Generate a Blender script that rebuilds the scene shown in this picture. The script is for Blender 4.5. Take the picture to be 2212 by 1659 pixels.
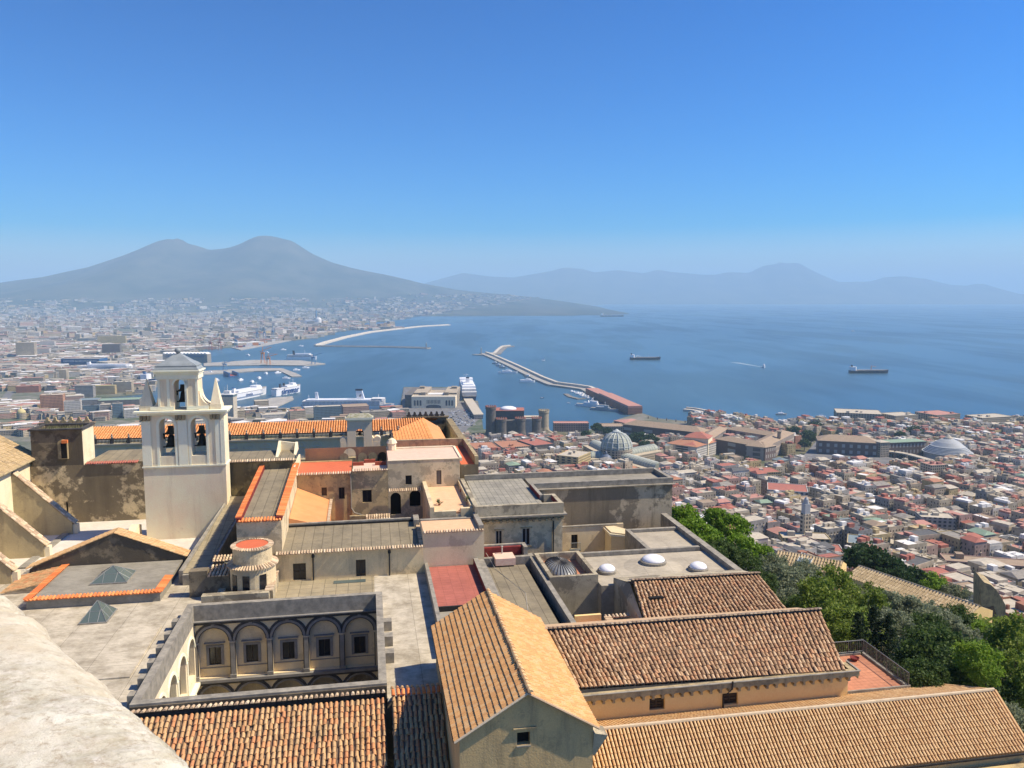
import bpy, bmesh, math, random
from mathutils import Vector, noise
from mathutils.geometry import tessellate_polygon
R = math.radians
random.seed(7)
sc = bpy.context.scene
for o in list(bpy.data.objects): bpy.data.objects.remove(o)
# ------------------------------------------------------------------ camera, sky, sun, exposure
# camera stands at the origin; sea level is 250 m below it
PITCH = math.atan(189.5/1720.0)
cam = bpy.data.cameras.new('camera'); cam.lens = 36*1720/2212; cam.sensor_width = 36
cam.clip_start = .05; cam.clip_end = 200000
co = bpy.data.objects.new('camera', cam); sc.collection.objects.link(co)
co.rotation_euler = (math.pi/2-PITCH, 0, 0); sc.camera = co
SUN_AZ, SUN_EL = 90.0, 50.0          # degrees right of the view direction, degrees above the horizon
w = bpy.data.worlds.new('World'); sc.world = w; w.use_nodes = True
nt = w.node_tree; bg = nt.nodes['Background']
sky = nt.nodes.new('ShaderNodeTexSky'); sky.sky_type = 'NISHITA'; sky.sun_disc = False
sky.sun_elevation = R(SUN_EL); sky.sun_rotation = R(SUN_AZ)
sky.altitude = 250; sky.air_density = 1.0; sky.dust_density = 1.0; sky.ozone_density = 4.0
def nmath(node, v): m = nt.nodes.new('ShaderNodeVectorMath'); m.operation = 'SCALE'; nt.links.new(node, m.inputs[0]); m.inputs['Scale'].default_value = v; return m.outputs[0]
SKY_K = .22                          # contrast of the sky's own colour about this level: deep blue above, pale at the horizon
ga = nt.nodes.new('ShaderNodeGamma'); ga.inputs[1].default_value = 1.45
nt.links.new(nmath(sky.outputs[0], SKY_K), ga.inputs[0])
hsv = nt.nodes.new('ShaderNodeHueSaturation'); hsv.inputs['Saturation'].default_value = 2.0; hsv.inputs['Value'].default_value = .70
nt.links.new(nmath(ga.outputs[0], 1/SKY_K), hsv.inputs['Color']); tint = nt.nodes.new('ShaderNodeVectorMath'); tint.operation = 'MULTIPLY'; tint.inputs[1].default_value = (1.0, .925, 1.08); nt.links.new(hsv.outputs[0], tint.inputs[0]); nt.links.new(tint.outputs[0], bg.inputs[0]); bg.inputs[1].default_value = 0.10
sl = bpy.data.lights.new('sun', 'SUN'); sl.energy = 3.8; sl.angle = R(.53); sl.color = (1, .87, .66)
so = bpy.data.objects.new('sun', sl); sc.collection.objects.link(so)
sd = Vector((math.sin(R(SUN_AZ))*math.cos(R(SUN_EL)), math.cos(R(SUN_AZ))*math.cos(R(SUN_EL)), math.sin(R(SUN_EL))))
so.rotation_euler = sd.to_track_quat('Z', 'Y').to_euler(); so.location = (0, 0, 300)
sc.view_settings.view_transform = 'Standard'; sc.view_settings.look = 'None'
sc.view_settings.exposure = 0.96; sc.view_settings.gamma = 1
sc.cycles.max_bounces = 6; sc.cycles.diffuse_bounces = 3; sc.cycles.glossy_bounces = 2
sc.cycles.transmission_bounces = 4; sc.cycles.volume_bounces = 1
sc.cycles.use_denoising = True
# ------------------------------------------------------------------ frames: (u, v, z) = monastery axes, turned 10.3 deg
A = R(10.3); ca, sa = math.cos(A), math.sin(A)
cp, sp = math.cos(PITCH), math.sin(PITCH); F = 1720.0; CX = 1106.0; CY = 829.5
def XY(u, v): return (u*ca-v*sa, u*sa+v*ca)
def UV(X, Y): return (X*ca+Y*sa, -X*sa+Y*ca)
def ray(x, y):
    a = (x-CX)/F; b = -(y-CY)/F
    return (a, cp+b*sp, -sp+b*cp)
def S(x, y, z):                       # photo point on the level z -> (u, v)
    d = ray(x, y); t = z/d[2]; return UV(d[0]*t, d[1]*t)
def V(x, y, v):                       # photo point on the wall plane v -> (u, z)
    d = ray(x, y); t = v/(-d[0]*sa+d[1]*ca); return (UV(d[0]*t, d[1]*t)[0], d[2]*t)
def U(x, y, u):
    d = ray(x, y); t = u/(d[0]*ca+d[1]*sa); return (UV(d[0]*t, d[1]*t)[1], d[2]*t)
def G(x, y, z=-250.0):                # photo point on a level -> world X, Y
    d = ray(x, y); t = z/d[2]; return (d[0]*t, d[1]*t)
def D(x, y, r):                       # photo point at forward distance r -> world X, Y, Z
    d = ray(x, y); t = r/d[1]; return (d[0]*t, r, d[2]*t)
# ------------------------------------------------------------------ materials
def mat(name, col, rough=.85, metal=0, nodes=None, spec=.3):
    m = bpy.data.materials.new(name); m.use_nodes = True
    b = m.node_tree.nodes['Principled BSDF']
    b.inputs['Base Color'].default_value = (*col, 1); b.inputs['Roughness'].default_value = rough
    b.inputs['Metallic'].default_value = metal; b.inputs['Specular IOR Level'].default_value = spec
    if nodes: nodes(m.node_tree, b)
    return m
class N:                              # small node-graph helper
    def __init__(s, t): s.t = t; s.L = t.links.new
    def new(s, k, **kw):
        n = s.t.nodes.new('ShaderNode'+k)
        for a, b in kw.items(): setattr(n, a, b)
        return n
    def pos(s, sx=1, sy=1, sz=1, rot=0):
        g = s.new('NewGeometry'); m = s.new('Mapping'); s.L(g.outputs['Position'], m.inputs[0])
        m.inputs['Scale'].default_value = (sx, sy, sz); m.inputs['Rotation'].default_value = (0, 0, rot); return m.outputs[0]
    def noise(s, vec, scale, detail=4, rough=.6):
        n = s.new('TexNoise'); s.L(vec, n.inputs['Vector']); n.inputs['Scale'].default_value = scale
        n.inputs['Detail'].default_value = detail; n.inputs['Roughness'].default_value = rough; return n.outputs['Fac']
    def ramp(s, fac, stops, interp='LINEAR'):
        r = s.new('ValToRGB'); s.L(fac, r.inputs[0]); e = r.color_ramp; e.interpolation = interp
        while len(e.elements) < len(stops): e.elements.new(.5)
        for k, (p, c) in enumerate(stops):
            e.elements[k].position = p; e.elements[k].color = (*c, 1) if len(c) == 3 else c
        return r.outputs[0]
    def mix(s, fac, a, b, blend='MIX'):
        m = s.new('Mix', data_type='RGBA', blend_type=blend)
        for i, x in ((0, fac), (6, a), (7, b)):
            if isinstance(x, (int, float)): m.inputs[i].default_value = x
            elif isinstance(x, tuple): m.inputs[i].default_value = (*x, 1)
            else: s.L(x, m.inputs[i])
        return m.outputs[2]
    def bump(s, b, h, strength, dist):
        n = s.new('Bump'); s.L(h, n.inputs['Height']); n.inputs['Strength'].default_value = strength
        n.inputs['Distance'].default_value = dist; s.L(n.outputs[0], b.inputs['Normal'])
def g1(x): return (x, x, x)
def plaster(name, base, second, stain, amt=.5, scale=.6, streak=.5, rough=.9):
    base, second, stain = [tuple(min(.82, x*k_*w_) for x, w_ in zip(c, (1.05, .99, .83))) for c, k_ in ((base, 1.3), (second, 1.35), (stain, 1.7))]
    # old rendered wall: two plaster tones, blotches where render came off, vertical dirt streaks
    def f(t, b):
        n = N(t); p = n.pos()
        a = n.noise(p, scale*.7, 6, .65); c = n.mix(n.ramp(a, [(.38, g1(0)), (.62, g1(1))]), base, second)
        d = n.noise(n.pos(1, 1, .12), scale*2.2, 4, .7)
        c = n.mix(n.ramp(d, [(.52, g1(0)), (.75, g1(streak))]), c, stain)
        e = n.noise(p, scale*.55, 7, .7)
        c = n.mix(n.ramp(e, [(.595-.17*amt, g1(0)), (.63-.17*amt, g1(min(1, .35+amt*.5)))]), c, stain)
        g = n.noise(p, 14, 3); c = n.mix(.25, c, n.ramp(g, [(.3, g1(.25)), (.7, g1(.75))]), 'OVERLAY')
        n.L(c, b.inputs['Base Color']); n.bump(b, n.noise(p, 9, 5), .35, .05)
    return mat(name, base, rough, 0, f)
def slab(name, base, second, grid=None, scale=.5, joint=(.12, .11, .09), contrast=.6):
    # weathered flat roof / paving, with an optional joint grid along the monastery axes
    def f(t, b):
        n = N(t); p = n.pos(); q = n.pos(1, 1, 1, -A)
        c = n.mix(n.ramp(n.noise(p, scale, 7, .7), [(.5-.25*(1-contrast), g1(0)), (.5+.25*(1-contrast)+.05, g1(1))]), base, second)
        c = n.mix(.5, c, n.ramp(n.noise(n.pos(.5, 2.2, 1, -A), 3, 5, .7), [(.3, g1(.32)), (.72, g1(.68))]), 'OVERLAY')
        if grid:
            k = n.new('TexBrick'); n.L(q, k.inputs['Vector']); k.offset = 0
            k.inputs['Scale'].default_value = 1; k.inputs['Mortar Size'].default_value = grid[2]
            k.inputs['Brick Width'].default_value = grid[0]; k.inputs['Row Height'].default_value = grid[1]
            k.inputs['Color1'].default_value = (.46, .46, .46, 1); k.inputs['Color2'].default_value = (.54, .54, .54, 1)
            k.inputs['Mortar'].default_value = (.2, .2, .2, 1); c = n.mix(.75, c, k.outputs['Color'], 'OVERLAY')
        n.L(c, b.inputs['Base Color']); n.bump(b, n.noise(p, 6, 5), .3, .03)
    return mat(name, base, .9, 0, f)
def tiles_mat(name, cols, moss=(.10, .085, .05), mossamt=.5):
    cols = [tuple(min(.8, x*1.2) for x in c) for c in cols]; moss = tuple(x*1.2 for x in moss)
    def f(t, b):
        n = N(t); g = n.new('NewGeometry'); st = [(k/len(cols), c) for k, c in enumerate(cols)]
        c = n.ramp(g.outputs['Random Per Island'], st, 'CONSTANT'); p = n.pos()
        c = n.mix(.5, c, n.ramp(n.noise(p, 11, 4, .7), [(.25, g1(.25)), (.75, g1(.75))]), 'OVERLAY')
        c = n.mix(n.ramp(n.noise(p, .9, 7, .75), [(.52, g1(0)), (.72, g1(mossamt))]), c, moss)
        n.L(c, b.inputs['Base Color'])
    return mat(name, cols[0], .88, 0, f)
def noisy(name, a, b_, scale=2, rough=.85, metal=0, det=5, lo=.35, hi=.65):
    def f(t, b):
        n = N(t); n.L(n.mix(n.ramp(n.noise(n.pos(), scale, det, .65), [(lo, g1(0)), (hi, g1(1))]), a, b_), b.inputs['Base Color'])
    return mat(name, a, rough, metal, f)
M = {}
M['cream'] = plaster('cream_plaster', (.53, .43, .26), (.38, .31, .19), (.10, .09, .07), .45)
M['ochre'] = plaster('ochre_plaster', (.46, .36, .19), (.34, .27, .16), (.11, .09, .065), .4)
M['palewall'] = plaster('pale_plaster', (.55, .48, .36), (.46, .40, .30), (.24, .20, .15), .15, .5, .25)
M['tower'] = plaster('tower_plaster', (.66, .57, .47), (.56, .48, .395), (.30, .25, .20), .0, .4, .5)
M['towertrim'] = plaster('tower_trim', (.70, .66, .59), (.62, .58, .52), (.36, .33, .29), .0, .8, .25)
M['darkwall'] = plaster('dark_stained_wall', (.40, .34, .25), (.24, .20, .15), (.060, .052, .042), .85, .35, .6)
M['blackwall'] = plaster('blackened_wall', (.20, .17, .13), (.12, .105, .085), (.045, .04, .035), .8, .5, .7)
M['greywall'] = plaster('grey_stained_wall', (.36, .33, .27), (.25, .23, .19), (.075, .068, .06), .6, .5, .6)
M['peelwall'] = plaster('peeling_wall', (.52, .45, .34), (.42, .36, .26), (.19, .165, .13), .5, .8, .3)
M['yellowwall'] = plaster('yellow_plaster', (.62, .47, .25), (.56, .42, .22), (.33, .25, .14), .1, .5, .15)
M['gablewall'] = plaster('gable_plaster', (.47, .345, .19), (.37, .285, .17), (.15, .12, .08), .1, .7, .85)
M['corbel'] = plaster('weathered_corbel', (.34, .28, .18), (.22, .19, .135), (.08, .07, .055), .3, 1.2, .9)
M['white'] = slab('white_membrane', (.52, .465, .36), (.30, .26, .19), (3.4, 7.5, .02), .6)
M['floor'] = slab('buff_tile_floor', (.36, .30, .19), (.27, .23, .15), (1.1, 1.1, .03), .4)
M['grey'] = slab('grey_seamed_roof', (.26, .22, .145), (.185, .158, .108), (.95, 30, .035), .5)
M['greyplain'] = slab('grey_roof', (.29, .27, .22), (.20, .185, .15), None, .45)
M['court'] = slab('pale_terrace', (.43, .38, .29), (.34, .30, .23), (2.6, 3.2, .012), .4)
M['pave'] = slab('weathered_paving', (.33, .31, .25), (.22, .21, .175), (.62, 1.25, .035), .35)
M['peach'] = slab('peach_membrane', (.72, .46, .27), (.68, .42, .24), None, .2, contrast=.2)
M['salmon'] = slab('salmon_membrane', (.72, .50, .38), (.68, .46, .34), None, .2, contrast=.2)
M['red'] = slab('red_membrane', (.60, .15, .065), (.55, .13, .06), None, .4, contrast=.3)
M['redtile'] = slab('red_tile_floor', (.40, .13, .095), (.34, .11, .08), (.9, .6, .012), .4)
M['terracotta'] = slab('terracotta_floor', (.52, .23, .13), (.44, .19, .11), (.4, .4, .012), .5)
M['redwall'] = noisy('dark_red_wall', (.24, .035, .03), (.12, .02, .02), 1.5)
M['coping'] = noisy('grey_stone_coping', (.34, .31, .25), (.19, .175, .145), 1.6)
M['piperno'] = noisy('dark_grey_stone', (.085, .08, .075), (.05, .048, .045), 2)
M['greystone'] = noisy('grey_trim_stone', (.26, .25, .23), (.19, .18, .165), 1.2)
M['brush'] = noisy('dark_gutter', (.035, .033, .03), (.02, .02, .02), 3)
M['orangetile'] = tiles_mat('new_orange_tiles', [(.62, .19, .055), (.56, .16, .05), (.66, .24, .08)], (.3, .1, .04), .3)
M['oldtile'] = tiles_mat('old_mixed_tiles', [(.46, .225, .10), (.46, .275, .13), (.40, .235, .11), (.48, .25, .115), (.36, .22, .105), (.48, .30, .145), (.44, .20, .09), (.42, .27, .135)], (.12, .095, .045), .6)
M['browntile'] = tiles_mat('brown_mixed_tiles', [(.39, .24, .13), (.32, .20, .11), (.43, .28, .155), (.36, .22, .12), (.47, .325, .19), (.30, .19, .105), (.41, .23, .12)], (.12, .095, .06), .5)
M['tantile'] = tiles_mat('tan_tiles', [(.56, .36, .17), (.60, .40, .20), (.52, .32, .15), (.57, .38, .19)], (.3, .2, .1), .25)
M['palecap'] = tiles_mat('pale_cap_tiles', [(.50, .38, .24), (.42, .31, .20), (.55, .44, .30), (.36, .26, .17)], (.12, .1, .07), .5)
M['gabletile'] = tiles_mat('orange_flat_tiles', [(.50, .27, .105), (.54, .30, .12), (.47, .25, .10), (.52, .32, .15)], (.4, .22, .09), .3)
M['farorange'] = tiles_mat('bright_orange_tiles', [(.60, .26, .09), (.63, .29, .11), (.56, .24, .085)], (.4, .17, .07), .3)
M['glassdark'] = mat('dark_window_glass', (.02, .02, .022), .15, spec=.5)
M['frame'] = noisy('dark_window_wood', (.035, .025, .018), (.06, .045, .03), 4, .7)
M['whiteframe'] = mat('pale_window_frame', (.45, .42, .36), .7)
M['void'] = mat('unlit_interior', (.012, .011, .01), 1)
M['bronze'] = noisy('blackened_bronze', (.02, .02, .018), (.035, .033, .028), 3, .55, .6)
M['lead'] = noisy('grey_lead_sheet', (.30, .33, .34), (.22, .25, .26), .9, .5)
M['metal'] = mat('grey_painted_metal', (.20, .21, .21), .5, .3)
M['lamp'] = mat('white_light_tube', (.8, .78, .7), .5)
M['skyglass'] = mat('grey_green_glass', (.10, .13, .12), .12, spec=.7)
M['dome'] = mat('white_acrylic', (.82, .82, .83), .25, spec=.5)
M['zinc'] = noisy('zinc_sheet', (.33, .34, .33), (.25, .26, .255), 1.5, .45, .3)
M['stone'] = None
def f_stone(t, b):
    n = N(t); p = n.pos()
    c = n.mix(n.ramp(n.noise(p, 9, 10, .8), [(.38, g1(0)), (.60, g1(1))]), (.73, .70, .58), (.46, .42, .31))
    c = n.mix(n.ramp(n.noise(p, 30, 8, .8), [(.48, g1(0)), (.68, g1(.8))]), c, (.76, .71, .62))
    c = n.mix(n.ramp(n.noise(p, 70, 6, .8), [(.50, g1(0)), (.66, g1(.9))]), c, (.36, .29, .20))
    c = n.mix(n.ramp(n.noise(p, 3.2, 6, .7), [(.52, g1(0)), (.68, g1(.55))]), c, (.64, .54, .38))
    n.L(c, b.inputs['Base Color']); n.bump(b, n.noise(p, 38, 12, .8), .6, .012)
M['stone'] = mat('pale_rough_stone', (.6, .53, .4), .95, 0, f_stone)
# ------------------------------------------------------------------ mesh builder (coordinates u, v, z)
class MB:
    def __init__(s, world=False): s.V = []; s.F = []; s.world = world; s.mi = []; s.k = 0
    def add(s, pts, faces):
        o = len(s.V); s.V += [tuple(p) for p in pts]; s.F += [tuple(o+i for i in f) for f in faces]; s.mi += [s.k]*len(faces); return s
    def poly(s, *pts): return s.add(pts, [range(len(pts))])
    def box(s, u0, u1, v0, v1, z0, z1):
        return s.add([(u0,v0,z0),(u1,v0,z0),(u1,v1,z0),(u0,v1,z0),(u0,v0,z1),(u1,v0,z1),(u1,v1,z1),(u0,v1,z1)],
                     [(3,2,1,0),(4,5,6,7),(0,1,5,4),(1,2,6,5),(2,3,7,6),(3,0,4,7)])
    def hexa(s, b, t):                # four base points, four top points
        return s.add(list(b)+list(t), [(3,2,1,0),(4,5,6,7),(0,1,5,4),(1,2,6,5),(2,3,7,6),(3,0,4,7)])
    def prism(s, pts, ext):           # polygon pts (3-D) pushed along ext
        n = len(pts); q = [tuple(p[i]+ext[i] for i in range(3)) for p in pts]
        return s.add(list(pts)+q, [range(n), range(2*n-1, n-1, -1)]+[(i, (i+1) % n, n+(i+1) % n, n+i) for i in range(n)])
    def uz(s, pts, v0, v1): return s.prism([(u, v0, z) for u, z in pts], (0, v1-v0, 0))
    def vz(s, pts, u0, u1): return s.prism([(u0, v, z) for v, z in pts], (u1-u0, 0, 0))
    def uv(s, pts, z0, z1): return s.prism([(u, v, z0) for u, v in pts], (0, 0, z1-z0))
    def cyl(s, u, v, r, z0, z1, n=20, r2=None, a0=0):
        r2 = r if r2 is None else r2
        return s.lathe(u, v, [(r, z0), (r2, z1)], n, a0)
    def lathe(s, u, v, prof, n=24, a0=0, cap=True):
        o = len(s.V); m = len(prof)
        for r, z in prof:
            for k in range(n):
                a = a0+2*math.pi*k/n; s.V.append((u+r*math.cos(a), v+r*math.sin(a), z))
        for j in range(m-1):
            for k in range(n):
                s.F.append((o+j*n+k, o+j*n+(k+1) % n, o+(j+1)*n+(k+1) % n, o+(j+1)*n+k)); s.mi.append(s.k)
        if cap:
            s.F.append(tuple(o+k for k in reversed(range(n)))); s.F.append(tuple(o+(m-1)*n+k for k in range(n))); s.mi += [s.k]*2
        return s
    def tube(s, pts, r, n=6):
        P = [Vector(p) for p in pts]; o = len(s.V)
        for i, p in enumerate(P):
            d = (P[min(i+1, len(P)-1)]-P[max(i-1, 0)]).normalized()
            a = d.cross(Vector((0, 0, 1)) if abs(d.z) < .9 else Vector((1, 0, 0))).normalized(); b = d.cross(a)
            for k in range(n):
                t = 2*math.pi*k/n; s.V.append(tuple(p+(a*math.cos(t)+b*math.sin(t))*r))
        for i in range(len(P)-1):
            for k in range(n):
                s.F.append((o+i*n+k, o+i*n+(k+1) % n, o+(i+1)*n+(k+1) % n, o+(i+1)*n+k)); s.mi.append(s.k)
        return s
    def wall(s, fn, a0, a1, z0, z1, holes=(), d=.3):
        # vertical wall sheet with rectangular openings and their reveals; fn(a, z, depth) -> point
        xs = sorted({a0, a1, *[h[0] for h in holes], *[h[1] for h in holes]}); zs = sorted({z0, z1, *[h[2] for h in holes], *[h[3] for h in holes]})
        for i in range(len(xs)-1):
            for j in range(len(zs)-1):
                cx, cz = (xs[i]+xs[i+1])/2, (zs[j]+zs[j+1])/2
                if any(h[0] < cx < h[1] and h[2] < cz < h[3] for h in holes): continue
                s.poly(fn(xs[i], zs[j], 0), fn(xs[i+1], zs[j], 0), fn(xs[i+1], zs[j+1], 0), fn(xs[i], zs[j+1], 0))
        for h in holes:
            for (p, q) in (((h[0], h[2]), (h[1], h[2])), ((h[1], h[2]), (h[1], h[3])), ((h[1], h[3]), (h[0], h[3])), ((h[0], h[3]), (h[0], h[2]))):
                s.poly(fn(*p, 0), fn(*q, 0), fn(*q, d), fn(*p, d))
        return s
    def arch(s, fn, a0, a1, z0, z1, c, hw, zs, zb, d=.4, n=14, rise=None):
        # bay a0..a1, z0..z1 with a round-headed opening (centre c, half width hw, spring zs, foot zb)
        rise = rise or hw
        s.poly(fn(a0, z0, 0), fn(c-hw, z0, 0), fn(c-hw, z1, 0), fn(a0, z1, 0)); s.poly(fn(c+hw, z0, 0), fn(a1, z0, 0), fn(a1, z1, 0), fn(c+hw, z1, 0))
        if zb > z0+1e-4: s.poly(fn(c-hw, z0, 0), fn(c+hw, z0, 0), fn(c+hw, zb, 0), fn(c-hw, zb, 0)); s.poly(fn(c-hw, zb, 0), fn(c+hw, zb, 0), fn(c+hw, zb, d), fn(c-hw, zb, d))
        P = [(c-hw*math.cos(math.pi*k/n), zs+rise*math.sin(math.pi*k/n)) for k in range(n+1)]
        for p, q in zip(P, P[1:]):
            s.poly(fn(*p, 0), fn(*q, 0), fn(q[0], z1, 0), fn(p[0], z1, 0)); s.poly(fn(*p, 0), fn(*q, 0), fn(*q, d), fn(*p, d))
        for x in (c-hw, c+hw): s.poly(fn(x, zb, 0), fn(x, zs, 0), fn(x, zs, d), fn(x, zb, d))
        return s
    def band(s, fn, c, r0, r1, zs, d0, d1, n=14):   # archivolt ring standing proud of the wall (d0 < d1 depths)
        for k in range(n):
            a, b = math.pi*k/n, math.pi*(k+1)/n
            P = [(c-r*math.cos(t), zs+r*math.sin(t)) for r, t in ((r0, a), (r1, a), (r1, b), (r0, b))]
            s.add([fn(*p, d0) for p in P]+[fn(*p, d1) for p in P], [(0,1,2,3),(0,1,5,4),(1,2,6,5),(2,3,7,6),(3,0,4,7)])
        return s
    def tiles(s, a, b, c, d, pitch=.33, row=.42, r=.11, seg=5, jit=.012, h=1.0, over=1.15):
        # courses of half-round cover tiles on the slope a-b (top edge) to d-c (bottom edge); every tile its own island
        a, b, c, d = map(Vector, (a, b, c, d)); nc = max(1, round((b-a).length/pitch)); L = ((d-a).length+(c-b).length)/2; nr = max(1, round(L/row))
        nn = (b-a).cross(d-a).normalized(); nn = nn if nn.z > 0 else -nn
        for i in range(nc):
            t = (i+.5)/nc; p0 = a.lerp(b, t); p1 = d.lerp(c, t); ax = (p1-p0).normalized(); sx = ax.cross(nn).normalized()
            for j in range(nr):
                f0 = j/nr; f1 = min(1.02, (j+over)/nr)
                o = sx*random.gauss(0, jit)+nn*random.gauss(0, jit*.6); e = sx*random.gauss(0, jit)
                q0 = p0.lerp(p1, f0)+o+nn*.005; q1 = p0.lerp(p1, f1)+o+e+nn*(.035*h)
                k0 = len(s.V)
                for q, rr in ((q0, r*.88), (q1, r*1.06)):
                    for k in range(seg+1):
                        th = math.pi*k/seg; s.V.append(tuple(q+sx*(math.cos(th)*rr)+nn*(math.sin(th)*rr*h)))
                for k in range(seg): s.F.append((k0+k, k0+k+1, k0+seg+2+k, k0+seg+1+k)); s.mi.append(s.k)
                s.F.append(tuple(k0+seg+1+k for k in range(seg+1))); s.mi.append(s.k)
        return s
    def build(s, name, m, parent=None, smooth=False):
        me = bpy.data.meshes.new(name); org = Vector(parent.matrix_world.translation) if parent else Vector((0, 0, 0))
        if parent:
            org = Vector((0, 0, 0)); q = parent
            while q: org += q.location; q = q.parent
        P = s.V if s.world else [(*XY(u, v), z) for u, v, z in s.V]
        me.from_pydata([(x-org.x, y-org.y, z-org.z) for x, y, z in P], [], s.F)
        for x in (m if isinstance(m, (list, tuple)) else [m]): me.materials.append(M[x] if isinstance(x, str) else x)
        if any(s.mi): me.polygons.foreach_set('material_index', s.mi)
        if smooth: me.polygons.foreach_set('use_smooth', [True]*len(me.polygons))
        o = bpy.data.objects.new(name, me); sc.collection.objects.link(o); o.parent = parent
        return o
def tag(o, label=None, cat=None, group=None, kind=None):
    for k, x in (('label', label), ('category', cat), ('group', group), ('kind', kind)):
        if x: o[k] = x
    return o
def thing(name, label, cat, at=(0, 0, 0), group=None, world=False):
    o = bpy.data.objects.new(name, None); sc.collection.objects.link(o); o.empty_display_size = .5
    o.location = at if world else (*XY(at[0], at[1]), at[2]); return tag(o, label, cat, group)
def fv(v): return lambda a, z, d: (a, v+d, z)          # wall facing the camera (-v)
def fu(u): return lambda a, z, d: (u-d, a, z)          # wall facing +u, a runs along v
def fl(u): return lambda a, z, d: (u+d, a, z)          # wall facing -u
def rect(v, x0, y0, x1, y1):                           # photo rectangle on the wall plane v -> u0, u1, z0, z1
    a = V(x0, y1, v); b = V(x1, y0, v); m = V(x0, y0, v); n = V(x1, y1, v)
    return ((a[0]+m[0])/2, (b[0]+n[0])/2, (a[1]+n[1])/2, (m[1]+b[1])/2)
def window(par, fn, a0, a1, z0, z1, d=.16, mull=1, fr='frame', pane='glassdark', bars=0, name='window'):
    b = MB(); t = .07
    def bx(x0, x1, y0, y1): b.hexa([fn(x0, y0, d-.05), fn(x1, y0, d-.05), fn(x1, y0, d+.05), fn(x0, y0, d+.05)], [fn(x0, y1, d-.05), fn(x1, y1, d-.05), fn(x1, y1, d+.05), fn(x0, y1, d+.05)])
    bx(a0, a0+t, z0, z1); bx(a1-t, a1, z0, z1); bx(a0+t, a1-t, z0, z0+t); bx(a0+t, a1-t, z1-t, z1)
    for k in range(mull): c = a0+(a1-a0)*(k+1)/(mull+1); bx(c-t/2, c+t/2, z0+t, z1-t)
    for k in range(bars): c = z0+(z1-z0)*(k+1)/(bars+1); bx(a0+t, a1-t, c-t/3, c+t/3)
    o = b.build(name, fr, par)
    q = MB(); q.poly(fn(a0+t/2, z0+t/2, d), fn(a1-t/2, z0+t/2, d), fn(a1-t/2, z1-t/2, d), fn(a0+t/2, z1-t/2, d)); q.build('pane', pane, o)
    return o
def ring(b, u0, u1, v0, v1, z0, z1, t, tf=None):       # rectangular parapet ring, butted at the corners
    b.box(u0, u1, v0, v0+t, z0, z1); b.box(u0, u1, v1-t, v1, z0, z1); b.box(u0, u0+t, v0+t, v1-t, z0, z1); b.box(u1-t, u1, v0+t, v1-t, z0, z1); return b
M['darkbig'] = plaster('great_stained_wall', (.42, .36, .28), (.29, .25, .20), (.065, .057, .047), .68, .3, .95)
M['darkstain'] = plaster('blotched_wall', (.52, .44, .31), (.36, .30, .22), (.055, .046, .036), .85, .25, .5)
M['buttress'] = plaster('buttress_plaster', (.36, .31, .21), (.27, .235, .165), (.13, .11, .085), .2, .4, .6)
M['greybuff'] = plaster('grey_buff_plaster', (.60, .50, .33), (.43, .37, .26), (.15, .135, .11), .1, .45, .7)
M['redbuff'] = plaster('brown_red_plaster', (.30, .18, .11), (.22, .14, .10), (.1, .07, .06), .3)
M['blackbrown'] = plaster('mossy_dark_wall', (.24, .20, .11), (.15, .125, .075), (.04, .036, .03), .6, .5, .7)
M['whiteplaster'] = plaster('white_plaster', (.62, .56, .46), (.52, .47, .38), (.30, .26, .20), .0, .6, .3)
M['belfrywall'] = plaster('pink_plaster', (.66, .52, .42), (.61, .48, .385), (.36, .29, .24), .0, .6, .25)
M['mosscap'] = noisy('mossy_stone', (.42, .40, .33), (.20, .20, .10), 2.5)
M['orangeslab'] = noisy('bright_orange_membrane', (.66, .30, .12), (.60, .26, .10), .6)
M['weed'] = noisy('dry_weeds', (.12, .13, .05), (.20, .19, .10), 2)
M['oldtan'] = tiles_mat('weathered_tan_tiles', [(.40, .29, .15), (.46, .34, .19), (.34, .25, .14), (.43, .32, .17)], (.12, .10, .06), .6)
M['whitebright'] = slab('bright_white_membrane', (.66, .62, .54), (.52, .48, .41), None, .3, contrast=.4)
M['greydoor'] = noisy('grey_door_panel', (.20, .17, .13), (.16, .14, .11), 1)
M['peachcap'] = noisy('pale_mortar_ridge', (.62, .50, .34), (.52, .40, .26), 2)

M['wingwall'] = plaster('cloister_wing_plaster', (.64, .56, .42), (.58, .50, .37), (.34, .29, .21), .0, .5, .3)
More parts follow.
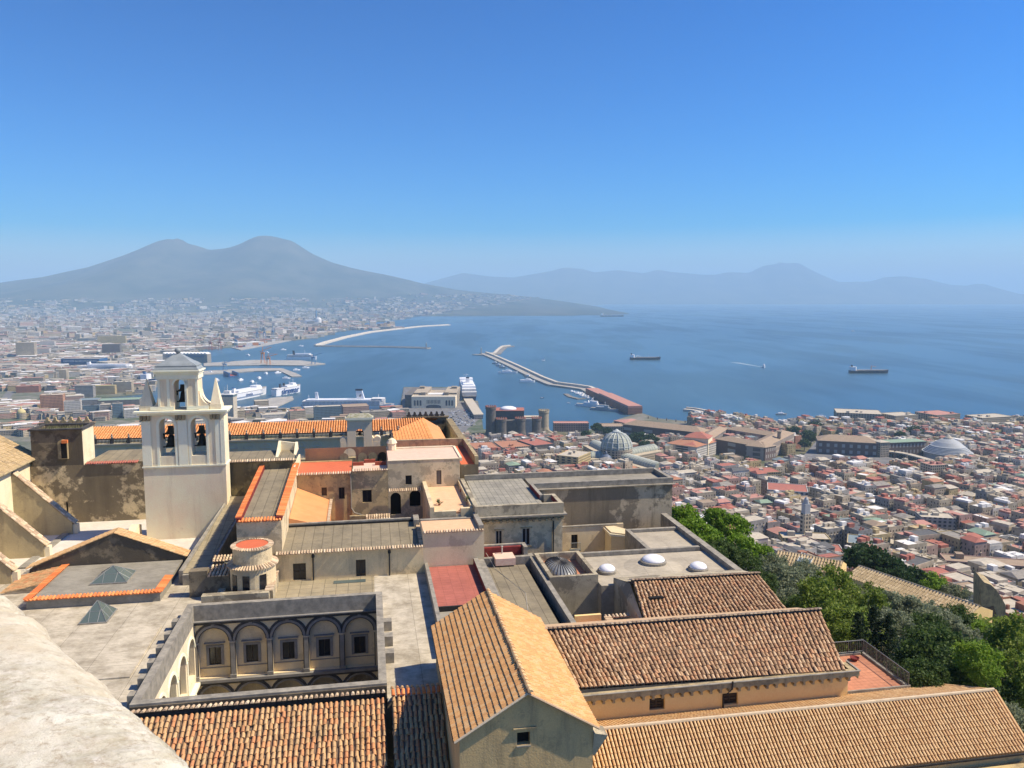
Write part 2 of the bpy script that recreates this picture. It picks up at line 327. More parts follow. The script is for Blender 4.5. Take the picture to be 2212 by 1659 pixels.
# ================================================================== the monastery
# ---- foreground parapet of pale stone under the camera
def parapet():
    edge = [(-20,1250),(0,1265),(30,1291),(75,1331),(140,1386),(200,1441),(240,1480),(270,1508),(300,1528),(330,1557),(360,1591),(390,1632),(412,1660),(440,1700),(500,1790)]
    E = [Vector(G(x, y, -.47)) for x, y in edge]; b = MB(world=True)
    P = []
    for p, q in zip(E, E[1:]):
        n = 14
        for k in range(n): P.append(p.lerp(q, k/n))
    prof = [(2.6, .02), (1.4, .02), (.9, .015), (.6, .01), (.45, .01), (.34, .008), (.26, .006), (.2, .004), (.15, .002), (.11, -.002), (.08, -.006), (.055, -.012), (.03, -.026), (.012, -.05), (.0, -.09), (-.01, -.2), (-.02, -.6), (-.02, -1.2)]
    inn = Vector((-.72, -.69)); m = len(prof)
    for i, p in enumerate(P):
        j = .012*noise.noise(Vector((i*.16, 3, 0)))+.006*noise.noise(Vector((i*.6, 9, 0)))
        for t, z in prof:
            q = p+inn*(t-.035+j); h = .006*noise.noise(Vector((q.x*9, q.y*9, 1)))+.003*noise.noise(Vector((q.x*30, q.y*30, 5)))
            b.V.append((q.x, q.y, -.47+z+h))
    for i in range(len(P)-1):
        for k in range(m-1):
            b.F.append((i*m+k, i*m+k+1, (i+1)*m+k+1, (i+1)*m+k)); b.mi.append(0)
    o = b.build('stone_parapet', 'stone', None, True)
    tag(o, 'pale rough stone parapet sloping across the lower left corner', 'parapet')
parapet()
T = -27.0                                               # level of the white terrace
# ---- cloister with its terrace
c = thing('cloister', 'sunken arcaded cloister court open to the sky amid a white roof terrace', 'cloister', (-7, 60, T))
b = MB(); ring(b, -15.45, .85, 52.0, 69.1, T-.6, -26.0, .55); b.build('rim', 'coping', c)
for k in range(6): b = MB(); b.box(-16.05, -15.455, 53.6+k*2.45, 54.35+k*2.45, T, -26.2); b.build('buttress_block', 'coping', c)
for v in (57.0, 59.9, 62.8): b = MB(); b.box(.855, 1.5, v, v+.8, T, -26.2); b.build('buttress_block', 'coping', c)
b = MB()
b.box(-37, -15.46, 50.6, 84, T-.5, T); b.box(.86, 5.1, 51.4, 76, T-.5, T); b.box(-15.46, -9.0, 69.26, 77.5, T-.5, T); b.box(.2, .86, 69.26, 76, T-.5, T)
b.build('white_roof', 'white', c)
b = MB(); b.box(-8.99, .19, 69.26, 76, T-.5, T-.01); b.build('tiled_floor', 'floor', c)
b = MB(); b.poly((-3.6, 74.5, T+.02), (-.6, 74.5, T+.02), (-.6, 75.3, T+.02), (-3.6, 75.3, T+.02)); b.build('glass_block_strip', 'skyglass', c)
b = MB(); b.box(-24, -17.1, 58, 67, T, T+.12); b.build('raised_roof_patch', 'white', c)
IU0, IU1, IV0, IV1 = -14.95, .35, 52.6, 68.75
BW = (IU1-IU0)/5
# back wall facing the camera
bk = MB(); bd = MB(); bl = MB(); inn = MB(); px_ = MB()
f = fv(IV1)
for k in range(5):
    a = IU0+k*BW; m = a+BW/2
    bk.arch(f, a, a+BW, -32.65, -27.75, m, 1.28, -29.35, -32.6, .35)
    bd.band(f, m, 1.30, 1.50, -29.35, -.10, .02); bl.band(f, m, 1.505, 1.70, -29.35, -.06, .02); bl.band(f, m, 1.20, 1.295, -29.35, -.04, .02)
    bk.arch(f, a, a+BW, -37, -33.15, m, 1.28, -34.6, -37, .35)
    bd.band(f, m, 1.30, 1.46, -34.6, -.10, .02); bl.band(f, m, 1.465, 1.68, -34.6, -.06, .02)
    bd.box(a-.17, a+.17, IV1-.12, IV1, -32.6, -29.4); bd.box(a-.24, a+.24, IV1-.16, IV1, -29.5, -29.36); bd.box(a-.26, a+.26, IV1-.2, IV1, -32.65, -32.35)
    bl.box(a+.18, a+.25, IV1-.05, IV1, -32.6, -29.55); bl.box(a+BW-.25, a+BW-.18, IV1-.05, IV1, -32.6, -29.55)
    bd.box(m-.13, m+.13, IV1-.16, IV1, -27.98, -27.72)
    bd.box(m-.85, m+.85, IV1+.12, IV1+.36, -29.62, -29.54)
    bd.box(m-1.25, m+1.25, IV1+.30, IV1+.38, -31.85, -31.78)
bd.box(IU0, IU1, IV1-.45, IV1, -27.45, -27.36); bl.box(IU0, IU1, IV1-.2, IV1, -27.75, -27.46); bd.box(IU0, IU1, IV1-.35, IV1, -32.9, -32.66); bl.box(IU0, IU1, IV1-.15, IV1, -33.15, -32.91)
bk.box(IU0, IU1, IV1, IV1+.2, -27.36, -26.6)
bk.build('arcade_wall', 'palewall', c); bd.build('stone_arch_trim', 'greystone', c); bl.build('dark_arch_trim', 'piperno', c)
pw = MB(); holes = []
for k in range(5):
    m = IU0+(k+.5)*BW; holes.append((m-.5, m+.5, -31.6, -30.0))
pw.wall(fv(IV1+.36), IU0, IU1, -32.65, -27.8, holes, .2); pw.build('inner_wall', 'palewall', c)
for h in holes:
    q = MB(); g = fv(IV1+.36)
    q.box(h[0]-.22, h[0], IV1+.30, IV1+.36, h[2], h[3]+.2); q.box(h[1], h[1]+.22, IV1+.30, IV1+.36, h[2], h[3]+.2); q.box(h[0], h[1], IV1+.30, IV1+.36, h[3], h[3]+.2)
    wo = window(c, g, *h, .15, 1); q.build('surround', 'greystone', wo)
q = MB(); q.box(IU0, IU1, IV1+.9, IV1+1.1, -37, -33.2); q.build('arcade_back_wall', 'greywall', c)
q = MB(); q.box(IU0-3, IU1+3, IV0-3, IV1+3, -37.3, -37); q.build('courtyard_floor', 'greyplain', c)
# sunlit left wall (faces +u) with glazed arches
lw = MB(); lt = MB(); f = fu(IU0); LW = (IV1-IV0)/5
for k in range(5):
    a = IV0+k*LW; m = a+LW/2
    lw.arch(f, a, a+LW, -32.65, -26.6, m, 1.2, -29.6, -32.0, .5); lt.band(f, m, 1.21, 1.45, -29.6, -.08, .02); lt.hexa([f(a-.16, -32.6, -.1), f(a+.16, -32.6, -.1), f(a+.16, -32.6, .01), f(a-.16, -32.6, .01)], [f(a-.16, -29.6, -.1), f(a+.16, -29.6, -.1), f(a+.16, -29.6, .01), f(a-.16, -29.6, .01)])
    lw.arch(f, a, a+LW, -37, -33.15, m, 1.25, -34.6, -37, .5); lt.band(f, m, 1.26, 1.45, -34.6, -.08, .02)
    q = MB(); q.poly(f(m-1.2, -32, .45), f(m+1.2, -32, .45), f(m+1.2, -28.3, .45), f(m-1.2, -28.3, .45)); wo = q.build('arched_window', 'glassdark', c)
    q = MB(); q.hexa([f(m-1.2, -29.66, .36), f(m+1.2, -29.66, .36), f(m+1.2, -29.66, .44), f(m-1.2, -29.66, .44)], [f(m-1.2, -29.55, .36), f(m+1.2, -29.55, .36), f(m+1.2, -29.55, .44), f(m-1.2, -29.55, .44)]); q.build('transom', 'whiteframe', wo)
lt.box(IU0, IU0+.4, IV0, IV1-.46, -32.9, -32.66)
lw.build('side_arcade_wall', 'tower', c); lt.build('side_arch_trim', 'towertrim', c)
q = MB(); q.box(IU1, IU1+.45, IV0, IV1, -37, -26.3); q.box(IU0, IU1, IV0-.45, IV0, -37, -26.3); q.box(IU0-1.2, IU0-1, IV0, IV1, -37, -33); q.build('shaded_wall', 'palewall', c)
q = MB(); q.box(-15.44, .84, 51.92, 51.99, -28.6, -26.15); q.build('front_parapet', 'blackwall', c)
q = MB(); q.box(-38, 5, 50.5, 50.59, -36, T-.1); q.box(-38, -37.02, 50.6, 98, -36, T-.4); q.build('outer_wall', 'darkwall', c)

def prism_roof(par, name, m, a, b_, c_, d_, **kw):
    q = MB(); q.tiles(a, b_, c_, d_, **kw); o = q.build(name, m, par)
    e = MB(); nn = Vector((0, 0, -.03)); P = [tuple(Vector(p)+nn) for p in (a, b_, c_, d_)]; e.poly(*P); e.build('channel_tiles', 'underroof', o); return o
M['underroof'] = tiles_mat('tile_channels', [(.17, .11, .07), (.15, .1, .065)], (.05, .045, .03), .6)
M['underorange'] = mat('orange_channel', (.24, .115, .045), .9)
# ---- bottom-left tiled roof
r = thing('tiled_roof_range', 'old mottled orange tiled roof in front of the cloister court', 'roof', (-7, 47, -27))
L21 = [(-15.6, 50.9, -26.42), (.72, 50.75, -26.42), (.72, 41.0, -30.3), (-15.6, 41.0, -30.3)]
prism_roof(r, 'tile_slope', 'oldtile', *L21, pitch=.335, row=.43, r=.115, jit=.026)
q = MB(); q.tiles((-15.6, 51.6, -26.22), (.75, 51.45, -26.22), (.75, 50.8, -26.08), (-15.6, 50.95, -26.08), pitch=.335, row=.7, r=.115); q.build('ridge_tiles', 'palecap', r)
q = MB(); q.box(-15.6, .75, 51.0, 51.2, -26.6, -26.14); q.build('ridge_shadow_band', 'brush', r)  # dark strip standing in for the shadow under the raised ridge row
q = MB(); q.poly((.72, 51.4, -25.9), (.72, 41, -30), (.72, 41, -36), (.72, 51.4, -36)); q.build('end_wall', 'blackwall', r)
r = thing('tiled_roof_bay', 'narrow piece of tiled roof in the shade of the orange gable', 'roof', (2.5, 47, -27))
prism_roof(r, 'tile_slope', 'oldtile', (1.1, 50.7, -26.3), (4.4, 50.6, -26.3), (4.4, 41, -30.2), (1.1, 41, -30.2), pitch=.335, row=.43, r=.115, jit=.026)
q = MB(); q.tiles((1.0, 51.7, -26.2), (4.4, 51.6, -26.2), (4.4, 51.0, -26.05), (1.0, 51.1, -26.05), pitch=.335, row=.6, r=.115); q.build('ridge_tiles', 'oldtile', r)
q = MB(); q.tiles((1.05, 51.05, -26.05), (4.4, 50.95, -26.05), (4.4, 50.45, -26.2), (1.05, 50.5, -26.2), pitch=.335, row=.6, r=.12); q.build('new_tile_course', 'orangetile', r)
# ---- orange gable building
r = thing('gable_building', 'tall narrow building with a bright orange gabled roof and one black window', 'building', (8.2, 48, -26))
rz, ez, g0, g1_, gv0, gv1, gm = -21.43, -23.72, 4.48, 11.95, 40.5, 55.7, 8.2
def flatroof(par, name, a, b_, c_, d_, ncourse):
    # flat ridged tiles in courses parallel to the ridge a-b, each course lapping the next
    q = MB(); a, b_, c_, d_ = map(Vector, (a, b_, c_, d_)); nn = (b_-a).cross(d_-a).normalized(); nn = nn if nn.z > 0 else -nn
    for j in range(ncourse):
        p0, p1 = a.lerp(d_, j/ncourse), b_.lerp(c_, j/ncourse); f1 = (j+1.12)/ncourse; r0, r1 = a.lerp(d_, f1), b_.lerp(c_, f1); n = max(2, round((p1-p0).length/.24))
        for k in range(n):
            j1 = random.gauss(0, .006); k0 = len(q.V)
            for t, hh in ((0, 0), (.35, 0), (.5, .035), (.85, .035), (1, 0)):
                t = (k+t)/n; x = r0.lerp(r1, t)
                q.V += [tuple(p0.lerp(p1, t)+nn*(hh+.005)), tuple(x+nn*(hh+.075+j1)), tuple(x-nn*.01)]
            for i in range(4):
                m = k0+3*i; q.F += [(m, m+3, m+4, m+1), (m+1, m+4, m+5, m+2)]; q.mi += [0, 0]
    return q.build(name, 'gabletile', par)
flatroof(r, 'shaded_slope', (gm, gv0-.2, rz), (gm, gv1, rz), (g0-.25, gv1, ez-.1), (g0-.25, gv0-.2, ez-.1), 12)
flatroof(r, 'sunny_slope', (gm, gv0-.2, rz), (gm, gv1, rz), (g1_+.25, gv1, ez-.1), (g1_+.25, gv0-.2, ez-.1), 12)
q = MB(); q.tiles((gm-.001, gv1, rz+.06), (gm+.26, gv1, rz+.06), (gm+.26, gv0-.25, rz+.06), (gm-.001, gv0-.25, rz+.06), pitch=.26, row=.42, r=.15); q.build('ridge_cap', 'tantile', r)
gw = MB(); wu0, wu1, wz0, wz1 = rect(gv0, 1117, 1574, 1145, 1609)
gw.wall(fv(gv0), g0, g1_, -34, ez, [(wu0, wu1, wz0, min(wz1, ez-.02))], .35)
gw.poly((g0, gv0, ez), (g1_, gv0, ez), (gm, gv0, rz-.02))
gw.poly((g0, gv0, -34), (g0, gv1, -34), (g0, gv1, ez), (g0, gv0, ez)); gw.poly((g1_, gv0, -34), (g1_, gv1, -34), (g1_, gv1, ez), (g1_, gv0, ez))
gw.poly((g0, gv1, -34), (g1_, gv1, -34), (g1_, gv1, ez), (gm, gv1, rz-.02), (g0, gv1, ez))
gw.build('wall', 'gablewall', r)
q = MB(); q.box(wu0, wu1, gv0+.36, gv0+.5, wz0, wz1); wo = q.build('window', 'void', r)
q = MB(); q.box(wu0-.22, wu1+.3, gv0-.12, gv0-.005, wz1+.02, wz1+.08); q.build('lintel', 'corbel', wo)
q = MB(); q.box(wu0-.03, wu1+.03, gv0-.08, gv0-.005, wz0-.1, wz0-.02); q.build('sill', 'coping', wo)
q = MB()
for s in (0, 1):
    e = g0-.3 if s == 0 else g1_+.3
    q.tube([(e, gv0-.22, ez-.12), (gm, gv0-.22, rz+.01)], .07, 6)
q.build('verge_tiles', 'palecap', r)
q = MB(); q.box(g0-.36, g0-.26, gv0, gv1, ez-.22, ez-.1); q.build('gutter', 'brush', r)
q = MB(); q.hexa([(11.96, 40.6, -25.6), (12.1, 40.6, -25.6), (12.1, 41.2, -25.6), (11.96, 41.2, -25.6)], [(11.96, 40.3, -24.1), (12.75, 40.3, -24.3), (12.75, 41.3, -24.3), (11.96, 41.3, -24.1)]); q.build('corner_bracket', 'greywall', r)
# ---- long brown tiled range (front of the two) with the corbelled gutter wall
r = thing('brown_tiled_range', 'long range with a mottled brown tiled roof over a yellow wall with scalloped corbels', 'building', (23, 51, -26))
R2 = [(12.1, 53.7, -24.0), (33.75, 53.5, -24.0), (32.3, 47.9, -25.85), (12.9, 48.75, -25.85)]
prism_roof(r, 'tile_slope', 'browntile', *R2, pitch=.33, row=.42, r=.115, jit=.024)
q = MB(); q.tiles((12.1, 54.5, -24.1), (33.9, 54.3, -24.1), (33.8, 53.4, -23.78), (12.1, 53.6, -23.78), pitch=.33, row=.9, r=.12); q.build('ridge_tiles', 'palecap', r)
q = MB(); q.hexa([(12.1, 53.75, -24.3), (33.7, 53.55, -24.3), (33.7, 53.75, -24.3), (12.1, 53.95, -24.3)], [(12.1, 53.75, -23.85), (33.7, 53.55, -23.85), (33.7, 53.75, -23.85), (12.1, 53.95, -23.85)]); q.build('ridge_shadow_band', 'piperno', r)  # shadow below the ridge tiles, built as a dark strip
q = MB(); q.poly((12.1, 54.4, -24.15), (33.8, 54.2, -24.15), (34.4, 58, -25.5), (12.1, 58.4, -25.5)); q.build('back_slope', 'browntile', r)
wv = 48.0; u0, u1 = 13.2, 32.6; hz = []
za = V(1250, 1491, wv)[1]; zb = V(1849, 1457, wv-.5)[1]; gz = (za+zb)/2
for x0, y0, x1, y1 in ((1403, 1508, 1436, 1533), (1562, 1497, 1594, 1522), (1262, 1519, 1271, 1542)):
    h = rect(wv, x0, y0, x1, y1); hz.append(h)
q = MB(); q.wall(fv(wv), u0, u1, -31, gz-.3, hz, .3); q.poly((u1, wv, -31), (u1, 53.5, -31), (u1, 53.5, -24.6), (u1, wv, gz-.3)); q.poly((u0, wv, -31), (u0, 53, -31), (u0, 53, -25), (u0, wv, gz-.3)); q.build('wall', 'yellowwall', r)
for h in hz: window(r, fv(wv), *h, .22, 1, bars=3)
q = MB(); q.box(u0-.2, u1+.55, wv-.45, wv-.005, gz-.36, gz-.02); q.box(u1+.003, u1+.55, wv, 49, gz-.36, gz-.02)
n = 29; st = (u1+.3-u0)/n
for k in range(n):
    m = u0+.2+(k+.5)*st
    P = [(m-st/2, gz-.56), (m-st*.44, gz-.56)]+[(m-st*.43*math.cos(math.pi*i/8), gz-.56+.2*math.sin(math.pi*i/8)) for i in range(9)]+[(m+st*.44, gz-.56), (m+st/2, gz-.56)]
    for i in range(len(P)-1):
        (x0, y0), (x1, y1) = P[i], P[i+1]
        if x1-x0 > 1e-6: q.add([(x0, wv-.42, y0), (x1, wv-.42, y1), (x1, wv-.42, gz-.355), (x0, wv-.42, gz-.355), (x0, wv-.002, y0), (x1, wv-.002, y1)], [(0,1,2,3), (0,1,5,4)])
    q.box(m-st*.5-.09, m-st*.5+.09, wv-.40, wv-.004, gz-.70, gz-.565)
q.build('corbel_band', 'corbel', r)
q = MB(); q.box(u0-.2, u1+.6, wv-.52, wv-.38, gz, gz+.05); q.box(u1+.46, u1+.6, wv-.37, 49.1, gz, gz+.05); q.build('gutter_coping', 'coping', r)
q = MB(); q.box(u0-.2, u1+.4, wv-.37, wv+.7, gz-.2, gz-.12); q.build('gutter', 'brush', r)
d0 = V(1566, 1495, wv-.1)
q = MB(); q.tube([(d0[0]+.35, wv-.5, gz+.1), (d0[0]+.3, wv-.55, gz-.4), (d0[0]-.05, wv-.5, gz-.75), (d0[0]-.1, wv-.08, gz-1.0), (d0[0]-.1, wv-.08, gz-2.6)], .06, 6); q.build('downpipe', 'brush', r)
# ---- second brown tiled roof behind it
r = thing('tiled_roof_hall', 'shorter brown tiled roof with a small open slot, below the terrace of white domes', 'building', (28, 62, -26))
R1 = [(22.55, 64.7, -25.0), (34.4, 64.4, -25.0), (34.2, 58.2, -26.35), (21.6, 58.6, -26.35)]
prism_roof(r, 'tile_slope', 'browntile', *R1, pitch=.33, row=.42, r=.115, jit=.024)
q = MB(); q.tiles((22.4, 65.5, -25.05), (34.6, 65.2, -25.05), (34.5, 64.3, -24.8), (22.4, 64.6, -24.8), pitch=.33, row=.9, r=.12); q.build('ridge_tiles', 'palecap', r)
q = MB(); q.box(22.45, 34.4, 64.75, 64.95, -25.3, -24.88); q.build('ridge_shadow_band', 'piperno', r)  # dark band in place of the shade beneath this ridge row
q = MB(); q.poly((22.0, 58.6, -31), (22.0, 64.7, -31), (22.0, 68.5, -31), (22.0, 68.5, -25.9), (22.3, 64.7, -25.05), (21.55, 58.6, -26.45)); q.poly((22, 68.5, -31), (34.4, 68.5, -31), (34.4, 68.5, -25.9), (22, 68.5, -25.9)); q.poly((34.4, 58.2, -31), (34.4, 68.5, -31), (34.4, 68.5, -25.9), (34.4, 64.4, -25.05), (34.2, 58.2, -26.4)); q.poly((22.2, 65, -25.05), (34.5, 64.7, -25.05), (34.5, 68.5, -25.9), (22, 68.5, -25.9)); q.build('wall', 'greywall', r)
sl_ = S(1405, 1294, -25.5); q = MB(); q.box(sl_[0]-.1, sl_[0]+1.15, sl_[1]-.15, sl_[1]+.25, -25.62, -25.36); q.build('slot', 'void', r)
# small red terrace wedged between
r = thing('small_red_terrace', 'small red floored yard edged with tiles between the two brown roofs', 'terrace', (19, 60, -27.4))
q = MB(); q.box(17.0, 21.4, 57.9, 63, -28.2, -27.6); q.build('floor', 'redtile', r)
q = MB(); q.box(19.2, 19.5, 58, 62, -27.58, -26.9); q.box(16.9, 19.2, 63.0, 63.3, -28, -27.0); q.build('wall', 'yellowwall', r)
q = MB(); q.tiles((19.1, 58, -26.85), (19.1, 62.1, -26.85), (19.75, 62.1, -26.95), (19.75, 58, -26.95), pitch=.33, row=.6, r=.12); q.tiles((19.2, 62.4, -26.85), (21.5, 62.4, -26.85), (21.5, 61.9, -26.95), (19.2, 61.9, -26.95), pitch=.33, row=.6, r=.12); q.build('coping_tiles', 'palecap', r)
# ---- bottom-right tan roofs
r = thing('tan_tiled_range', 'wide tan tiled roof in neat ribs along the bottom right with a pale ridge', 'building', (28, 44, -28))
q = MB(); q.tiles((11.0, 45.4, -27.0), (41.9, 45.3, -27.0), (41.4, 41.6, -29.0), (11.0, 41.6, -29.0), pitch=.235, row=.40, r=.078, jit=.006, seg=4); o = q.build('front_slope', 'tantile', r)
e = MB(); e.poly((11, 45.4, -27.04), (41.9, 45.3, -27.04), (41.4, 41.6, -29.04), (11, 41.6, -29.04)); e.build('channel_tiles', 'underorange', o)
q = MB(); q.tiles((12.0, 45.5, -27.0), (41.9, 45.4, -27.0), (40.4, 48.4, -28.0), (12.0, 47.8, -27.85), pitch=.235, row=.40, r=.078, jit=.006, seg=4); o = q.build('back_slope', 'tantile', r)
e = MB(); e.poly((12, 45.5, -27.04), (41.9, 45.4, -27.04), (40.4, 48.4, -28.04), (12, 47.8, -27.89)); e.build('channel_tiles', 'underorange', o)
q = MB(); q.tube([(12.0+k*1.0, 45.45, -26.93) for k in range(31)], .13, 8); q.build('ridge_cap', 'peachcap', r) if 'peachcap' in M else q.build('ridge_cap', 'peach', r)
q = MB(); q.tube([(42.0, 45.35, -26.95), (41.5, 41.6, -28.95)], .12, 6); q.tube([(42.0, 45.4, -26.95), (40.5, 48.4, -27.95)], .1, 6); q.build('verge_tiles', 'tantile', r)
q = MB(); q.box(11, 41.3, 41.7, 41.9, -34, -29.1); q.poly((41.35, 41.7, -34), (41.8, 45.4, -34), (41.8, 45.4, -27.06), (41.35, 41.7, -29.05)); q.poly((41.8, 45.4, -34), (40.4, 48.4, -34), (40.4, 48.4, -28.06), (41.8, 45.4, -27.06)); q.build('wall', 'gablewall', r)
q = MB(); q.box(11, 41.4, 41.42, 41.55, -29.2, -29.08); q.build('gutter', 'brush', r)
r = thing('lower_tan_roof', 'lower tan tiled roof cut by the bottom right corner', 'roof', (32, 39, -30))
q = MB(); q.tiles((24, 40.9, -29.75), (42, 40.9, -29.75), (42, 36.5, -31), (24, 36.5, -31), pitch=.235, row=.4, r=.078, jit=.006, seg=4); o = q.build('tile_slope', 'tantile', r)
e = MB(); e.poly((24, 40.9, -29.79), (42, 40.9, -29.79), (42, 36.5, -31.04), (24, 36.5, -31.04)); e.build('channel_tiles', 'underorange', o)
q = MB(); q.box(24, 42.2, 40.95, 41.4, -31, -29.7); q.build('parapet', 'ochre', r)
# ---- terracotta terrace with railing
r = thing('terracotta_terrace', 'small terracotta terrace with a slim metal railing above the garden', 'terrace', (35, 51, -28))
q = MB(); q.uv([(32.8, 48.55), (37.6, 48.55), (37.75, 54.0), (32.8, 54.0)], -33, -28.0); q.build('floor', 'terracotta', r)
q = MB(); q.uv([(37.62, 48.5), (37.85, 48.5), (38.0, 54.2), (37.77, 54.0)], -33, -27.85); q.box(33.8, 37.7, 54.01, 54.2, -33, -27.85); q.build('kerb', 'coping', r)
q = MB(); q.box(32.8, 37.9, 48.42, 48.54, -28.6, -27.75); q.build('low_wall', 'coping', r)
q = MB(); e0, e1 = Vector((37.75, 48.5, -27.85)), Vector((37.9, 54.1, -27.85)); e2 = Vector((33.9, 54.1, -27.85))
for p0, p1 in ((e0, e1), (e1, e2)):
    n = int((p1-p0).length/.16)
    q.tube([p0+Vector((0, 0, 1.0)), p1+Vector((0, 0, 1.0))], .035, 5); q.tube([p0+Vector((0, 0, .12)), p1+Vector((0, 0, .12))], .02, 4)
    for k in range(n+1):
        p = p0.lerp(p1, k/n); q.tube([p, p+Vector((0, 0, 1.0))], .016 if k % 8 else .03, 4)
q.build('railing', 'metal', r)
pl = thing('potted_plant', 'shrub in a dark bowl at the railing corner of the terracotta terrace', 'potted plant', (36.6, 53.2, -28))
q = MB(); q.lathe(36.6, 53.2, [(.2, -28), (.36, -27.75), (.33, -27.74), (.2, -27.85)], 12); q.build('pot', 'redwall', pl)
# ---- red terrace beside the white one
r = thing('red_terrace', 'dull red tiled terrace between two low walls below the blank pale wall', 'terrace', (7.5, 71, -26.5))
q = MB(); q.box(5.45, 9.9, 65.6, 75.9, -30, -26.4); q.build('floor', 'redtile', r)
q = MB(); q.box(5.1, 5.44, 57, 76.0, -30, -26.0); q.box(9.91, 10.35, 65, 75.9, -30, -25.75); q.build('low_wall', 'coping', r)
q = MB(); q.box(9.895, 9.905, 65.6, 75.9, -26.39, -25.78); q.build('red_wall_face', 'redwall', r)
q = MB(); q.box(5.45, 9.9, 56, 65.35, -30, -26.75); q.build('lower_roof', 'greyplain', r)
q = MB(); q.box(5.45, 9.9, 65.4, 65.58, -30, -26.33); q.build('gutter', 'brush', r)
# ---- corridor roof with deep gutters
r = thing('corridor_roof', 'narrow grey seamed roof running towards the viewer between dark gutters', 'roof', (13.5, 66, -26.5))
q = MB(); q.poly((10.9, 56, -26.7), (15.0, 56, -26.7), (15.0, 75.4, -26.55), (10.9, 75.4, -26.55)); q.build('seamed_roof', 'grey', r)
q = MB(); q.box(10.36, 10.95, 56, 77.3, -30, -25.95); q.box(15.65, 16.1, 56, 77.3, -31, -26.05); q.box(10.96, 15.64, 75.9, 76.4, -30, -25.9); q.box(11, 15.6, 55.5, 56, -30, -26.72); q.build('parapet', 'coping', r)
q = MB(); q.box(15.01, 15.64, 56, 75.8, -28, -27.4); q.box(10.951, 10.96, 56, 75.4, -26.6, -26); q.build('gutter', 'brush', r)
q = MB(); q.box(10.97, 15.0, 77.2, 77.6, -27, -25.25); q.build('red_back_wall', 'redwall', r)
q = MB(); q.box(10.96, 15.1, 77.61, 78.0, -30, -25.1); q.box(15.11, 15.5, 76.4, 78, -30, -25.1); q.build('rear_parapet', 'coping', r)
q = MB(); a = S(1085, 1228, -25.75); q.box(12.0, 14.0, 75.0, 76.9, -26.4, -25.7); o = q.build('roof_hatch', 'salmon', r)
q = MB(); q.cyl(12.9, 76.6, .07, -25.7, -25.0, 8); q.cyl(12.9, 76.6, .11, -25.0, -24.92, 8); q.build('vent_pipe', 'whiteframe', r)
q = MB(); q.tube([(11.3, 76.8, -25.6), (11.9, 74.5, -26.5), (12.8, 71, -26.58), (13.6, 68, -26.6), (13.0, 64, -26.62), (13.4, 61, -26.63)], .025, 4); q.build('cable', 'whiteframe', r)
# ---- ribbed zinc dome in its box
r = thing('zinc_dome_roof', 'ribbed grey zinc dome sunk inside a square walled roof', 'roof', (18, 73, -26))
q = MB(); ring(q, 16.12, 20.75, 69.2, 76.3, -31.5, -25.75, .38); q.build('wall', 'greywall', r)
q = MB(); q.box(16.5, 20.37, 69.58, 75.92, -27, -26.55); q.build('roof_floor', 'terracotta', r)
def zdome(cu, cv, ru, rv, z0, h):
    q = MB(); ribs = MB(); n, m = 26, 8
    def P(i, j, e=0):
        a = math.pi*2*i/n; b = math.pi/2*j/m; return (cu+(ru+e)*math.cos(a)*math.cos(b), cv+(rv+e)*math.sin(a)*math.cos(b), z0+(h+e)*math.sin(b))
    for j in range(m):
        for i in range(n): q.poly(P(i, j), P(i+1, j), P(i+1, j+1), P(i, j+1))
    for i in range(n): ribs.tube([P(i, j, .02) for j in range(m+1)], .045, 4)
    return q, ribs
dq, dr = zdome(18.0, 73.0, 1.5, 2.9, -26.55, 1.0)
o = dq.build('dome_shell', 'zinc', r, True); dr.build('ribs', 'piperno', o)
# ---- terrace with three white domes
r = thing('dome_terrace', 'pale flat terrace carrying three white bubble rooflights', 'terrace', (28, 72, -26.5))
q = MB(); q.uv([(20.76, 68.2), (34.4, 68.0), (34.6, 76.1), (20.76, 76.3)], -32, -26.5); q.build('terrace_slab', 'court', r)
q = MB(); q.box(20.76, 33.9, 76.31, 76.75, -32, -26.1); q.uv([(34.2, 68.0), (34.9, 68), (35.1, 89), (34.4, 89)], -34, -26.0); q.build('parapet', 'coping', r)
q = MB()
for cx_, r_ in (((1411, 1222), 3.0),):
    u_, v_ = S(*cx_, -26.4); q.lathe(u_, v_, [(r_*1.0, -26.52), (r_*.8, -26.38), (r_*.55, -26.2), (r_*.4, -26.12)], 28)
q.build('swelling', 'court', r)
for n_, (x, y, ru) in (('left', (1311, 1232, 20)), ('middle', (1411, 1219, 28)), ('right', (1508, 1227, 21))):
    u_, v_ = S(x, y, -26.3); s_ = ru*71/1720; e = .35 if n_ == 'middle' else 0
    d = thing('rooflight_dome', {'left': 'smaller white bubble rooflight nearest the zinc dome', 'middle': 'largest white bubble rooflight, middle of three on the terrace', 'right': 'white bubble rooflight nearest the garden trees'}[n_], 'rooflight', (u_, v_, -26.5), 'white domes on the terrace')
    q = MB(); q.lathe(u_, v_, [(s_*1.12, -26.5), (s_*1.12, -26.25+e), (s_*1.05, -26.2+e), (s_*.9, -26.2+e)], 28); q.build('kerb', 'coping', d)
    q = MB(); q.lathe(u_, v_, [(s_*.98, -26.2+e), (s_*.96, -26.1+e), (s_*.85, -25.95+e), (s_*.6, -25.8+e), (s_*.3, -25.72+e), (.01, -25.7+e)], 28); q.build('dome', 'dome', d, True)
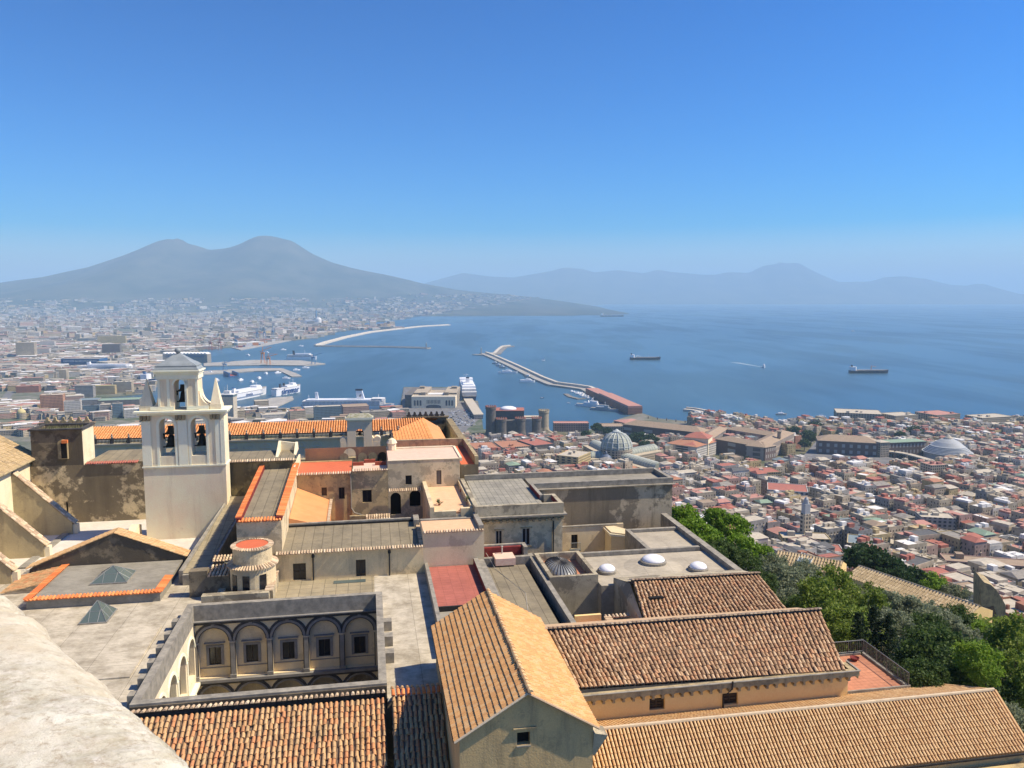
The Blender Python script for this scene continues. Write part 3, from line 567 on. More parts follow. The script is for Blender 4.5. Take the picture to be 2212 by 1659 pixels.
# ---- right terrace and sunken court
r = thing('garden_side_terrace', 'plain pale terrace behind the white domes, next to the garden trees', 'terrace', (31.5, 80, -26.5))
q = MB(); q.box(28.75, 34.4, 76.76, 83.6, -34, -26.55); q.build('terrace_slab', 'court', r)
q = MB(); q.box(28.3, 28.74, 76.76, 84.1, -34, -26.2); q.box(28.75, 34.4, 83.61, 84.1, -34, -26.2); q.build('parapet', 'coping', r)
q = MB(); q.uv([(27.1, 85.5), (28.7, 84.4), (29.4, 86), (28.2, 87.9), (27.1, 87.9)], -33, -26.9); q.build('pilaster_block', 'palewall', r)
q = MB(); q.uv([(26.9, 85.3), (28.8, 84.2), (29.6, 86), (28.3, 87.95), (26.9, 87.95)], -27.3, -27.05); q.build('cornice', 'tower', r)
r = thing('court_wall', 'pale wall with a balcony window and a doorway inside the sunken court', 'wall', (25, 88, -28))
h1 = rect(88, 1234, 1155, 1248, 1185); h2 = rect(88, 1309, 1184, 1328, 1200)
q = MB(); q.wall(fv(88), 21.9, 28.6, -33, -26.8, [h1, h2], .3); q.box(21.9, 29.5, 88.31, 88.6, -33, -26.8); q.build('wall', 'palewall', r)
q = MB(); q.box(21.9, 28.6, 87.9, 88.3, -26.79, -26.7); q.build('coping', 'coping', r)
window(r, fv(88), *h1, .2, 1); window(r, fv(88), *h2, .2, 0, pane='void', name='doorway')
q = MB(); q.box(h1[0]-.25, h1[1]+.25, 87.4, 87.99, h1[2]-.12, h1[2]); 
for k in range(9): q.tube([(h1[0]-.2+k*(h1[1]-h1[0]+.4)/8, 87.45, h1[2]), (h1[0]-.2+k*(h1[1]-h1[0]+.4)/8, 87.45, h1[2]+.85)], .02, 4)
q.tube([(h1[0]-.22, 87.45, h1[2]+.85), (h1[1]+.22, 87.45, h1[2]+.85)], .03, 4); q.build('balcony', 'metal', r)
q = MB(); q.box(20.8, 28.3, 77, 88, -34, -33.5); q.build('court_floor', 'greyplain', r)
# ---- big stained wall with gutter channel, paved roof terrace in front of it
r = thing('blank_stained_wall', 'huge blank grey stained wall with a pale ledge, left of the garden trees', 'building', (28, 91, -25))
q = MB(); q.box(19.9, 36.2, 90.0, 90.4, -36, -22.7); q.box(35.8, 36.2, 90.41, 95.6, -36, -22.7); q.box(11.6, 36.2, 95.2, 95.6, -36, -22.7); q.box(19.9, 20.3, 90.41, 95.1, -36, -22.75); q.build('wall', 'darkbig', r)
q = MB(); q.box(18.9, 36.5, 89.75, 89.99, -22.72, -22.6); q.build('ledge', 'white', r)
q = MB(); q.box(18.9, 36.3, 90.0, 90.4, -22.69, -21.95); q.box(35.8, 36.3, 90.41, 95.6, -22.69, -21.95); q.box(11.4, 35.79, 95.2, 95.6, -22.69, -21.85); q.box(18.5, 18.89, 84.6, 90.4, -22.6, -21.95); q.build('parapet', 'coping', r)
q = MB(); q.box(18.9, 35.79, 90.41, 95.19, -23, -22.5); q.build('channel', 'greyplain', r)
r = thing('paved_roof_terrace', 'grey paved roof terrace over a peeling facade with two shuttered windows', 'building', (15.5, 87, -22.5))
q = MB(); q.uv([(11.3, 80.9), (18.5, 80.9), (18.5, 95.1), (11.6, 95.1)], -24, -22.45); q.build('paving', 'pave', r)
q = MB(); q.box(10.7, 20.2, 80.4, 80.85, -23.3, -21.8); q.box(10.7, 11.15, 80.86, 94, -23.3, -21.9); q.box(19.75, 20.2, 80.86, 84.6, -23.3, -21.85); q.box(18.9, 19.74, 84.2, 84.6, -23.3, -21.85); q.build('parapet', 'greywall', r)
q = MB(); q.box(19.7, 19.745, 80.9, 84.15, -22.4, -21.9); q.box(18.45, 18.495, 84.6, 90, -22.4, -21.98); q.build('red_inner_wall', 'redwall', r)
fw = 80.55; h1 = rect(fw, 1071, 1146, 1085, 1177); h2 = rect(fw, 1128, 1141, 1145, 1178)
q = MB(); q.wall(fv(fw), 10.9, 20.1, -33, -23.3, [h1, h2], .3); q.poly((20.1, fw, -33), (20.1, 90, -33), (20.1, 90, -23.3), (20.1, fw, -23.3)); q.poly((10.9, fw, -33), (10.9, 94, -33), (10.9, 94, -23.3), (10.9, fw, -23.3)); q.build('wall', 'peelwall', r)
for h in (h1, h2):
    wo = window(r, fv(fw), *h, .12, 1, fr='whiteframe'); q = MB(); q.box(h[0]-.2, h[1]+.2, fw-.14, fw-.005, h[3]+.04, h[3]+.14); q.build('lintel', 'corbel', wo); q = MB(); q.box(h[0]-.15, h[1]+.15, fw-.12, fw-.005, h[2]-.12, h[2]-.02); q.build('sill', 'corbel', wo)
q = MB(); q.box(10.6, 20.5, 80.0, 80.39, -23.05, -22.9); q.box(20.21, 20.5, 80.4, 84.6, -23.05, -22.9); q.build('cornice', 'coping', r)
n = 13
for k in range(1):
    q = MB()
    for k2 in range(n): m = 11.3+k2*.7; q.box(m-.12, m+.12, 80.2, 80.5, -23.65, -23.4); q.cyl(m+.35, 80.42, .22, -23.5, -23.31, 10)
q.build('scallop_band', 'corbel', r)
q = MB(); q.tube([(19.1, 80.45, -23.3), (19.1, 80.45, -29)], .08, 6); q.build('downpipe', 'brush', r)
# ---- peach terrace
r = thing('peach_terrace', 'sunny peach coloured roof terrace with low stained walls and pots', 'terrace', (8.6, 88, -23))
q = MB(); q.box(6.6, 10.69, 82.4, 93.9, -24, -22.75); q.build('floor', 'peach', r)
q = MB(); q.box(6.15, 6.59, 81.9, 94, -28, -22.05); q.box(6.6, 8.9, 81.9, 82.39, -28, -22.55); q.box(9.4, 10.69, 81.9, 82.39, -28, -22.3); q.box(10.45, 10.69, 82.4, 94, -23, -22.1); q.build('low_wall', 'peelwall', r)
q = MB(); q.box(8.91, 9.39, 81.95, 82.39, -28, -22.95); q.box(4.6, 6.14, 81.3, 82.4, -28, -24.3); q.box(6.16, 10.3, 81.3, 81.89, -28, -24.4); q.build('step_wall', 'palewall', r)
def pot(x, y, z, lab, s=.35, h=.45, leaves=26, L=.7, long=False, mt='terrapot'):
    u_, v_ = S(x, y, z); t = thing('potted_plant', lab, 'potted plant', (u_, v_, z))
    q = MB()
    if long: q.box(u_-s*1.6, u_+s*1.6, v_-s*.6, v_+s*.6, z, z+h)
    else: q.lathe(u_, v_, [(s*.6, z), (s, z+h), (s*.85, z+h), (s*.8, z+h-.08)], 12)
    q.build('pot', mt, t)
    q = MB()
    for k in range(leaves):
        a = random.random()*6.28; e = .35+random.random()*1.1; l = L*(.6+.5*random.random()); ca_, sa_ = math.cos(a), math.sin(a)
        b0 = Vector((u_, v_, z+h*.9)); tip = b0+Vector((ca_*math.cos(e)*l, sa_*math.cos(e)*l, math.sin(e)*l)); mid = b0.lerp(tip, .5)+Vector((0, 0, .05)); sd_ = Vector((-sa_, ca_, 0))*.05
        q.poly(b0, mid-sd_, tip, mid+sd_)
    if leaves: q.build('leaves', 'agave', t)
M['terrapot'] = noisy('terracotta_pot', (.35, .09, .05), (.27, .07, .04), 3)
M['agave'] = noisy('grey_green_leaf', (.10, .14, .05), (.17, .19, .09), 3)
pot(949, 1091, -22.75, 'small spiky plant beside the parapet at the near edge of the peach terrace', .15, .1, 30, .7)
pot(1012, 1090, -22.75, 'spiky grey agave in the near corner of the peach terrace', .25, .25, 40, .95)
pot(1004, 1105, -22.9, 'red planter standing in the gap of the peach terrace wall', .32, .35, 0, .5, True)
pot(966, 1047, -22.75, 'orange planter beside the tall door of the upper block', .3, .2, 8, .3, True)
pot(1003, 1062, -22.75, 'dark red planter against the wall of the paved roof terrace', .3, .3, 10, .5, True)
# ---- blank pale block with peach roof
r = thing('peach_roof_block', 'blank pale block with an orange tile edge in front of the peach terrace', 'building', (8, 78, -24))
q = MB(); q.box(5.0, 11.0, 76.0, 80.3, -31, -23.05); q.build('wall', 'palewall', r)
q = MB(); q.box(5.05, 10.5, 76.15, 80.25, -23.045, -23.0); q.build('roof', 'peach', r)
q = MB(); q.box(10.51, 10.99, 76.2, 81.2, -23.04, -22.55); q.box(5.0, 10.5, 80.31, 80.8, -26, -22.9); q.build('parapet', 'coping', r)
q = MB(); q.tiles((5.0, 76.45, -22.95), (11.0, 76.45, -22.95), (11.0, 75.8, -23.05), (5.0, 75.8, -23.05), pitch=.27, row=.7, r=.1); q.build('edge_tiles', 'palecap', r)
# ---- long low building with the seamed grey roof
r = thing('seamed_roof_building', 'long low stained building with a grey seamed roof and tile edge behind the white terrace', 'building', (-2, 79, -25))
h1 = rect(76, 633, 1217, 661, 1253); h2 = rect(76, 769, 1209, 790, 1245)
q = MB(); q.wall(fv(76), -9.0, 4.99, T-.5, -24.35, [h1, h2], .3); q.poly((4.99, 76, -28), (4.99, 83, -28), (4.99, 83, -23.7), (4.99, 76, -24.35)); q.poly((-9, 76, -28), (-9, 83, -28), (-9, 83, -23.7), (-9, 76, -24.35)); q.build('wall', 'greybuff', r)
q = MB(); q.poly((-9, 76, -24.3), (4.6, 76, -24.3), (4.6, 83.2, -23.8), (-9, 83.2, -23.8)); q.build('roof', 'grey', r)
q = MB(); q.tiles((-9.0, 76.3, -24.2), (5.0, 76.3, -24.2), (5.0, 75.65, -24.33), (-9.0, 75.65, -24.33), pitch=.26, row=.7, r=.1); q.build('edge_tiles', 'palecap', r); q = MB(); q.tiles((4.6, 83, -23.65), (4.6, 76.2, -24.15), (5.15, 76.2, -24.25), (5.15, 83, -23.75), pitch=.26, row=.6, r=.1); q.build('edge_tiles', 'palecap', r)
q = MB(); q.box(-9.0, 4.4, 83.21, 83.6, -26, -23.45); q.box(4.41, 4.99, 81.5, 83.6, -24, -23.2); q.build('rear_parapet', 'coping', r)
q = MB(); q.box(-9.0, 4.4, 83.12, 83.2, -23.79, -23.6); q.build('gutter', 'brush', r)
window(r, fv(76), *h1, .2, 1, bars=1, name='shuttered_window'); window(r, fv(76), *h2, .2, 1)
for x in (676, 841):
    a = V(x, 1200, 75.9); q = MB(); q.tube([(a[0], 75.85, -24.4), (a[0], 75.88, T+.02)], .075, 6); q.cyl(a[0], 75.85, .14, -24.75, -24.5, 8); q.build('downpipe', 'brush', r)
# ---- turret
r = thing('round_turret', 'small two tier round turret with a red flat top', 'turret', (-10.6, 73.6, -24))
tu, tv = -10.65, 73.4; q = MB(); q.cyl(tu, tv, 1.72, -24.09, -22.45, 32); q.build('upper_drum', 'peelwall', r, False); q = MB(); q.cyl(tu, tv, 2.0, -27, -24.1, 32); q.build('lower_drum', 'peelwall', r, False)
q = MB(); q.cyl(tu, tv, 1.45, -22.44, -22.38, 32); q.build('flat_top', 'red', r)
def ringtiles(b, cu, cv, r0, r1, z0, z1, n, a0=0, a1=6.2832, rr=.1):
    for k in range(n):
        a = a0+(a1-a0)*(k+.5)/n; ax = Vector((math.cos(a), math.sin(a), 0)); sx = Vector((-ax.y, ax.x, 0)); p0 = Vector((cu, cv, z0))+ax*r0; p1 = Vector((cu, cv, z1))+ax*r1
        k0 = len(b.V)
        for p, q_ in ((p0, rr*.8), (p1, rr*1.1)):
            for i in range(6): th = math.pi*i/5; b.V.append(tuple(p+sx*math.cos(th)*q_+Vector((0, 0, 1))*math.sin(th)*q_))
        for i in range(5): b.F.append((k0+i, k0+i+1, k0+7+i, k0+6+i)); b.mi.append(0)
        b.F.append(tuple(k0+6+i for i in range(6))); b.mi.append(0)
q = MB(); ringtiles(q, tu, tv, 1.42, 1.88, -22.38, -22.48, 46); q.build('edge_tiles', 'palecap', r); q = MB(); ringtiles(q, tu, tv, 1.7, 2.25, -23.9, -24.15, 50); q.build('edge_tiles', 'palecap', r)
for a in (-2.35, -1.75, -1.0):
    ax = Vector((math.cos(a), math.sin(a), 0)); sx = Vector((-ax.y, ax.x, 0)); p = Vector((tu, tv, 0))+ax*2.0; q = MB()
    q.hexa([tuple(p+sx*s*.3+ax*e+Vector((0, 0, -26.3))) for s, e in ((-1, -.2), (1, -.2), (1, .03), (-1, .03))], [tuple(p+sx*s*.3+ax*e+Vector((0, 0, -24.7))) for s, e in ((-1, -.2), (1, -.2), (1, .03), (-1, .03))]); q.build('window', 'glassdark', r)
q = MB(); q.box(-14.6, -8.95, 70.2, 71.0, T, -25.85); q.box(-13.6, -13.0, 71.01, 73, T, -26.2); q.box(-9.3, -8.7, 71.01, 75.6, T, -25.9); q.build('base_wall', 'greywall', r)
q = MB(); q.tiles((-9.35, 75.6, -25.85), (-9.35, 70.6, -25.85), (-8.65, 70.6, -25.87), (-8.65, 75.6, -25.87), pitch=.3, row=.7, r=.12); q.build('coping_tiles', 'palecap', r)
# little lean-to left of the turret
r = thing('tiled_lean_to', 'tiny stone lean-to with pale tiles huddled left of the round turret', 'shed', (-13.2, 74, -26))
q = MB(); q.uv([(-14.6, 73.2), (-12.7, 73.2), (-12.7, 76.4), (-14.6, 76.4)], T, -25.0); q.box(-16.2, -14.61, 73.3, 74.3, T, -24.6); q.build('wall', 'blackwall', r)
q = MB(); q.tiles((-14.6, 75.2, -24.75), (-12.7, 75.2, -24.75), (-12.7, 73.0, -25.1), (-14.6, 73.0, -25.1), pitch=.3, row=.42, r=.11); q.tiles((-14.6, 76.6, -24.3), (-12.9, 76.6, -24.3), (-12.9, 75.3, -24.5), (-14.6, 75.3, -24.5), pitch=.3, row=.5, r=.11); q.build('roof_tiles', 'palecap', r)
# ---- long grey roof strip beside bell tower
r = thing('sloping_corridor_roof', 'long narrow buff roof running back beside the bell tower', 'roof', (-15, 80, -24))
q = MB(); q.poly((-17.5, 77, -25.95), (-15.6, 77, -25.95), (-14.0, 94.4, -23.0), (-15.8, 94.4, -23.0)); q.build('roof', 'floor', r)
q = MB(); q.hexa([(-17.9, 77, T), (-17.51, 77, T), (-15.81, 94.4, T), (-16.2, 92, T)], [(-17.9, 77, -25.7), (-17.51, 77, -25.7), (-15.81, 94.4, -22.8), (-16.2, 92, -23.1)]); q.hexa([(-15.59, 77, T), (-15.3, 77, T), (-13.7, 94.4, T), (-13.99, 94.4, T)], [(-15.59, 77, -26.0), (-15.3, 77, -26.0), (-13.7, 94.4, -23.05), (-13.99, 94.4, -23.05)]); q.box(-17.5, -15.6, 76.6, 76.99, T, -26.0); q.build('wall', 'coping', r)
# ---- grey roof with orange tile borders
r = thing('orange_bordered_roof', 'narrow grey roof with bright orange tile borders, right of the bell tower', 'building', (-10.3, 86, -22))
q = MB(); q.poly((-12.1, 77, -21.25), (-8.5, 77, -21.25), (-8.6, 95, -20.05), (-12.1, 95, -20.05)); q.build('roof', 'grey', r)
q = MB(); q.hexa([(-12.5, 76.7, -27), (-8.4, 76.7, -27), (-8.4, 96, -27), (-12.5, 96, -27)], [(-12.5, 76.7, -21.27), (-8.4, 76.7, -21.27), (-8.4, 96, -20.06), (-12.5, 96, -20.06)]); q.build('wall', 'peelwall', r)
q = MB(); q.tiles((-12.05, 77, -20.8), (-12.05, 95.5, -19.6), (-12.6, 95.5, -19.7), (-12.6, 77, -20.9), pitch=.28, row=.6, r=.12); q.tiles((-8.9, 95.5, -19.6), (-8.9, 77, -20.8), (-8.2, 77, -20.9), (-8.2, 95.5, -19.7), pitch=.28, row=.75, r=.12); q.tiles((-12.4, 77.4, -21.05), (-8.4, 77.4, -21.05), (-8.4, 76.5, -21.2), (-12.4, 76.5, -21.2), pitch=.28, row=.9, r=.12); q.build('border_tiles', 'orangetile', r)
q = MB(); q.hexa([(-12.5, 76.8, -21.25), (-12.05, 76.8, -21.25), (-12.05, 95.5, -20.05), (-12.5, 95.5, -20.05)], [(-12.5, 76.8, -20.85), (-12.05, 76.8, -20.85), (-12.05, 95.5, -19.65), (-12.5, 95.5, -19.65)]); q.hexa([(-8.85, 76.8, -21.25), (-8.35, 76.8, -21.25), (-8.35, 95.5, -20.05), (-8.85, 95.5, -20.05)], [(-8.85, 76.8, -20.9), (-8.35, 76.8, -20.9), (-8.35, 95.5, -19.7), (-8.85, 95.5, -19.7)]); q.build('border_wall', 'redwall', r)
# ---- orange shed roof
r = thing('orange_sloping_roof', 'plain bright orange sloping roof in the corner of the yellow facade', 'roof', (-6.6, 88, -23))
q = MB(); q.hexa([(-8.35, 83.4, -28), (-4.5, 83.6, -28), (-4.6, 93.9, -28), (-8.35, 93.9, -28)], [(-8.35, 83.4, -22.9), (-4.5, 83.6, -24.0), (-4.6, 93.9, -23.85), (-8.35, 93.9, -22.2)]); q.build('roof_slab', 'orangeslab', r)
M_ = MB(); M_.tiles((-4.62, 83.6, -23.85), (-4.7, 93.8, -23.7), (-4.4, 93.8, -23.78), (-4.35, 83.6, -23.93), pitch=.27, row=.6, r=.09); M_.build('edge_tiles', 'palecap', r)
# ---- yellow facade block with red roof
r = thing('yellow_facade_block', 'stained yellow facade with two small windows under a bright red flat roof', 'building', (-5.3, 96, -24))
h1 = rect(94, 694.5, 1053, 706, 1071); h2 = rect(94, 732, 1053, 744.5, 1078)
q = MB(); q.wall(fv(94), -8.5, -2.2, -30, -20.75, [h1, h2], .3); q.box(-8.5, -2.2, 101, 101.3, -30, -20.6); q.build('wall', 'ochre', r)
window(r, fv(94), *h1, .2, 0); window(r, fv(94), *h2, .2, 1)
q = MB(); q.box(-8.5, -2.2, 94.05, 101, -20.9, -20.7); q.build('roof', 'red', r)
q = MB(); q.tiles((-8.5, 94.5, -20.62), (-2.2, 94.5, -20.62), (-2.2, 93.7, -20.75), (-8.5, 93.7, -20.75), pitch=.27, row=.9, r=.1); q.build('edge_tiles', 'palecap', r)
q = MB(); q.box(-8.7, -8.51, 93.6, 101, -30, -19.6); q.build('parapet', 'whiteplaster', r)
# ---- middle facade
r = thing('middle_facade_block', 'buff stained facade with one dark window, planters on its small roof terrace', 'building', (0, 97, -24))
h1 = rect(94.01, 783, 1058, 803, 1085)
q = MB(); q.wall(fv(93.9), -2.19, 2.09, -30, -20.5, [h1], .3); q.poly((-2.19, 93.9, -30), (-2.19, 94, -30), (-2.19, 94, -20.5), (-2.19, 93.9, -20.5)); q.build('wall', 'cream', r)
window(r, fv(93.9), *h1, .2, 1); 
q = MB(); q.box(-2.0, 2.09, 93.95, 99, -20.9, -20.6); q.build('roof', 'salmon', r)
q = MB(); q.tiles((-2.1, 94.4, -20.35), (2.09, 94.4, -20.35), (2.09, 93.6, -20.5), (-2.1, 93.6, -20.5), pitch=.27, row=.9, r=.1); q.build('edge_tiles', 'palecap', r)
q = MB(); q.arch(fv(102), -8, 2.1, -22, -19.1, -2.5, .75, -20.0, -22, .3); q.build('rear_wall', 'redbuff', r)
for k, m in enumerate((-3.2, -.9, .4, 1.6)):
    q = MB(); P = [(m-.55*math.cos(math.pi*i/10), 101.97, -20.4+.55*math.sin(math.pi*i/10)) for i in range(11)]; q.poly(*P, (m+.55, 101.97, -21), (m-.55, 101.97, -21)); q.build('arched_recess', 'void' if k == 3 else 'corbel', r)
for x, y, lb in ((774, 1005, 'long red planter nearest the edge of the small salmon roof terrace'), (799, 999, 'long red planter beside the arched wall of the small salmon roof terrace'), (822, 1004, 'long red planter in the shade of the upper block'), ): pot(x, y, -20.6, lb, .42, .4, 6, .35, True)
q = MB(); q.tube([(-2.25, 93.75, -20.8), (-2.25, 93.75, -24.8), (-1.9, 93.6, -25.4), (-.9, 93.4, -25.7), (-.85, 93.4, -26.4)], .09, 6); q.build('downpipe', 'coping', r)
q = MB(); q.box(-2.4, 2.0, 91.4, 91.8, -30, -25.2); q.build('yard_wall', 'corbel', r)
q = MB(); q.tiles((-.6, 91.0, -25.0), (2.2, 91.0, -25.0), (2.2, 90.0, -25.4), (-.6, 90.0, -25.4), pitch=.27, row=.5, r=.1); q.build('porch_tiles', 'palecap', r)
# ---- upper block with salmon roof
r = thing('upper_block', 'tall patched block with a flat pale salmon roof, dark window, tall door and arches', 'building', (6.3, 97, -22))
h1 = rect(93.95, 876, 1027, 889.5, 1047); h2 = rect(93.95, 943, 1016, 953.5, 1046)
q = MB(); q.wall(fv(93.95), 2.1, 10.7, -22.9, -19.45, [h1, h2], .3)
f = fv(93.95); a1 = V(855, 1090, 93.95)[0]; a2 = V(897, 1090, 93.95)[0]
q.arch(f, 2.1, (a1+a2)/2, -30, -22.9, a1, .62, -23.9, -26, .5); q.arch(f, (a1+a2)/2, 6.6, -30, -22.9, a2, .66, -23.75, -25.1, .5); q.poly((6.6, 93.95, -30), (10.7, 93.95, -30), (10.7, 93.95, -22.9), (6.6, 93.95, -22.9))
q.poly((10.7, 93.95, -30), (10.7, 101.4, -30), (10.7, 101.4, -19.45), (10.7, 93.95, -19.45)); q.poly((2.1, 93.95, -30), (2.1, 101.4, -30), (2.1, 101.4, -19.45), (2.1, 93.95, -19.45)); q.build('wall', 'peelwall', r)
window(r, f, *h1, .2, 0); window(r, f, *h2, .1, 0, pane='greydoor', name='door')
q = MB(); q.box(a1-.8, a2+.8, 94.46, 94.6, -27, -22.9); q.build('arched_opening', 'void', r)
q = MB(); q.box(2.15, 10.65, 94.2, 101.3, -19.6, -19.42); q.build('roof', 'salmon', r)
q = MB(); q.box(2.1, 10.7, 93.9, 94.19, -19.44, -19.36); q.box(10.66, 10.95, 93.9, 101.7, -19.7, -19.3); q.box(2.1, 10.65, 101.31, 101.7, -21, -19.25); q.build('parapet', 'whiteplaster', r)
q = MB(); q.tiles((2.1, 93.6, -22.72), (6.5, 93.6, -22.72), (6.5, 92.9, -22.95), (2.1, 92.9, -22.95), pitch=.25, row=.7, r=.09); q.build('awning_tiles', 'palecap', r)
q = MB(); q.lathe(2.8, 101, [(.55, -19.4), (.55, -18.6), (.7, -18.55), (.45, -18.1), (.1, -17.9)], 8); q.build('chimney', 'whiteplaster', r)
# rear terrace with parapet
r = thing('rear_terrace', 'red floored terrace with a dark brown parapet behind the upper block', 'terrace', (8, 105, -20))
q = MB(); q.box(2.5, 13.2, 101.8, 108.4, -30, -20.6); q.box(11.0, 13.2, 95.7, 101.79, -30, -20.6); q.build('wall', 'darkwall', r)
q = MB(); q.box(2.6, 12.7, 101.9, 107.9, -20.595, -20.55); q.box(11.05, 12.7, 95.9, 101.89, -20.595, -20.55); q.build('floor', 'red', r)
q = MB(); q.box(2.5, 13.2, 107.91, 108.4, -20.59, -19.5); q.box(12.75, 13.2, 95.7, 107.9, -20.59, -19.55); q.build('parapet', 'corbel', r)
# ---- stained wall and grey roof right of the tower
r = thing('grey_roofed_range', 'dark mossy wall under a grey roof right of the bell tower', 'building', (-12, 96, -21))
q = MB(); q.box(-16.2, -8.75, 95.0, 95.4, -30, -19.2); q.build('wall', 'blackbrown', r)
q = MB(); q.poly((-16.3, 95, -19.0), (-8.7, 95, -19.0), (-8.9, 100.5, -18.9), (-17, 100.5, -18.9)); q.build('roof', 'grey', r)
q = MB(); q.tiles((-16.3, 95.3, -18.95), (-8.7, 95.3, -18.95), (-8.7, 94.6, -19.1), (-16.3, 94.6, -19.1), pitch=.27, row=.9, r=.1); q.build('edge_tiles', 'palecap', r)
q = MB(); q.vz([(96.5, -19.0), (101, -18.9), (100.4, -17.7)], -11.0, -10.7); q.vz([(97.5, -19.0), (101, -18.9), (100.4, -17.9)], -9.0, -8.7); q.uz([(-10.69, -18.9), (-9.01, -18.9), (-9.01, -18.0), (-10.69, -17.75)], 100.2, 100.5); q.build('dormer', 'whiteplaster', r)
# ---- bell tower (a thin bell wall, open right through)
TV = 92.0; TD = 2.5
def tz(y): return V(390, y, TV)[1]
def tu_(x, y=900): return V(x, y, TV)[0]
r = thing('bell_tower', 'pale bell tower with two arched openings below, one above, two pinnacles and a lead cap', 'bell tower', (-20.4, 93, T))
zc, zl, zcap = tz(890), tz(1006), tz(803); ul, ur = tu_(304), tu_(483.5)
q = MB(); f = fv(TV)
q.wall(f, ul, ur, -30, zl); 
cL, cR = tu_(358.5), tu_(427); hw = (tu_(374.5)-tu_(342.5))/2; zs = tz(918); zb = tz(985); mid = (cL+cR)/2
q.arch(f, ul, mid, zl, zc, cL, hw, zs, zb, TD); q.arch(f, mid, ur, zl, zc, cR, hw, zs, zb, TD)
g = fv(TV+TD); q.wall(g, ul, ur, -30, zl); q.arch(g, ul, mid, zl, zc, cL, hw, zs, zb, 0); q.arch(g, mid, ur, zl, zc, cR, hw, zs, zb, 0)
for u_ in (ul, ur): q.poly((u_, TV, -30), (u_, TV+TD, -30), (u_, TV+TD, zc), (u_, TV, zc))
u2l, u2r = tu_(343), tu_(430); ct = tu_(388.6, 850); h2 = (tu_(401.4)-tu_(375.8))/2; zs2 = tz(832); z2b = tz(885); z2t = tz(808)
q.arch(f, u2l, u2r, z2b-.15, z2t, ct, h2, zs2, z2b, TD); q.arch(fv(TV+TD), u2l, u2r, z2b-.15, z2t, ct, h2, zs2, z2b, 0)
for u_ in (u2l, u2r): q.poly((u_, TV, z2b-.15), (u_, TV+TD, z2b-.15), (u_, TV+TD, z2t), (u_, TV, z2t))
q.build('wall', 'tower', r)
q = MB()
# volutes: concave sweeps from the upper storey down to the pinnacle plinths
zt, zv = tz(846), tz(876)
for s, ua, ub in ((1, u2r, tu_(456)), (-1, u2l, tu_(331))):
    P = [(ua+s*.01, zt)]; n = 10
    for k in range(n+1):
        a = math.pi/2*k/n; P.append((ub-(ub-ua)*.92*math.cos(a) if True else 0, zt-(zt-zv)*math.sin(a)))
    P += [(ub, zv), (ub, tz(885)), (ua+s*.01, tz(885))]
    q = MB(); q.uz(P, TV+.25, TV+TD-.25); q.build('volute', 'tower', r)
q = MB()
q.box(ul-.62, ur+.45, TV-.62, TV+TD+.5, zc, tz(886)); q.box(ul-.3, ur+.25, TV-.3, TV+TD+.25, zc-.28, zc-.002)
q.box(u2l-.5, u2r+.35, TV-.5, TV+TD+.4, z2t+.28, z2t+.42); q.box(u2l-.28, u2r+.2, TV-.28, TV+TD+.2, z2t+.002, z2t+.277); q.box(u2l-.12, u2r+.12, TV-.12, TV+TD+.12, z2t-.55, z2t)
q.box(ul-.1, ur+.1, TV-.14, TV+TD+.1, zl-.12, zl+.04)
q.build('cornice', 'towertrim', r)
q = MB()
for xa, xb in ((301, 326), (378, 401), (452.6, 475)):
    a, b = tu_(xa), tu_(xb)
    for k in range(3): m = a+(b-a)*(k+.5)/3; q.box(m-.14, m+.14, TV-.26, TV-.003, tz(905), zc-.285); q.cyl(m, TV-.13, .13, tz(907), tz(905)-.004, 10)
q.build('bracket', 'corbel', r)
q = MB()                                                 # flat pilasters and panels on both storeys
for a, b in ((ul+.002, ul+.95), (tu_(383), tu_(403)), (ur-.98, ur-.002)): q.box(a, b, TV-.07, TV-.002, zl+.05, tz(908))
for a, b in ((cL-hw-.32, cL-hw-.06), (cL+hw+.06, cL+hw+.3), (cR-hw-.3, cR-hw-.06), (cR+hw+.06, cR+hw+.3)): q.box(a, b, TV-.04, TV-.002, zl+.05, zs)
for a, b in ((u2l+.002, u2l+.25), (tu_(363), tu_(369)), (tu_(401.6), tu_(407)), (u2r-.25, u2r-.002)): q.box(a, b, TV-.06, TV-.002, tz(877), z2t-.57)
q.box(tu_(326), ct-h2-.05, TV-.1, TV-.002, tz(885), tz(877.5)); q.box(ct+h2+.05, tu_(452), TV-.1, TV-.002, tz(885), tz(877.5))
q.band(f, cL, hw+.02, hw+.3, zs, -.06, -.002); q.band(f, cR, hw+.02, hw+.3, zs, -.06, -.002); q.band(f, ct, h2+.02, h2+.2, zs2, -.06, -.002)
q.build('pilaster', 'towertrim', r)
for xa, xb, xt in ((301, 331, 314), (454, 478, 465)):
    a, b, t = tu_(xa), tu_(xb), tu_(xt, 820); z0, z1, zt_ = tz(885.5), tz(875), tz(819)
    q = MB(); q.box(a, b, TV+.1, TV+1.7, z0, z1); m = (a+b)/2
    q.hexa([(a+.05, TV+.12, z1), (b-.05, TV+.12, z1), (b-.05, TV+1.65, z1), (a+.05, TV+1.65, z1)], [(m-.04, TV+.85, zt_), (m+.04, TV+.85, zt_), (m+.04, TV+.93, zt_), (m-.04, TV+.93, zt_)])
    q.build('pinnacle', 'tower', r)
q = MB(); zb_ = z2t+.42; u0, u1 = u2l-.3, u2r+.15; cu, cv = (u0+u1)/2, TV+TD/2; L = []
prof = [(1.0, 0), (1.0, .12), (.92, .35), (.93, .5), (.80, .72), (.6, .98), (.42, 1.28), (.26, 1.55), (.14, 1.72), (.12, 1.76)]
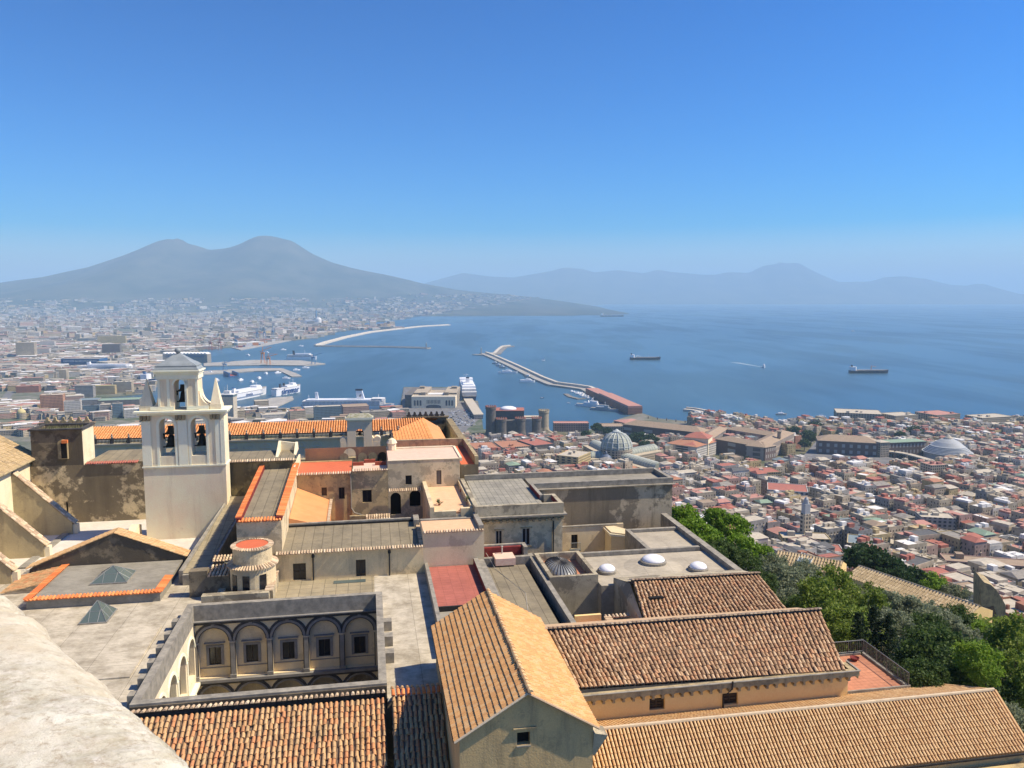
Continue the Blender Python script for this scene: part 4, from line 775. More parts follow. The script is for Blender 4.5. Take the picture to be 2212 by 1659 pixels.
for s_, z in prof:
    hu, hv = (u1-u0)/2*s_, (TD+.5)/2*s_; L.append([(cu-hu, cv-hv, zb_+z), (cu+hu, cv-hv, zb_+z), (cu+hu, cv+hv, zb_+z), (cu-hu, cv+hv, zb_+z)])
for A_, B_ in zip(L, L[1:]):
    for k in range(4): q.poly(A_[k], A_[(k+1) % 4], B_[(k+1) % 4], B_[k])
q.poly(*L[-1]); q.poly(*L[0])
q.build('lead_cap', 'lead', r)
q = MB(); q.lathe(cu, cv, [(.12, zb_+1.74), (.16, zb_+1.78), (.30, zb_+1.92), (.36, zb_+2.08), (.30, zb_+2.26), (.12, zb_+2.38), (.01, zb_+2.4)], 16); q.build('ball', 'lead', r, True)
q = MB(); q.tube([(tu_(475), TV-.06, tz(905)), (tu_(475), TV-.06, tz(1003))], .04, 5); q.tube([(tu_(405), TV-.06, tz(843)), (tu_(405), TV-.06, tz(876))], .03, 5); q.build('conduit', 'whiteframe', r)
def bell(cu, zt_, zb_, w_, lab):
    t = thing('church_bell', lab, 'bell', (cu, TV+TD/2, zt_), 'bells of the bell tower'); H = zt_-zb_; v = TV+TD/2; zt_ -= 0; zj = zt_-H*.42
    q = MB(); P = [(cu-w_*.55, zj), (cu-w_*.55, zj+H*.06), (cu-w_*.3, zj+H*.16), (cu-w_*.24, zj+H*.30), (cu-w_*.24, zt_), (cu+w_*.24, zt_), (cu+w_*.24, zj+H*.30), (cu+w_*.3, zj+H*.16), (cu+w_*.55, zj+H*.06), (cu+w_*.55, zj)]
    q.uz(P, v-.2, v+.2); q.box(cu-w_*.72, cu+w_*.72, v-.06, v+.06, zj-.02, zj+H*.05); q.box(cu-w_*.68, cu-w_*.56, v-.1, v+.1, zj-H*.22, zj); q.build('headstock', 'bronze', t)
    z0, z1 = zb_, zj; h = z1-z0
    q = MB(); q.lathe(cu, v, [(w_*.5, z0), (w_*.5, z0+h*.06), (w_*.42, z0+h*.16), (w_*.33, z0+h*.42), (w_*.29, z0+h*.75), (w_*.26, z0+h*.9), (w_*.12, z1)], 24); q.build('bell_body', 'bronze', t, True)
    q = MB(); q.box(cu-w_*.75, cu+w_*.72, v-.06, v+.06, z0-.14, z0-.03); q.build('cross_bar', 'bronze', t)
bell(tu_(361.5), tz(923), tz(967), 1.15, 'dark bell hanging in the left of the two lower tower openings')
bell(tu_(429.5), tz(924), tz(966), 1.1, 'dark bell hanging in the right of the two lower tower openings')
bell(tu_(392), tz(833), tz(869), .95, 'dark bell hanging in the single top opening of the tower')
# ---- small belfry
BV = 118.0
def bz(y): return V(775, y, BV)[1]
def bu(x): return V(x, 940, BV)[0]
r = thing('small_belfry', 'small pale pink belfry gable with one open arch, curled shoulders and a mossy cap', 'belfry', (-1.4, 118.5, bz(984)))
q = MB(); f = fv(BV); m = bu(777); hw = (bu(785.7)-bu(768.7))/2
q.arch(f, bu(750), bu(804), bz(984), bz(903), m, hw, bz(935), bz(968), 1.4); q.arch(fv(BV+1.4), bu(750), bu(804), bz(984), bz(903), m, hw, bz(935), bz(968), 0)
for x in (750, 804): q.poly((bu(x), BV, bz(984)), (bu(x), BV+1.4, bz(984)), (bu(x), BV+1.4, bz(903)), (bu(x), BV, bz(903)))
for s, xa, xb in ((-1, 750, 735), (1, 804, 821)):
    a, b = bu(xa), bu(xb); q.box(min(a, b), max(a, b), BV+.02, BV+1.38, bz(984), bz(955)); cr = abs(b-a)*.45
    q.uz([(b-s*cr*.8+cr*math.cos(t), bz(955)+cr*.55+cr*math.sin(t)) for t in [2*math.pi*k/14 for k in range(14)]], BV+.04, BV+1.36); q.uz([(a, bz(955)), (a+s*abs(b-a)*.55, bz(955)), (a, bz(944))], BV+.06, BV+1.34)
q.build('wall', 'belfrywall', r)
q = MB(); q.box(bu(746), bu(807), BV-.25, BV+1.65, bz(906.5), bz(902)); q.box(bu(749), bu(805), BV-.1, BV+1.5, bz(909), bz(906.6)); q.build('cornice', 'towertrim', r)
q = MB(); a, b, z0, z1 = bu(747), bu(806), bz(902)+.01, bz(895); q.hexa([(a, BV-.2, z0), (b, BV-.2, z0), (b, BV+1.6, z0), (a, BV+1.6, z0)], [(a+.5, BV+.3, z1), (b-.6, BV+.3, z1), (b-.6, BV+1.1, z1), (a+.5, BV+1.1, z1)]); q.build('cap', 'mosscap', r)
t = thing('church_bell', 'little bell hanging in the arch of the pink belfry', 'bell', (m, BV+.7, bz(933)), 'bells of the bell tower')
q = MB(); q.lathe(m, BV+.7, [(.32, bz(941)), (.2, bz(939)), (.15, bz(935)), (.06, bz(934))], 14); q.build('bell_body', 'bronze', t); q = MB(); q.box(m-hw, m+hw, BV+.6, BV+.8, bz(934), bz(932.5)); q.build('headstock', 'bronze', t)
r = thing('rear_gallery_wall', 'long low shaded wall below the pink belfry', 'wall', (-3, 119, -24))
q = MB(); q.box(-14, 3.5, 116.8, 117.9, -30, bz(985)); q.build('wall', 'corbel', r)
# ---- far wing of the great cloister
r = thing('great_cloister_wing', 'long far wing with a bright orange tiled roof and balustraded white front', 'building', (-15, 140, -25))
q = MB(); q.tiles((-50, 143.5, -22.0), (9.8, 143.5, -22.0), (9.8, 138.2, -23.3), (-50, 138.2, -23.3), pitch=.42, row=.7, r=.16, jit=.004, seg=4); o = q.build('front_slope', 'farorange', r)
q = MB(); q.poly((-50, 143.5, -22.05), (9.8, 143.5, -22.05), (9.8, 138.2, -23.35), (-50, 138.2, -23.35)); q.poly((-50, 143.5, -22.05), (12.4, 143.5, -22.05), (12.4, 149, -23.35), (-50, 149, -23.35)); q.build('channel_tiles', 'underorange', o)
q = MB(); q.tiles((9.8, 118, -22.0), (9.8, 143.5, -22.0), (4.0, 138.0, -23.4), (4.0, 118, -23.4), pitch=.55, row=.6, r=.14, jit=.004, seg=4); q.poly((9.8, 118, -22.04), (9.8, 143.5, -22.04), (4, 138, -23.44), (4, 118, -23.44)); q.build('side_slope', 'farorange', r)
q = MB(); q.poly((9.8, 118, -21.98), (9.8, 143.5, -21.98), (12.4, 141, -23.3), (12.4, 118, -23.3)); q.build('sunny_slope', 'orangeslab', r)
q = MB(); q.box(-50, 3.6, 137.8, 138.1, -34, -23.85); q.box(4.0, 4.2, 118, 137.7, -34, -23.45); q.box(12.1, 12.3, 118, 143, -34, -23.35); q.poly((4, 118, -34), (12.3, 118, -34), (12.3, 118, -23.3), (9.8, 118, -22.05), (4, 118, -23.45)); q.build('wall', 'wingwall', r)
q = MB()
for k in range(12):
    m = bu(501)*0+V(501+k*36.5-219, 962, 137.8)[0]
    q.band(fv(137.8), m, .75, .95, -25.45, -.12, .0, 8); q.box(m-1.0, m+1.0, 137.66, 137.799, -25.5, -25.36); q.box(m-.6, m+.6, 137.75, 137.799, -27.5, -25.7)
q.box(-50, 3.7, 137.45, 137.79, -24.25, -24.0); q.box(-50, 3.7, 137.3, 137.79, -23.99, -23.86); q.build('pediment', 'tower', r)
q = MB(); q.box(-50, 3.7, 137.42, 137.68, -23.16, -23.04)
for k in range(250):
    a = -50+k*.21
    if a < 3.6: q.lathe(a, 137.55, [(.05, -23.84), (.085, -23.6), (.04, -23.3), (.06, -23.17)], 5, cap=False)
q.build('baluster_rail', 'piperno', r)
q = MB(); fi = MB()
for k in range(19):
    m = V(205+k*36.4, 944, 137.5)[0]; q.box(m-.24, m+.24, 137.3, 137.8, -23.85, -22.98); fi.lathe(m, 137.55, [(.12, -22.97), (.2, -22.75), (.08, -22.6), (.16, -22.45), (.02, -22.25)], 8)
for k in range(5): q.box(3.45, 3.95, 137.0-k*3.2, 137.5-k*3.2, -24.2, -22.95)
q.box(3.6, 3.8, 118, 137.2, -23.2, -23.05)
q.build('balustrade_post', 'piperno', r); fi.build('finial', 'coping', r)
# sculpted crests
def crest(name, lab, x0, x1, n, y0, y1, v, deep, mt='piperno'):
    a0, z0 = V(x0, y0, v); a1, _ = V(x1, y0, v); z1 = V(x0, y1, v)[1]
    t = thing(name, lab, 'parapet', ((a0+a1)/2, v, z0)); q = MB(); q.box(a0-.6, a1+.5, v, v+.8, -34, z0); q.box(a0-.8, a1+.7, v-.2, v+1, z0, z0+.2); q.build('wall', 'blackwall', t)
    h = z1-z0-.2
    for k in range(n):
        m = a0+(a1-a0)*(k+.5)/n; q = MB(); zz = z0+.2
        q.uz([(m-.18, zz), (m-.52, zz+h*.22), (m-.42, zz+h*.38), (m-.24, zz+h*.45), (m-.2, zz+h*.8), (m-.12, zz+h), (m+.12, zz+h), (m+.2, zz+h*.8), (m+.24, zz+h*.45), (m+.42, zz+h*.38), (m+.52, zz+h*.22), (m+.18, zz)], v+.2, v+.7); q.build('crest_stone', mt, t)
    q = MB()
    for k in range(int(deep/1.15)):
        q.box(a1+.1, a1+1.2, v-1.2-k*1.15, v-.5-k*1.15, z0-1.4, z0-.2)
    if deep: q.box(a1+.15, a1+1.1, v-deep, v-.01, -34, z0-1.45); q.build('side_parapet', 'corbel', t)
crest('crested_parapet', 'dark parapet with sculpted stone crests at the right end of the orange wing', 878, 962, 7, 903.5, 891, 150, 26)
crest('crested_parapet', 'weathered parapet with sculpted stone crests behind the dark roof box at far left', 92, 195, 6, 917, 903, 150, 0, 'corbel')
# ---- dark stained wall and roof box at left
r = thing('stained_church_wall', 'dark patchy wall with a raised box holding weeds, left of the bell tower', 'building', (-33, 102, -24))
q = MB(); dh = (V(143, 1100, 101)[0], V(147.5, 1100, 101)[0], -26.6, V(145, 1085, 101)[1])
q.wall(fv(101), -39.4, -24.8, -28, -20.0, [dh], .4); q.build('wall', 'darkstain', r)
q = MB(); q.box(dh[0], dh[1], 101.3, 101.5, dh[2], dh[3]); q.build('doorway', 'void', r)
q = MB(); q.box(-39.2, -33.6, 101.02, 101.3, -20.0, -15.75); q.box(-33.9, -33.6, 101.31, 105, -22, -15.75); q.box(-39.2, -38.9, 101.31, 105, -20, -15.75); q.box(-38.89, -33.91, 104.7, 105, -20, -15.75); q.build('roof_box', 'blackwall', r)
q = MB(); q.box(-33.595, -33.55, 101.05, 105, -22, -15.8); q.build('pale_side', 'whiteplaster', r)
q = MB(); ring(q, -39.4, -33.4, 100.8, 105.2, -15.74, -15.55, .45); q.build('coping', 'piperno', r)
q = MB()
for k in range(420):
    u_, v_ = random.uniform(-38.6, -34), random.uniform(101.5, 104.5); a = random.random()*6.28; z = -16.1; h = random.uniform(.2, .6)
    q.poly((u_, v_, z), (u_+.1*math.cos(a), v_+.1*math.sin(a), z), (u_+.15*math.cos(a+1), v_+.15, z+h))
q.box(-38.9, -33.9, 101.3, 104.7, -16.3, -16.15); o = q.build('weeds', 'weed', r)
a = V(135, 957, 100.8)
q = MB(); q.uz([(a[0]-.5, a[1]-1.9), (a[0]+.55, a[1]-1.9), (a[0]+.55, a[1])]+[(a[0]+.02+.53*math.cos(t), a[1]+.4*math.sin(t)) for t in [math.pi*k/8 for k in range(9)]]+[(a[0]-.5, a[1])], 100.6, 100.99); q.build('niche', 'corbel', r)
q = MB(); q.box(a[0]-.12, a[0]+.5, 100.55, 100.59, a[1]-1.8, a[1]+.02); q.build('niche_opening', 'void', r)
q = MB(); q.box(a[0]+.1, a[0]+.7, 100.2, 100.58, a[1]+.05, a[1]+.42); q.build('niche_cap', 'orangetile', r)
q = MB(); q.poly((-33.5, 101.3, -19.85), (-24.8, 101.3, -19.85), (-24.8, 107, -19.4), (-32.5, 107, -19.4)); q.build('grey_roof', 'grey', r)
q = MB(); q.tiles((-33.4, 101.6, -19.78), (-27.5, 101.6, -19.78), (-27.5, 100.8, -19.95), (-33.4, 100.8, -19.95), pitch=.27, row=.9, r=.1); q.build('edge_tiles', 'redtile', r)
q = MB(); q.hexa([(-33, 108, -25), (-28.5, 108, -25), (-28.5, 111, -25), (-33, 111, -25)], [(-33, 108, -21.3), (-28.7, 108, -20.0), (-28.7, 111, -20.0), (-33, 111, -21.3)]); q.build('lean_to', 'corbel', r)
q = MB(); q.tiles((-28.5, 107.7, -19.95), (-28.5, 111.2, -19.95), (-33.2, 111.2, -21.3), (-33.2, 107.7, -21.3), pitch=.35, row=.5, r=.12); q.build('lean_to_tiles', 'orangetile', r)
# ---- church nave with raking buttress walls
r = thing('church_nave', 'tiled church nave at the left edge with raking buttress walls down its side', 'church', (-38, 85, -24))
q = MB(); q.poly((-39.5, 55, -28), (-39.5, 102.8, -28), (-39.5, 102.8, -18.9), (-39.5, 55, -18.9)); q.poly((-39.5, 102.8, -28), (-55, 102.8, -28), (-55, 102.8, -9.5), (-39.5, 102.8, -18.9)); q.build('wall', 'whiteplaster', r)
q = MB(); q.tiles((-55, 102.9, -9.3), (-55, 55, -9.3), (-39.0, 55, -19.1), (-39.0, 102.9, -19.1), pitch=.34, row=.5, r=.115); o = q.build('nave_roof', 'oldtan', r)
q = MB(); q.poly((-55, 102.9, -9.34), (-55, 55, -9.34), (-39, 55, -19.14), (-39, 102.9, -19.14)); q.build('channel_tiles', 'underroof', o)
q = MB(); q.tube([(-38.95, 55, -19.15), (-38.95, 102.9, -19.15)], .12, 6); q.build('gutter', 'corbel', r)
for v in (96.0, 87.8, 80.0, 72.2):
    q = MB(); P = [(-39.49, -19.6), (-33.5, -25.65), (-33.5, -28), (-39.49, -28)]; q.uz(P, v, v+.9); bu_ = q.build('buttress', 'buttress', r)
    q = MB(); q.tiles((-39.3, v-.12, -19.68), (-39.3, v+1.05, -19.68), (-33.3, v+1.05, -25.75), (-33.3, v-.12, -25.75), pitch=.32, row=.5, r=.13); q.build('coping_tiles', 'palecap', bu_)
    q = MB(); q.box(-33.49, -33.0, v+.1, v+.8, -28, -25.9); q.build('pier', 'whiteplaster', bu_)
# ---- white terrace between the buttresses and the tower
r = thing('upper_white_terrace', 'bright white terrace between the raking buttresses and the bell tower', 'terrace', (-28, 92, T))
q = MB(); q.box(-39.4, -16.35, 84.02, 100.99, T-.5, T+.01); q.build('floor', 'whitebright', r)
q = MB(); q.box(-30.5, -26.5, 86, 93, T+.015, T+.35); q.box(-34.6, -33.9, 84.2, 99, T+.015, T+.2); q.build('raised_slab', 'greyplain', r)
q = MB(); q.vz([(86.5, T), (93, T), (93, T+1.6), (92, T+1.9), (86.5, T+.6)], -26.1, -25.3); q.build('white_stair_wall', 'whiteplaster', r)
# ---- dark gable
r = thing('dark_gable', 'low wide blackened stone gable edged with tiles in front of the bell tower', 'building', (-25, 82.5, -25))
q = MB(); q.uz([(-32.7, -27), (-18.4, -27), (-18.4, -25.95), (-24.9, -23.2), (-32.7, -26.35)], 82, 83.6); q.build('wall', 'blackwall', r)
q = MB(); q.tiles((-24.9, 81.8, -23.12), (-24.9, 83.7, -23.12), (-32.9, 83.7, -26.3), (-32.9, 81.8, -26.3), pitch=.4, row=.45, r=.12); q.tiles((-24.9, 83.7, -23.12), (-24.9, 81.8, -23.12), (-18.2, 81.8, -25.9), (-18.2, 83.7, -25.9), pitch=.4, row=.45, r=.12); q.build('verge_tiles', 'tantile', r)
# ---- flat roof edged with orange tiles
r = thing('orange_edged_flat_roof', 'flat grey buff roof edged with bright orange tiles below the dark gable', 'roof', (-24, 77, -26.5))
q = MB(); q.uv([(-29.5, 72.9), (-18.6, 72.9), (-18.6, 81.9), (-29.5, 81.9)], T-.5, -26.2); q.build('roof_slab', 'greyplain', r)
q = MB(); q.tiles((-29.6, 73.35, -26.08), (-18.5, 73.35, -26.08), (-18.5, 72.7, -26.2), (-29.6, 72.7, -26.2), pitch=.3, row=.7, r=.13); q.tiles((-19.1, 77.0, -26.05), (-19.1, 72.8, -26.05), (-18.4, 72.8, -26.15), (-18.4, 77.0, -26.15), pitch=.3, row=.7, r=.13); q.tiles((-29.0, 72.8, -26.05), (-29.0, 81.9, -26.05), (-29.7, 81.9, -26.15), (-29.7, 72.8, -26.15), pitch=.3, row=.7, r=.13); q.build('edge_tiles', 'orangetile', r)
q = MB(); q.tiles((-29.7, 81.9, -26.2), (-29.7, 77, -26.2), (-33.2, 77, -26.9), (-33.2, 81.9, -26.9), pitch=.33, row=.45, r=.12); q.build('tile_patch', 'oldtile', r)
def skylight(lab, base, apex):
    (u0, v0), (u1, v1), h = base[0], base[1], apex; z = base[2]; t = thing('pyramid_skylight', lab, 'skylight', ((u0+u1)/2, (v0+v1)/2, z), 'pyramid skylights'); cu, cv = (u0+u1)/2, (v0+v1)/2
    C_ = [(u0, v0, z+.12), (u1, v0, z+.12), (u1, v1, z+.12), (u0, v1, z+.12)]; q = MB()
    for k in range(4): q.poly(C_[k], C_[(k+1) % 4], (cu, cv, z+h))
    o = q.build('glass', 'skyglass', t); q = MB(); q.box(u0-.08, u1+.08, v0-.08, v1+.08, z, z+.11); q.build('kerb', 'coping', t)
    q = MB()
    for k in range(4):
        q.tube([C_[k], (cu, cv, z+h)], .035, 4); q.tube([C_[k], C_[(k+1) % 4]], .035, 4)
        for f_ in (.33, .67):
            a = Vector(C_[k]).lerp(Vector(C_[(k+1) % 4]), f_); b_ = Vector(C_[k if f_ < .5 else (k+1) % 4]).lerp(Vector((cu, cv, z+h)), .62); q.tube([a, b_], .022, 4)
        q.tube([Vector(C_[k]).lerp(Vector((cu, cv, z+h)), .5), Vector(C_[(k+1) % 4]).lerp(Vector((cu, cv, z+h)), .5)], .02, 4)
    q.build('glazing_bars', 'metal', t)
skylight('glass pyramid skylight on the orange edged flat roof', ((-25.3, 75.9), (-22.2, 79.0), -26.2), 1.25)
skylight('glass pyramid skylight on the white terrace near the stone parapet', ((-23.9, 68.6), (-21.8, 71.4), T), 1.5)
# ================================================================== sea, land, hills, mountains
def local(b, x, y, z=0, ang=0):        # move a builder's verts from a local frame to the world
    c, s = math.cos(ang), math.sin(ang); b.V = [(x+p[0]*c-p[1]*s, y+p[0]*s+p[1]*c, z+p[2]) for p in b.V]; b.world = True; return b
SEA = -250.0
def f_sea(t, b):
    n = N(t); p = n.pos(1, .35, 1); a = n.noise(n.pos(.0011, .0004, 1), 1, 4, .6); c = n.mix(n.ramp(a, [(.42, g1(0)), (.6, g1(1))]), (.028, .080, .128), (.048, .115, .168))
    n.L(c, b.inputs['Base Color']); n.bump(b, n.noise(p, .09, 6, .65), .5, 1.2)
    m = n.ramp(n.noise(n.pos(.003, .0007, 1), 1, 3, .6), [(.45, g1(.30)), (.6, g1(.42))]); n.L(m, b.inputs['Roughness'])
M['sea'] = mat('sea_water', (.02, .06, .12), .3, 0, f_sea, .5)
q = MB(world=True); R_ = [0, 300, 1200, 3000, 8000, 20000, 78000]
q.poly((-60000, -2000, SEA), (60000, -2000, SEA), (60000, 78000, SEA), (-60000, 78000, SEA)); o = q.build('sea', 'sea'); tag(o, kind='structure')
COAST = [(2700,924),(2212,922),(1815,917),(1795,927),(1700,930),(1610,921),(1500,914),(1420,906),(1385,894),(1335,908),(1300,928),(1200,934),(1120,930),(1044,930),(1040,902),(1032,868),(985,866),(984,838),(872,838),(862,892),(640,896),(480,893),(440,896),(160,893),(165,866),(330,850),(335,800),(330,772),(400,766),(420,757),(500,751),(560,741),(640,735),(690,729),(705,720),(760,713),(850,712),(850,706),(760,703),(740,701),(800,697),(870,690),(898,684),(950,680),(1048,675),(1120,670),(1200,665),(1262,661),(1300,658),(1320,655.5)]
LAND = [G(x, y) for x, y in COAST]+[(9000, 30000), (-4000, 70000), (-59000, 70000), (-59000, -1500), (G(2700, 924)[0], -1500)]
def on_land(x, y):
    c = False; n = len(LAND)
    for i in range(n):
        (x0, y0), (x1, y1) = LAND[i], LAND[(i+1) % n]
        if (y0 > y) != (y1 > y) and x < (x1-x0)*(y-y0)/(y1-y0)+x0: c = not c
    return c
def f_land(t, b):
    n = N(t); c = n.mix(n.ramp(n.noise(n.pos(), .004, 6, .7), [(.4, g1(0)), (.6, g1(1))]), (.05, .08, .035), (.15, .145, .11))
    c = n.mix(n.ramp(n.noise(n.pos(), .03, 4, .7), [(.45, g1(0)), (.65, g1(.7))]), c, (.24, .22, .19)); n.L(c, b.inputs['Base Color'])
M['land'] = mat('coastal_ground', (.15, .14, .11), .95, 0, f_land)
q = MB(world=True); tri = tessellate_polygon([[Vector((x, y, 0)) for x, y in LAND]])
q.add([(x, y, -247.6) for x, y in LAND], [tuple(t) for t in tri]); k0 = len(q.V)
for (x0, y0), (x1, y1) in zip(LAND, LAND[1:]): q.poly((x0, y0, -250.4), (x1, y1, -250.4), (x1, y1, -247.6), (x0, y0, -247.6))
o = q.build('ground', 'land'); tag(o, kind='structure')
ZG = [(0, -38), (100, -38.5), (140, -52), (180, -66), (250, -93), (300, -114), (400, -151), (520, -185), (750, -216), (1157, -234), (1400, -246.9), (1480, -248.3), (9e9, -248.3)]
def zg(x, y):
    r = math.hypot(x, y)
    for (a, za), (b, zb) in zip(ZG, ZG[1:]):
        if r <= b: return za+(zb-za)*(r-a)/(b-a)
    return -248.3
q = MB(world=True); rr = [0, 30, 60, 90, 110, 140, 180, 215, 250, 300, 350, 400, 460, 520, 620, 750, 900, 1157, 1300, 1400, 1440]; na = 60
for r_ in rr:
    for k in range(na+1):
        a = R(-75+150*k/na); x, y = r_*math.sin(a), r_*math.cos(a); q.V.append((x, y, zg(x, y)))
for i in range(len(rr)-1):
    for k in range(na): a = i*(na+1)+k; q.F.append((a, a+1, a+na+2, a+na+1)); q.mi.append(0)
def f_hill(t, b):
    n = N(t); c = n.mix(n.ramp(n.noise(n.pos(), .06, 6, .7), [(.4, g1(0)), (.6, g1(1))]), (.06, .075, .03), (.15, .13, .085)); n.L(c, b.inputs['Base Color'])
M['hill'] = mat('hillside_soil', (.1, .09, .06), .95, 0, f_hill)
o = q.build('hillside', 'hill', None, True); tag(o, kind='structure')
# mountains: ridge traced at its own distance, given depth, gullies and foothills
def ridge(name, sil, dist, wn, wf, m, nx=170, ny=46, gul=.05, pw=1.5):
    P = [D(x, y, dist) for x, y in sil]; X0, X1 = P[0][0], P[-1][0]
    def H(x):
        for a, b_ in zip(P, P[1:]):
            if x <= b_[0]: t = (x-a[0])/(b_[0]-a[0]); return a[2]+(b_[2]-a[2])*t-SEA
        return P[-1][2]-SEA
    q = MB(world=True)
    for j in range(ny+1):
        y = dist-wn+(wn+wf)*j/ny; t = (dist-y)/wn if y < dist else (y-dist)/wf
        for i in range(nx+1):
            x = X0+(X1-X0)*i/nx; h = H(x); g = noise.fractal(Vector((x/1500, y/4500, 2.7)), 1, 2, 5); f_ = max(0, 1-t)**pw
            z = h*f_*(1+gul*3*g*min(1, t*5))
            if t < .06: z = min(z, h)
            q.V.append((x, y, max(SEA-.4, SEA+z-8*(1-f_))))
    for j in range(ny):
        for i in range(nx): a = j*(nx+1)+i; q.F.append((a, a+1, a+nx+2, a+nx+1)); q.mi.append(0)
    o = q.build(name, m, None, True); tag(o, kind='structure'); return H
def f_mt(t, b):
    n = N(t); c = n.mix(n.ramp(n.noise(n.pos(), .0012, 6, .7), [(.4, g1(0)), (.62, g1(1))]), (.024, .036, .024), (.085, .085, .06)); n.L(c, b.inputs['Base Color'])
M['mountain'] = mat('mountain_slope', (.06, .06, .045), .95, 0, f_mt)
VES = [(-420,641),(-150,622),(0,609.5),(99,597),(198,573),(278,545.5),(327,524),(347,516),(364.6,511),(378,512),(389,510),(398,516),(414,523),(425,524),(436.5,529),(456,536.6),(470,535),(496,531.7),(526,520.7),(545,511),(560,505.5),(575,503),(588,504),(600,506),(617,511),(630,513.5),(650,527),(670,540.6),(695,553),(719,564),(769,578),(843,592.7),(918,611),(992,625),(1060,632),(1097,635.5),(1160,642),(1230,652),(1290,662)]
HV = ridge('volcano', VES, 16000, 6800, 5000, 'mountain', gul=.06, pw=1.9)
ridge('mountains', [(860,640),(915,612),(960,600),(1000,589),(1022,592),(1060,597),(1110,599),(1150,592),(1190,585),(1220,577),(1262,581),(1283,588),(1335,583),(1390,590),(1421,582),(1451,587),(1519,593),(1545,593),(1575,587),(1618,589.5),(1648,574),(1674,570),(1680,570),(1685,565.5),(1691,566),(1694,568),(1726,567.5),(1747,579.5),(1777,594),(1812,609),(1880,608),(1910,599),(1949,596),(2001,602),(2052,615),(2091,617),(2104,613),(2129,613),(2147,626),(2177,632),(2260,640),(2330,652)], 30000, 5000, 6000, 'mountain', gul=.03)
ridge('mountains', [(-700,600),(-400,604),(-150,606),(0,610),(60,618),(140,628)], 38000, 5000, 5000, 'mountain', 60, 20)
# ------------------------------------------------------------------ the hazy air
hz = MB(world=True); a, b_, c_, d_, e_, f_ = -64000, 64000, -4000, 82000, -251.4, 1420
hz.add([(a,c_,e_),(b_,c_,e_),(b_,d_,e_),(a,d_,e_),(a,c_,f_),(b_,c_,f_),(b_,d_,f_),(a,d_,f_)], [(3,2,1,0),(4,5,6,7),(0,1,5,4),(1,2,6,5),(2,3,7,6),(3,0,4,7)])
hm = bpy.data.materials.new('hazy_air'); hm.use_nodes = True; ht = hm.node_tree
for n_ in list(ht.nodes):
    if n_.type == 'BSDF_PRINCIPLED': ht.nodes.remove(n_)
pv = ht.nodes.new('ShaderNodeVolumePrincipled'); pv.inputs['Color'].default_value = (.50, .76, 1.0, 1); pv.inputs['Density'].default_value = 6.2e-5; pv.inputs['Anisotropy'].default_value = 0
ht.links.new(pv.outputs[0], ht.nodes['Material Output'].inputs['Volume'])
o = hz.build('haze', hm); tag(o, kind='stuff')
# ================================================================== landmarks, port and ships
def wmat(name, wall, dark, bw=3.2, rh=3.3, mort=1.5, squash=1.0, jit=.06):
    # far facade: rows of window openings in the render (a pattern of the wall, too small to model at this distance)
    def f(t, b):
        n = N(t); g = n.new('NewGeometry'); sx = n.new('SeparateXYZ'); n.L(g.outputs['Position'], sx.inputs[0]); a = n.new('Math', operation='ADD'); n.L(sx.outputs[0], a.inputs[0]); n.L(sx.outputs[1], a.inputs[1])
        cb = n.new('CombineXYZ'); n.L(a.outputs[0], cb.inputs[0]); n.L(sx.outputs[2], cb.inputs[1])
        k = n.new('TexBrick'); n.L(cb.outputs[0], k.inputs['Vector']); k.offset = 0; k.inputs['Scale'].default_value = 1; k.inputs['Brick Width'].default_value = bw; k.inputs['Row Height'].default_value = rh; k.inputs['Mortar Size'].default_value = mort/2; k.inputs['Mortar Smooth'].default_value = .1
        c0 = n.mix(n.ramp(n.noise(n.pos(), .05, 5, .7), [(.35, g1(0)), (.7, g1(1))]), wall, tuple(x*.72 for x in wall))
        nz = n.new('SeparateXYZ'); n.L(g.outputs['Normal'], nz.inputs[0]); ab = n.new('Math', operation='ABSOLUTE'); n.L(nz.outputs[2], ab.inputs[0]); lt = n.new('Math', operation='LESS_THAN'); n.L(ab.outputs[0], lt.inputs[0]); lt.inputs[1].default_value = .5
        iv = n.new('Math', operation='SUBTRACT'); iv.inputs[0].default_value = 1; n.L(k.outputs['Fac'], iv.inputs[1]); mu = n.new('Math', operation='MULTIPLY'); n.L(iv.outputs[0], mu.inputs[0]); n.L(lt.outputs[0], mu.inputs[1])
        n.L(n.mix(mu.outputs[0], c0, dark), b.inputs['Base Color'])
    return mat(name, wall, .9, 0, f)
WD = (.05, .05, .055)
for k_, c_ in dict(w_cream=(.52,.44,.31), w_yellow=(.58,.45,.22), w_white=(.66,.62,.55), w_grey=(.36,.34,.31), w_pink=(.50,.33,.26), w_buff=(.44,.37,.27), w_dark=(.16,.145,.13), w_salmon=(.58,.30,.17), w_terra=(.42,.19,.12), w_glass=(.14,.22,.27), w_stone=(.27,.235,.20)).items(): M[k_] = wmat('facade_'+k_[2:], c_, WD)
M['w_palace'] = wmat('palace_facade_shaded', (.17, .125, .11), (.36, .35, .32), 7, 9, 4.4)  # palace walls away from the sun, their shade put into the dark tone
M['w_palacelit'] = wmat('palace_front_sunlit', (.45, .37, .30), (.13, .11, .10), 5, 7, 2.4)  # right front of the same palace, sunlight put into a paler tone
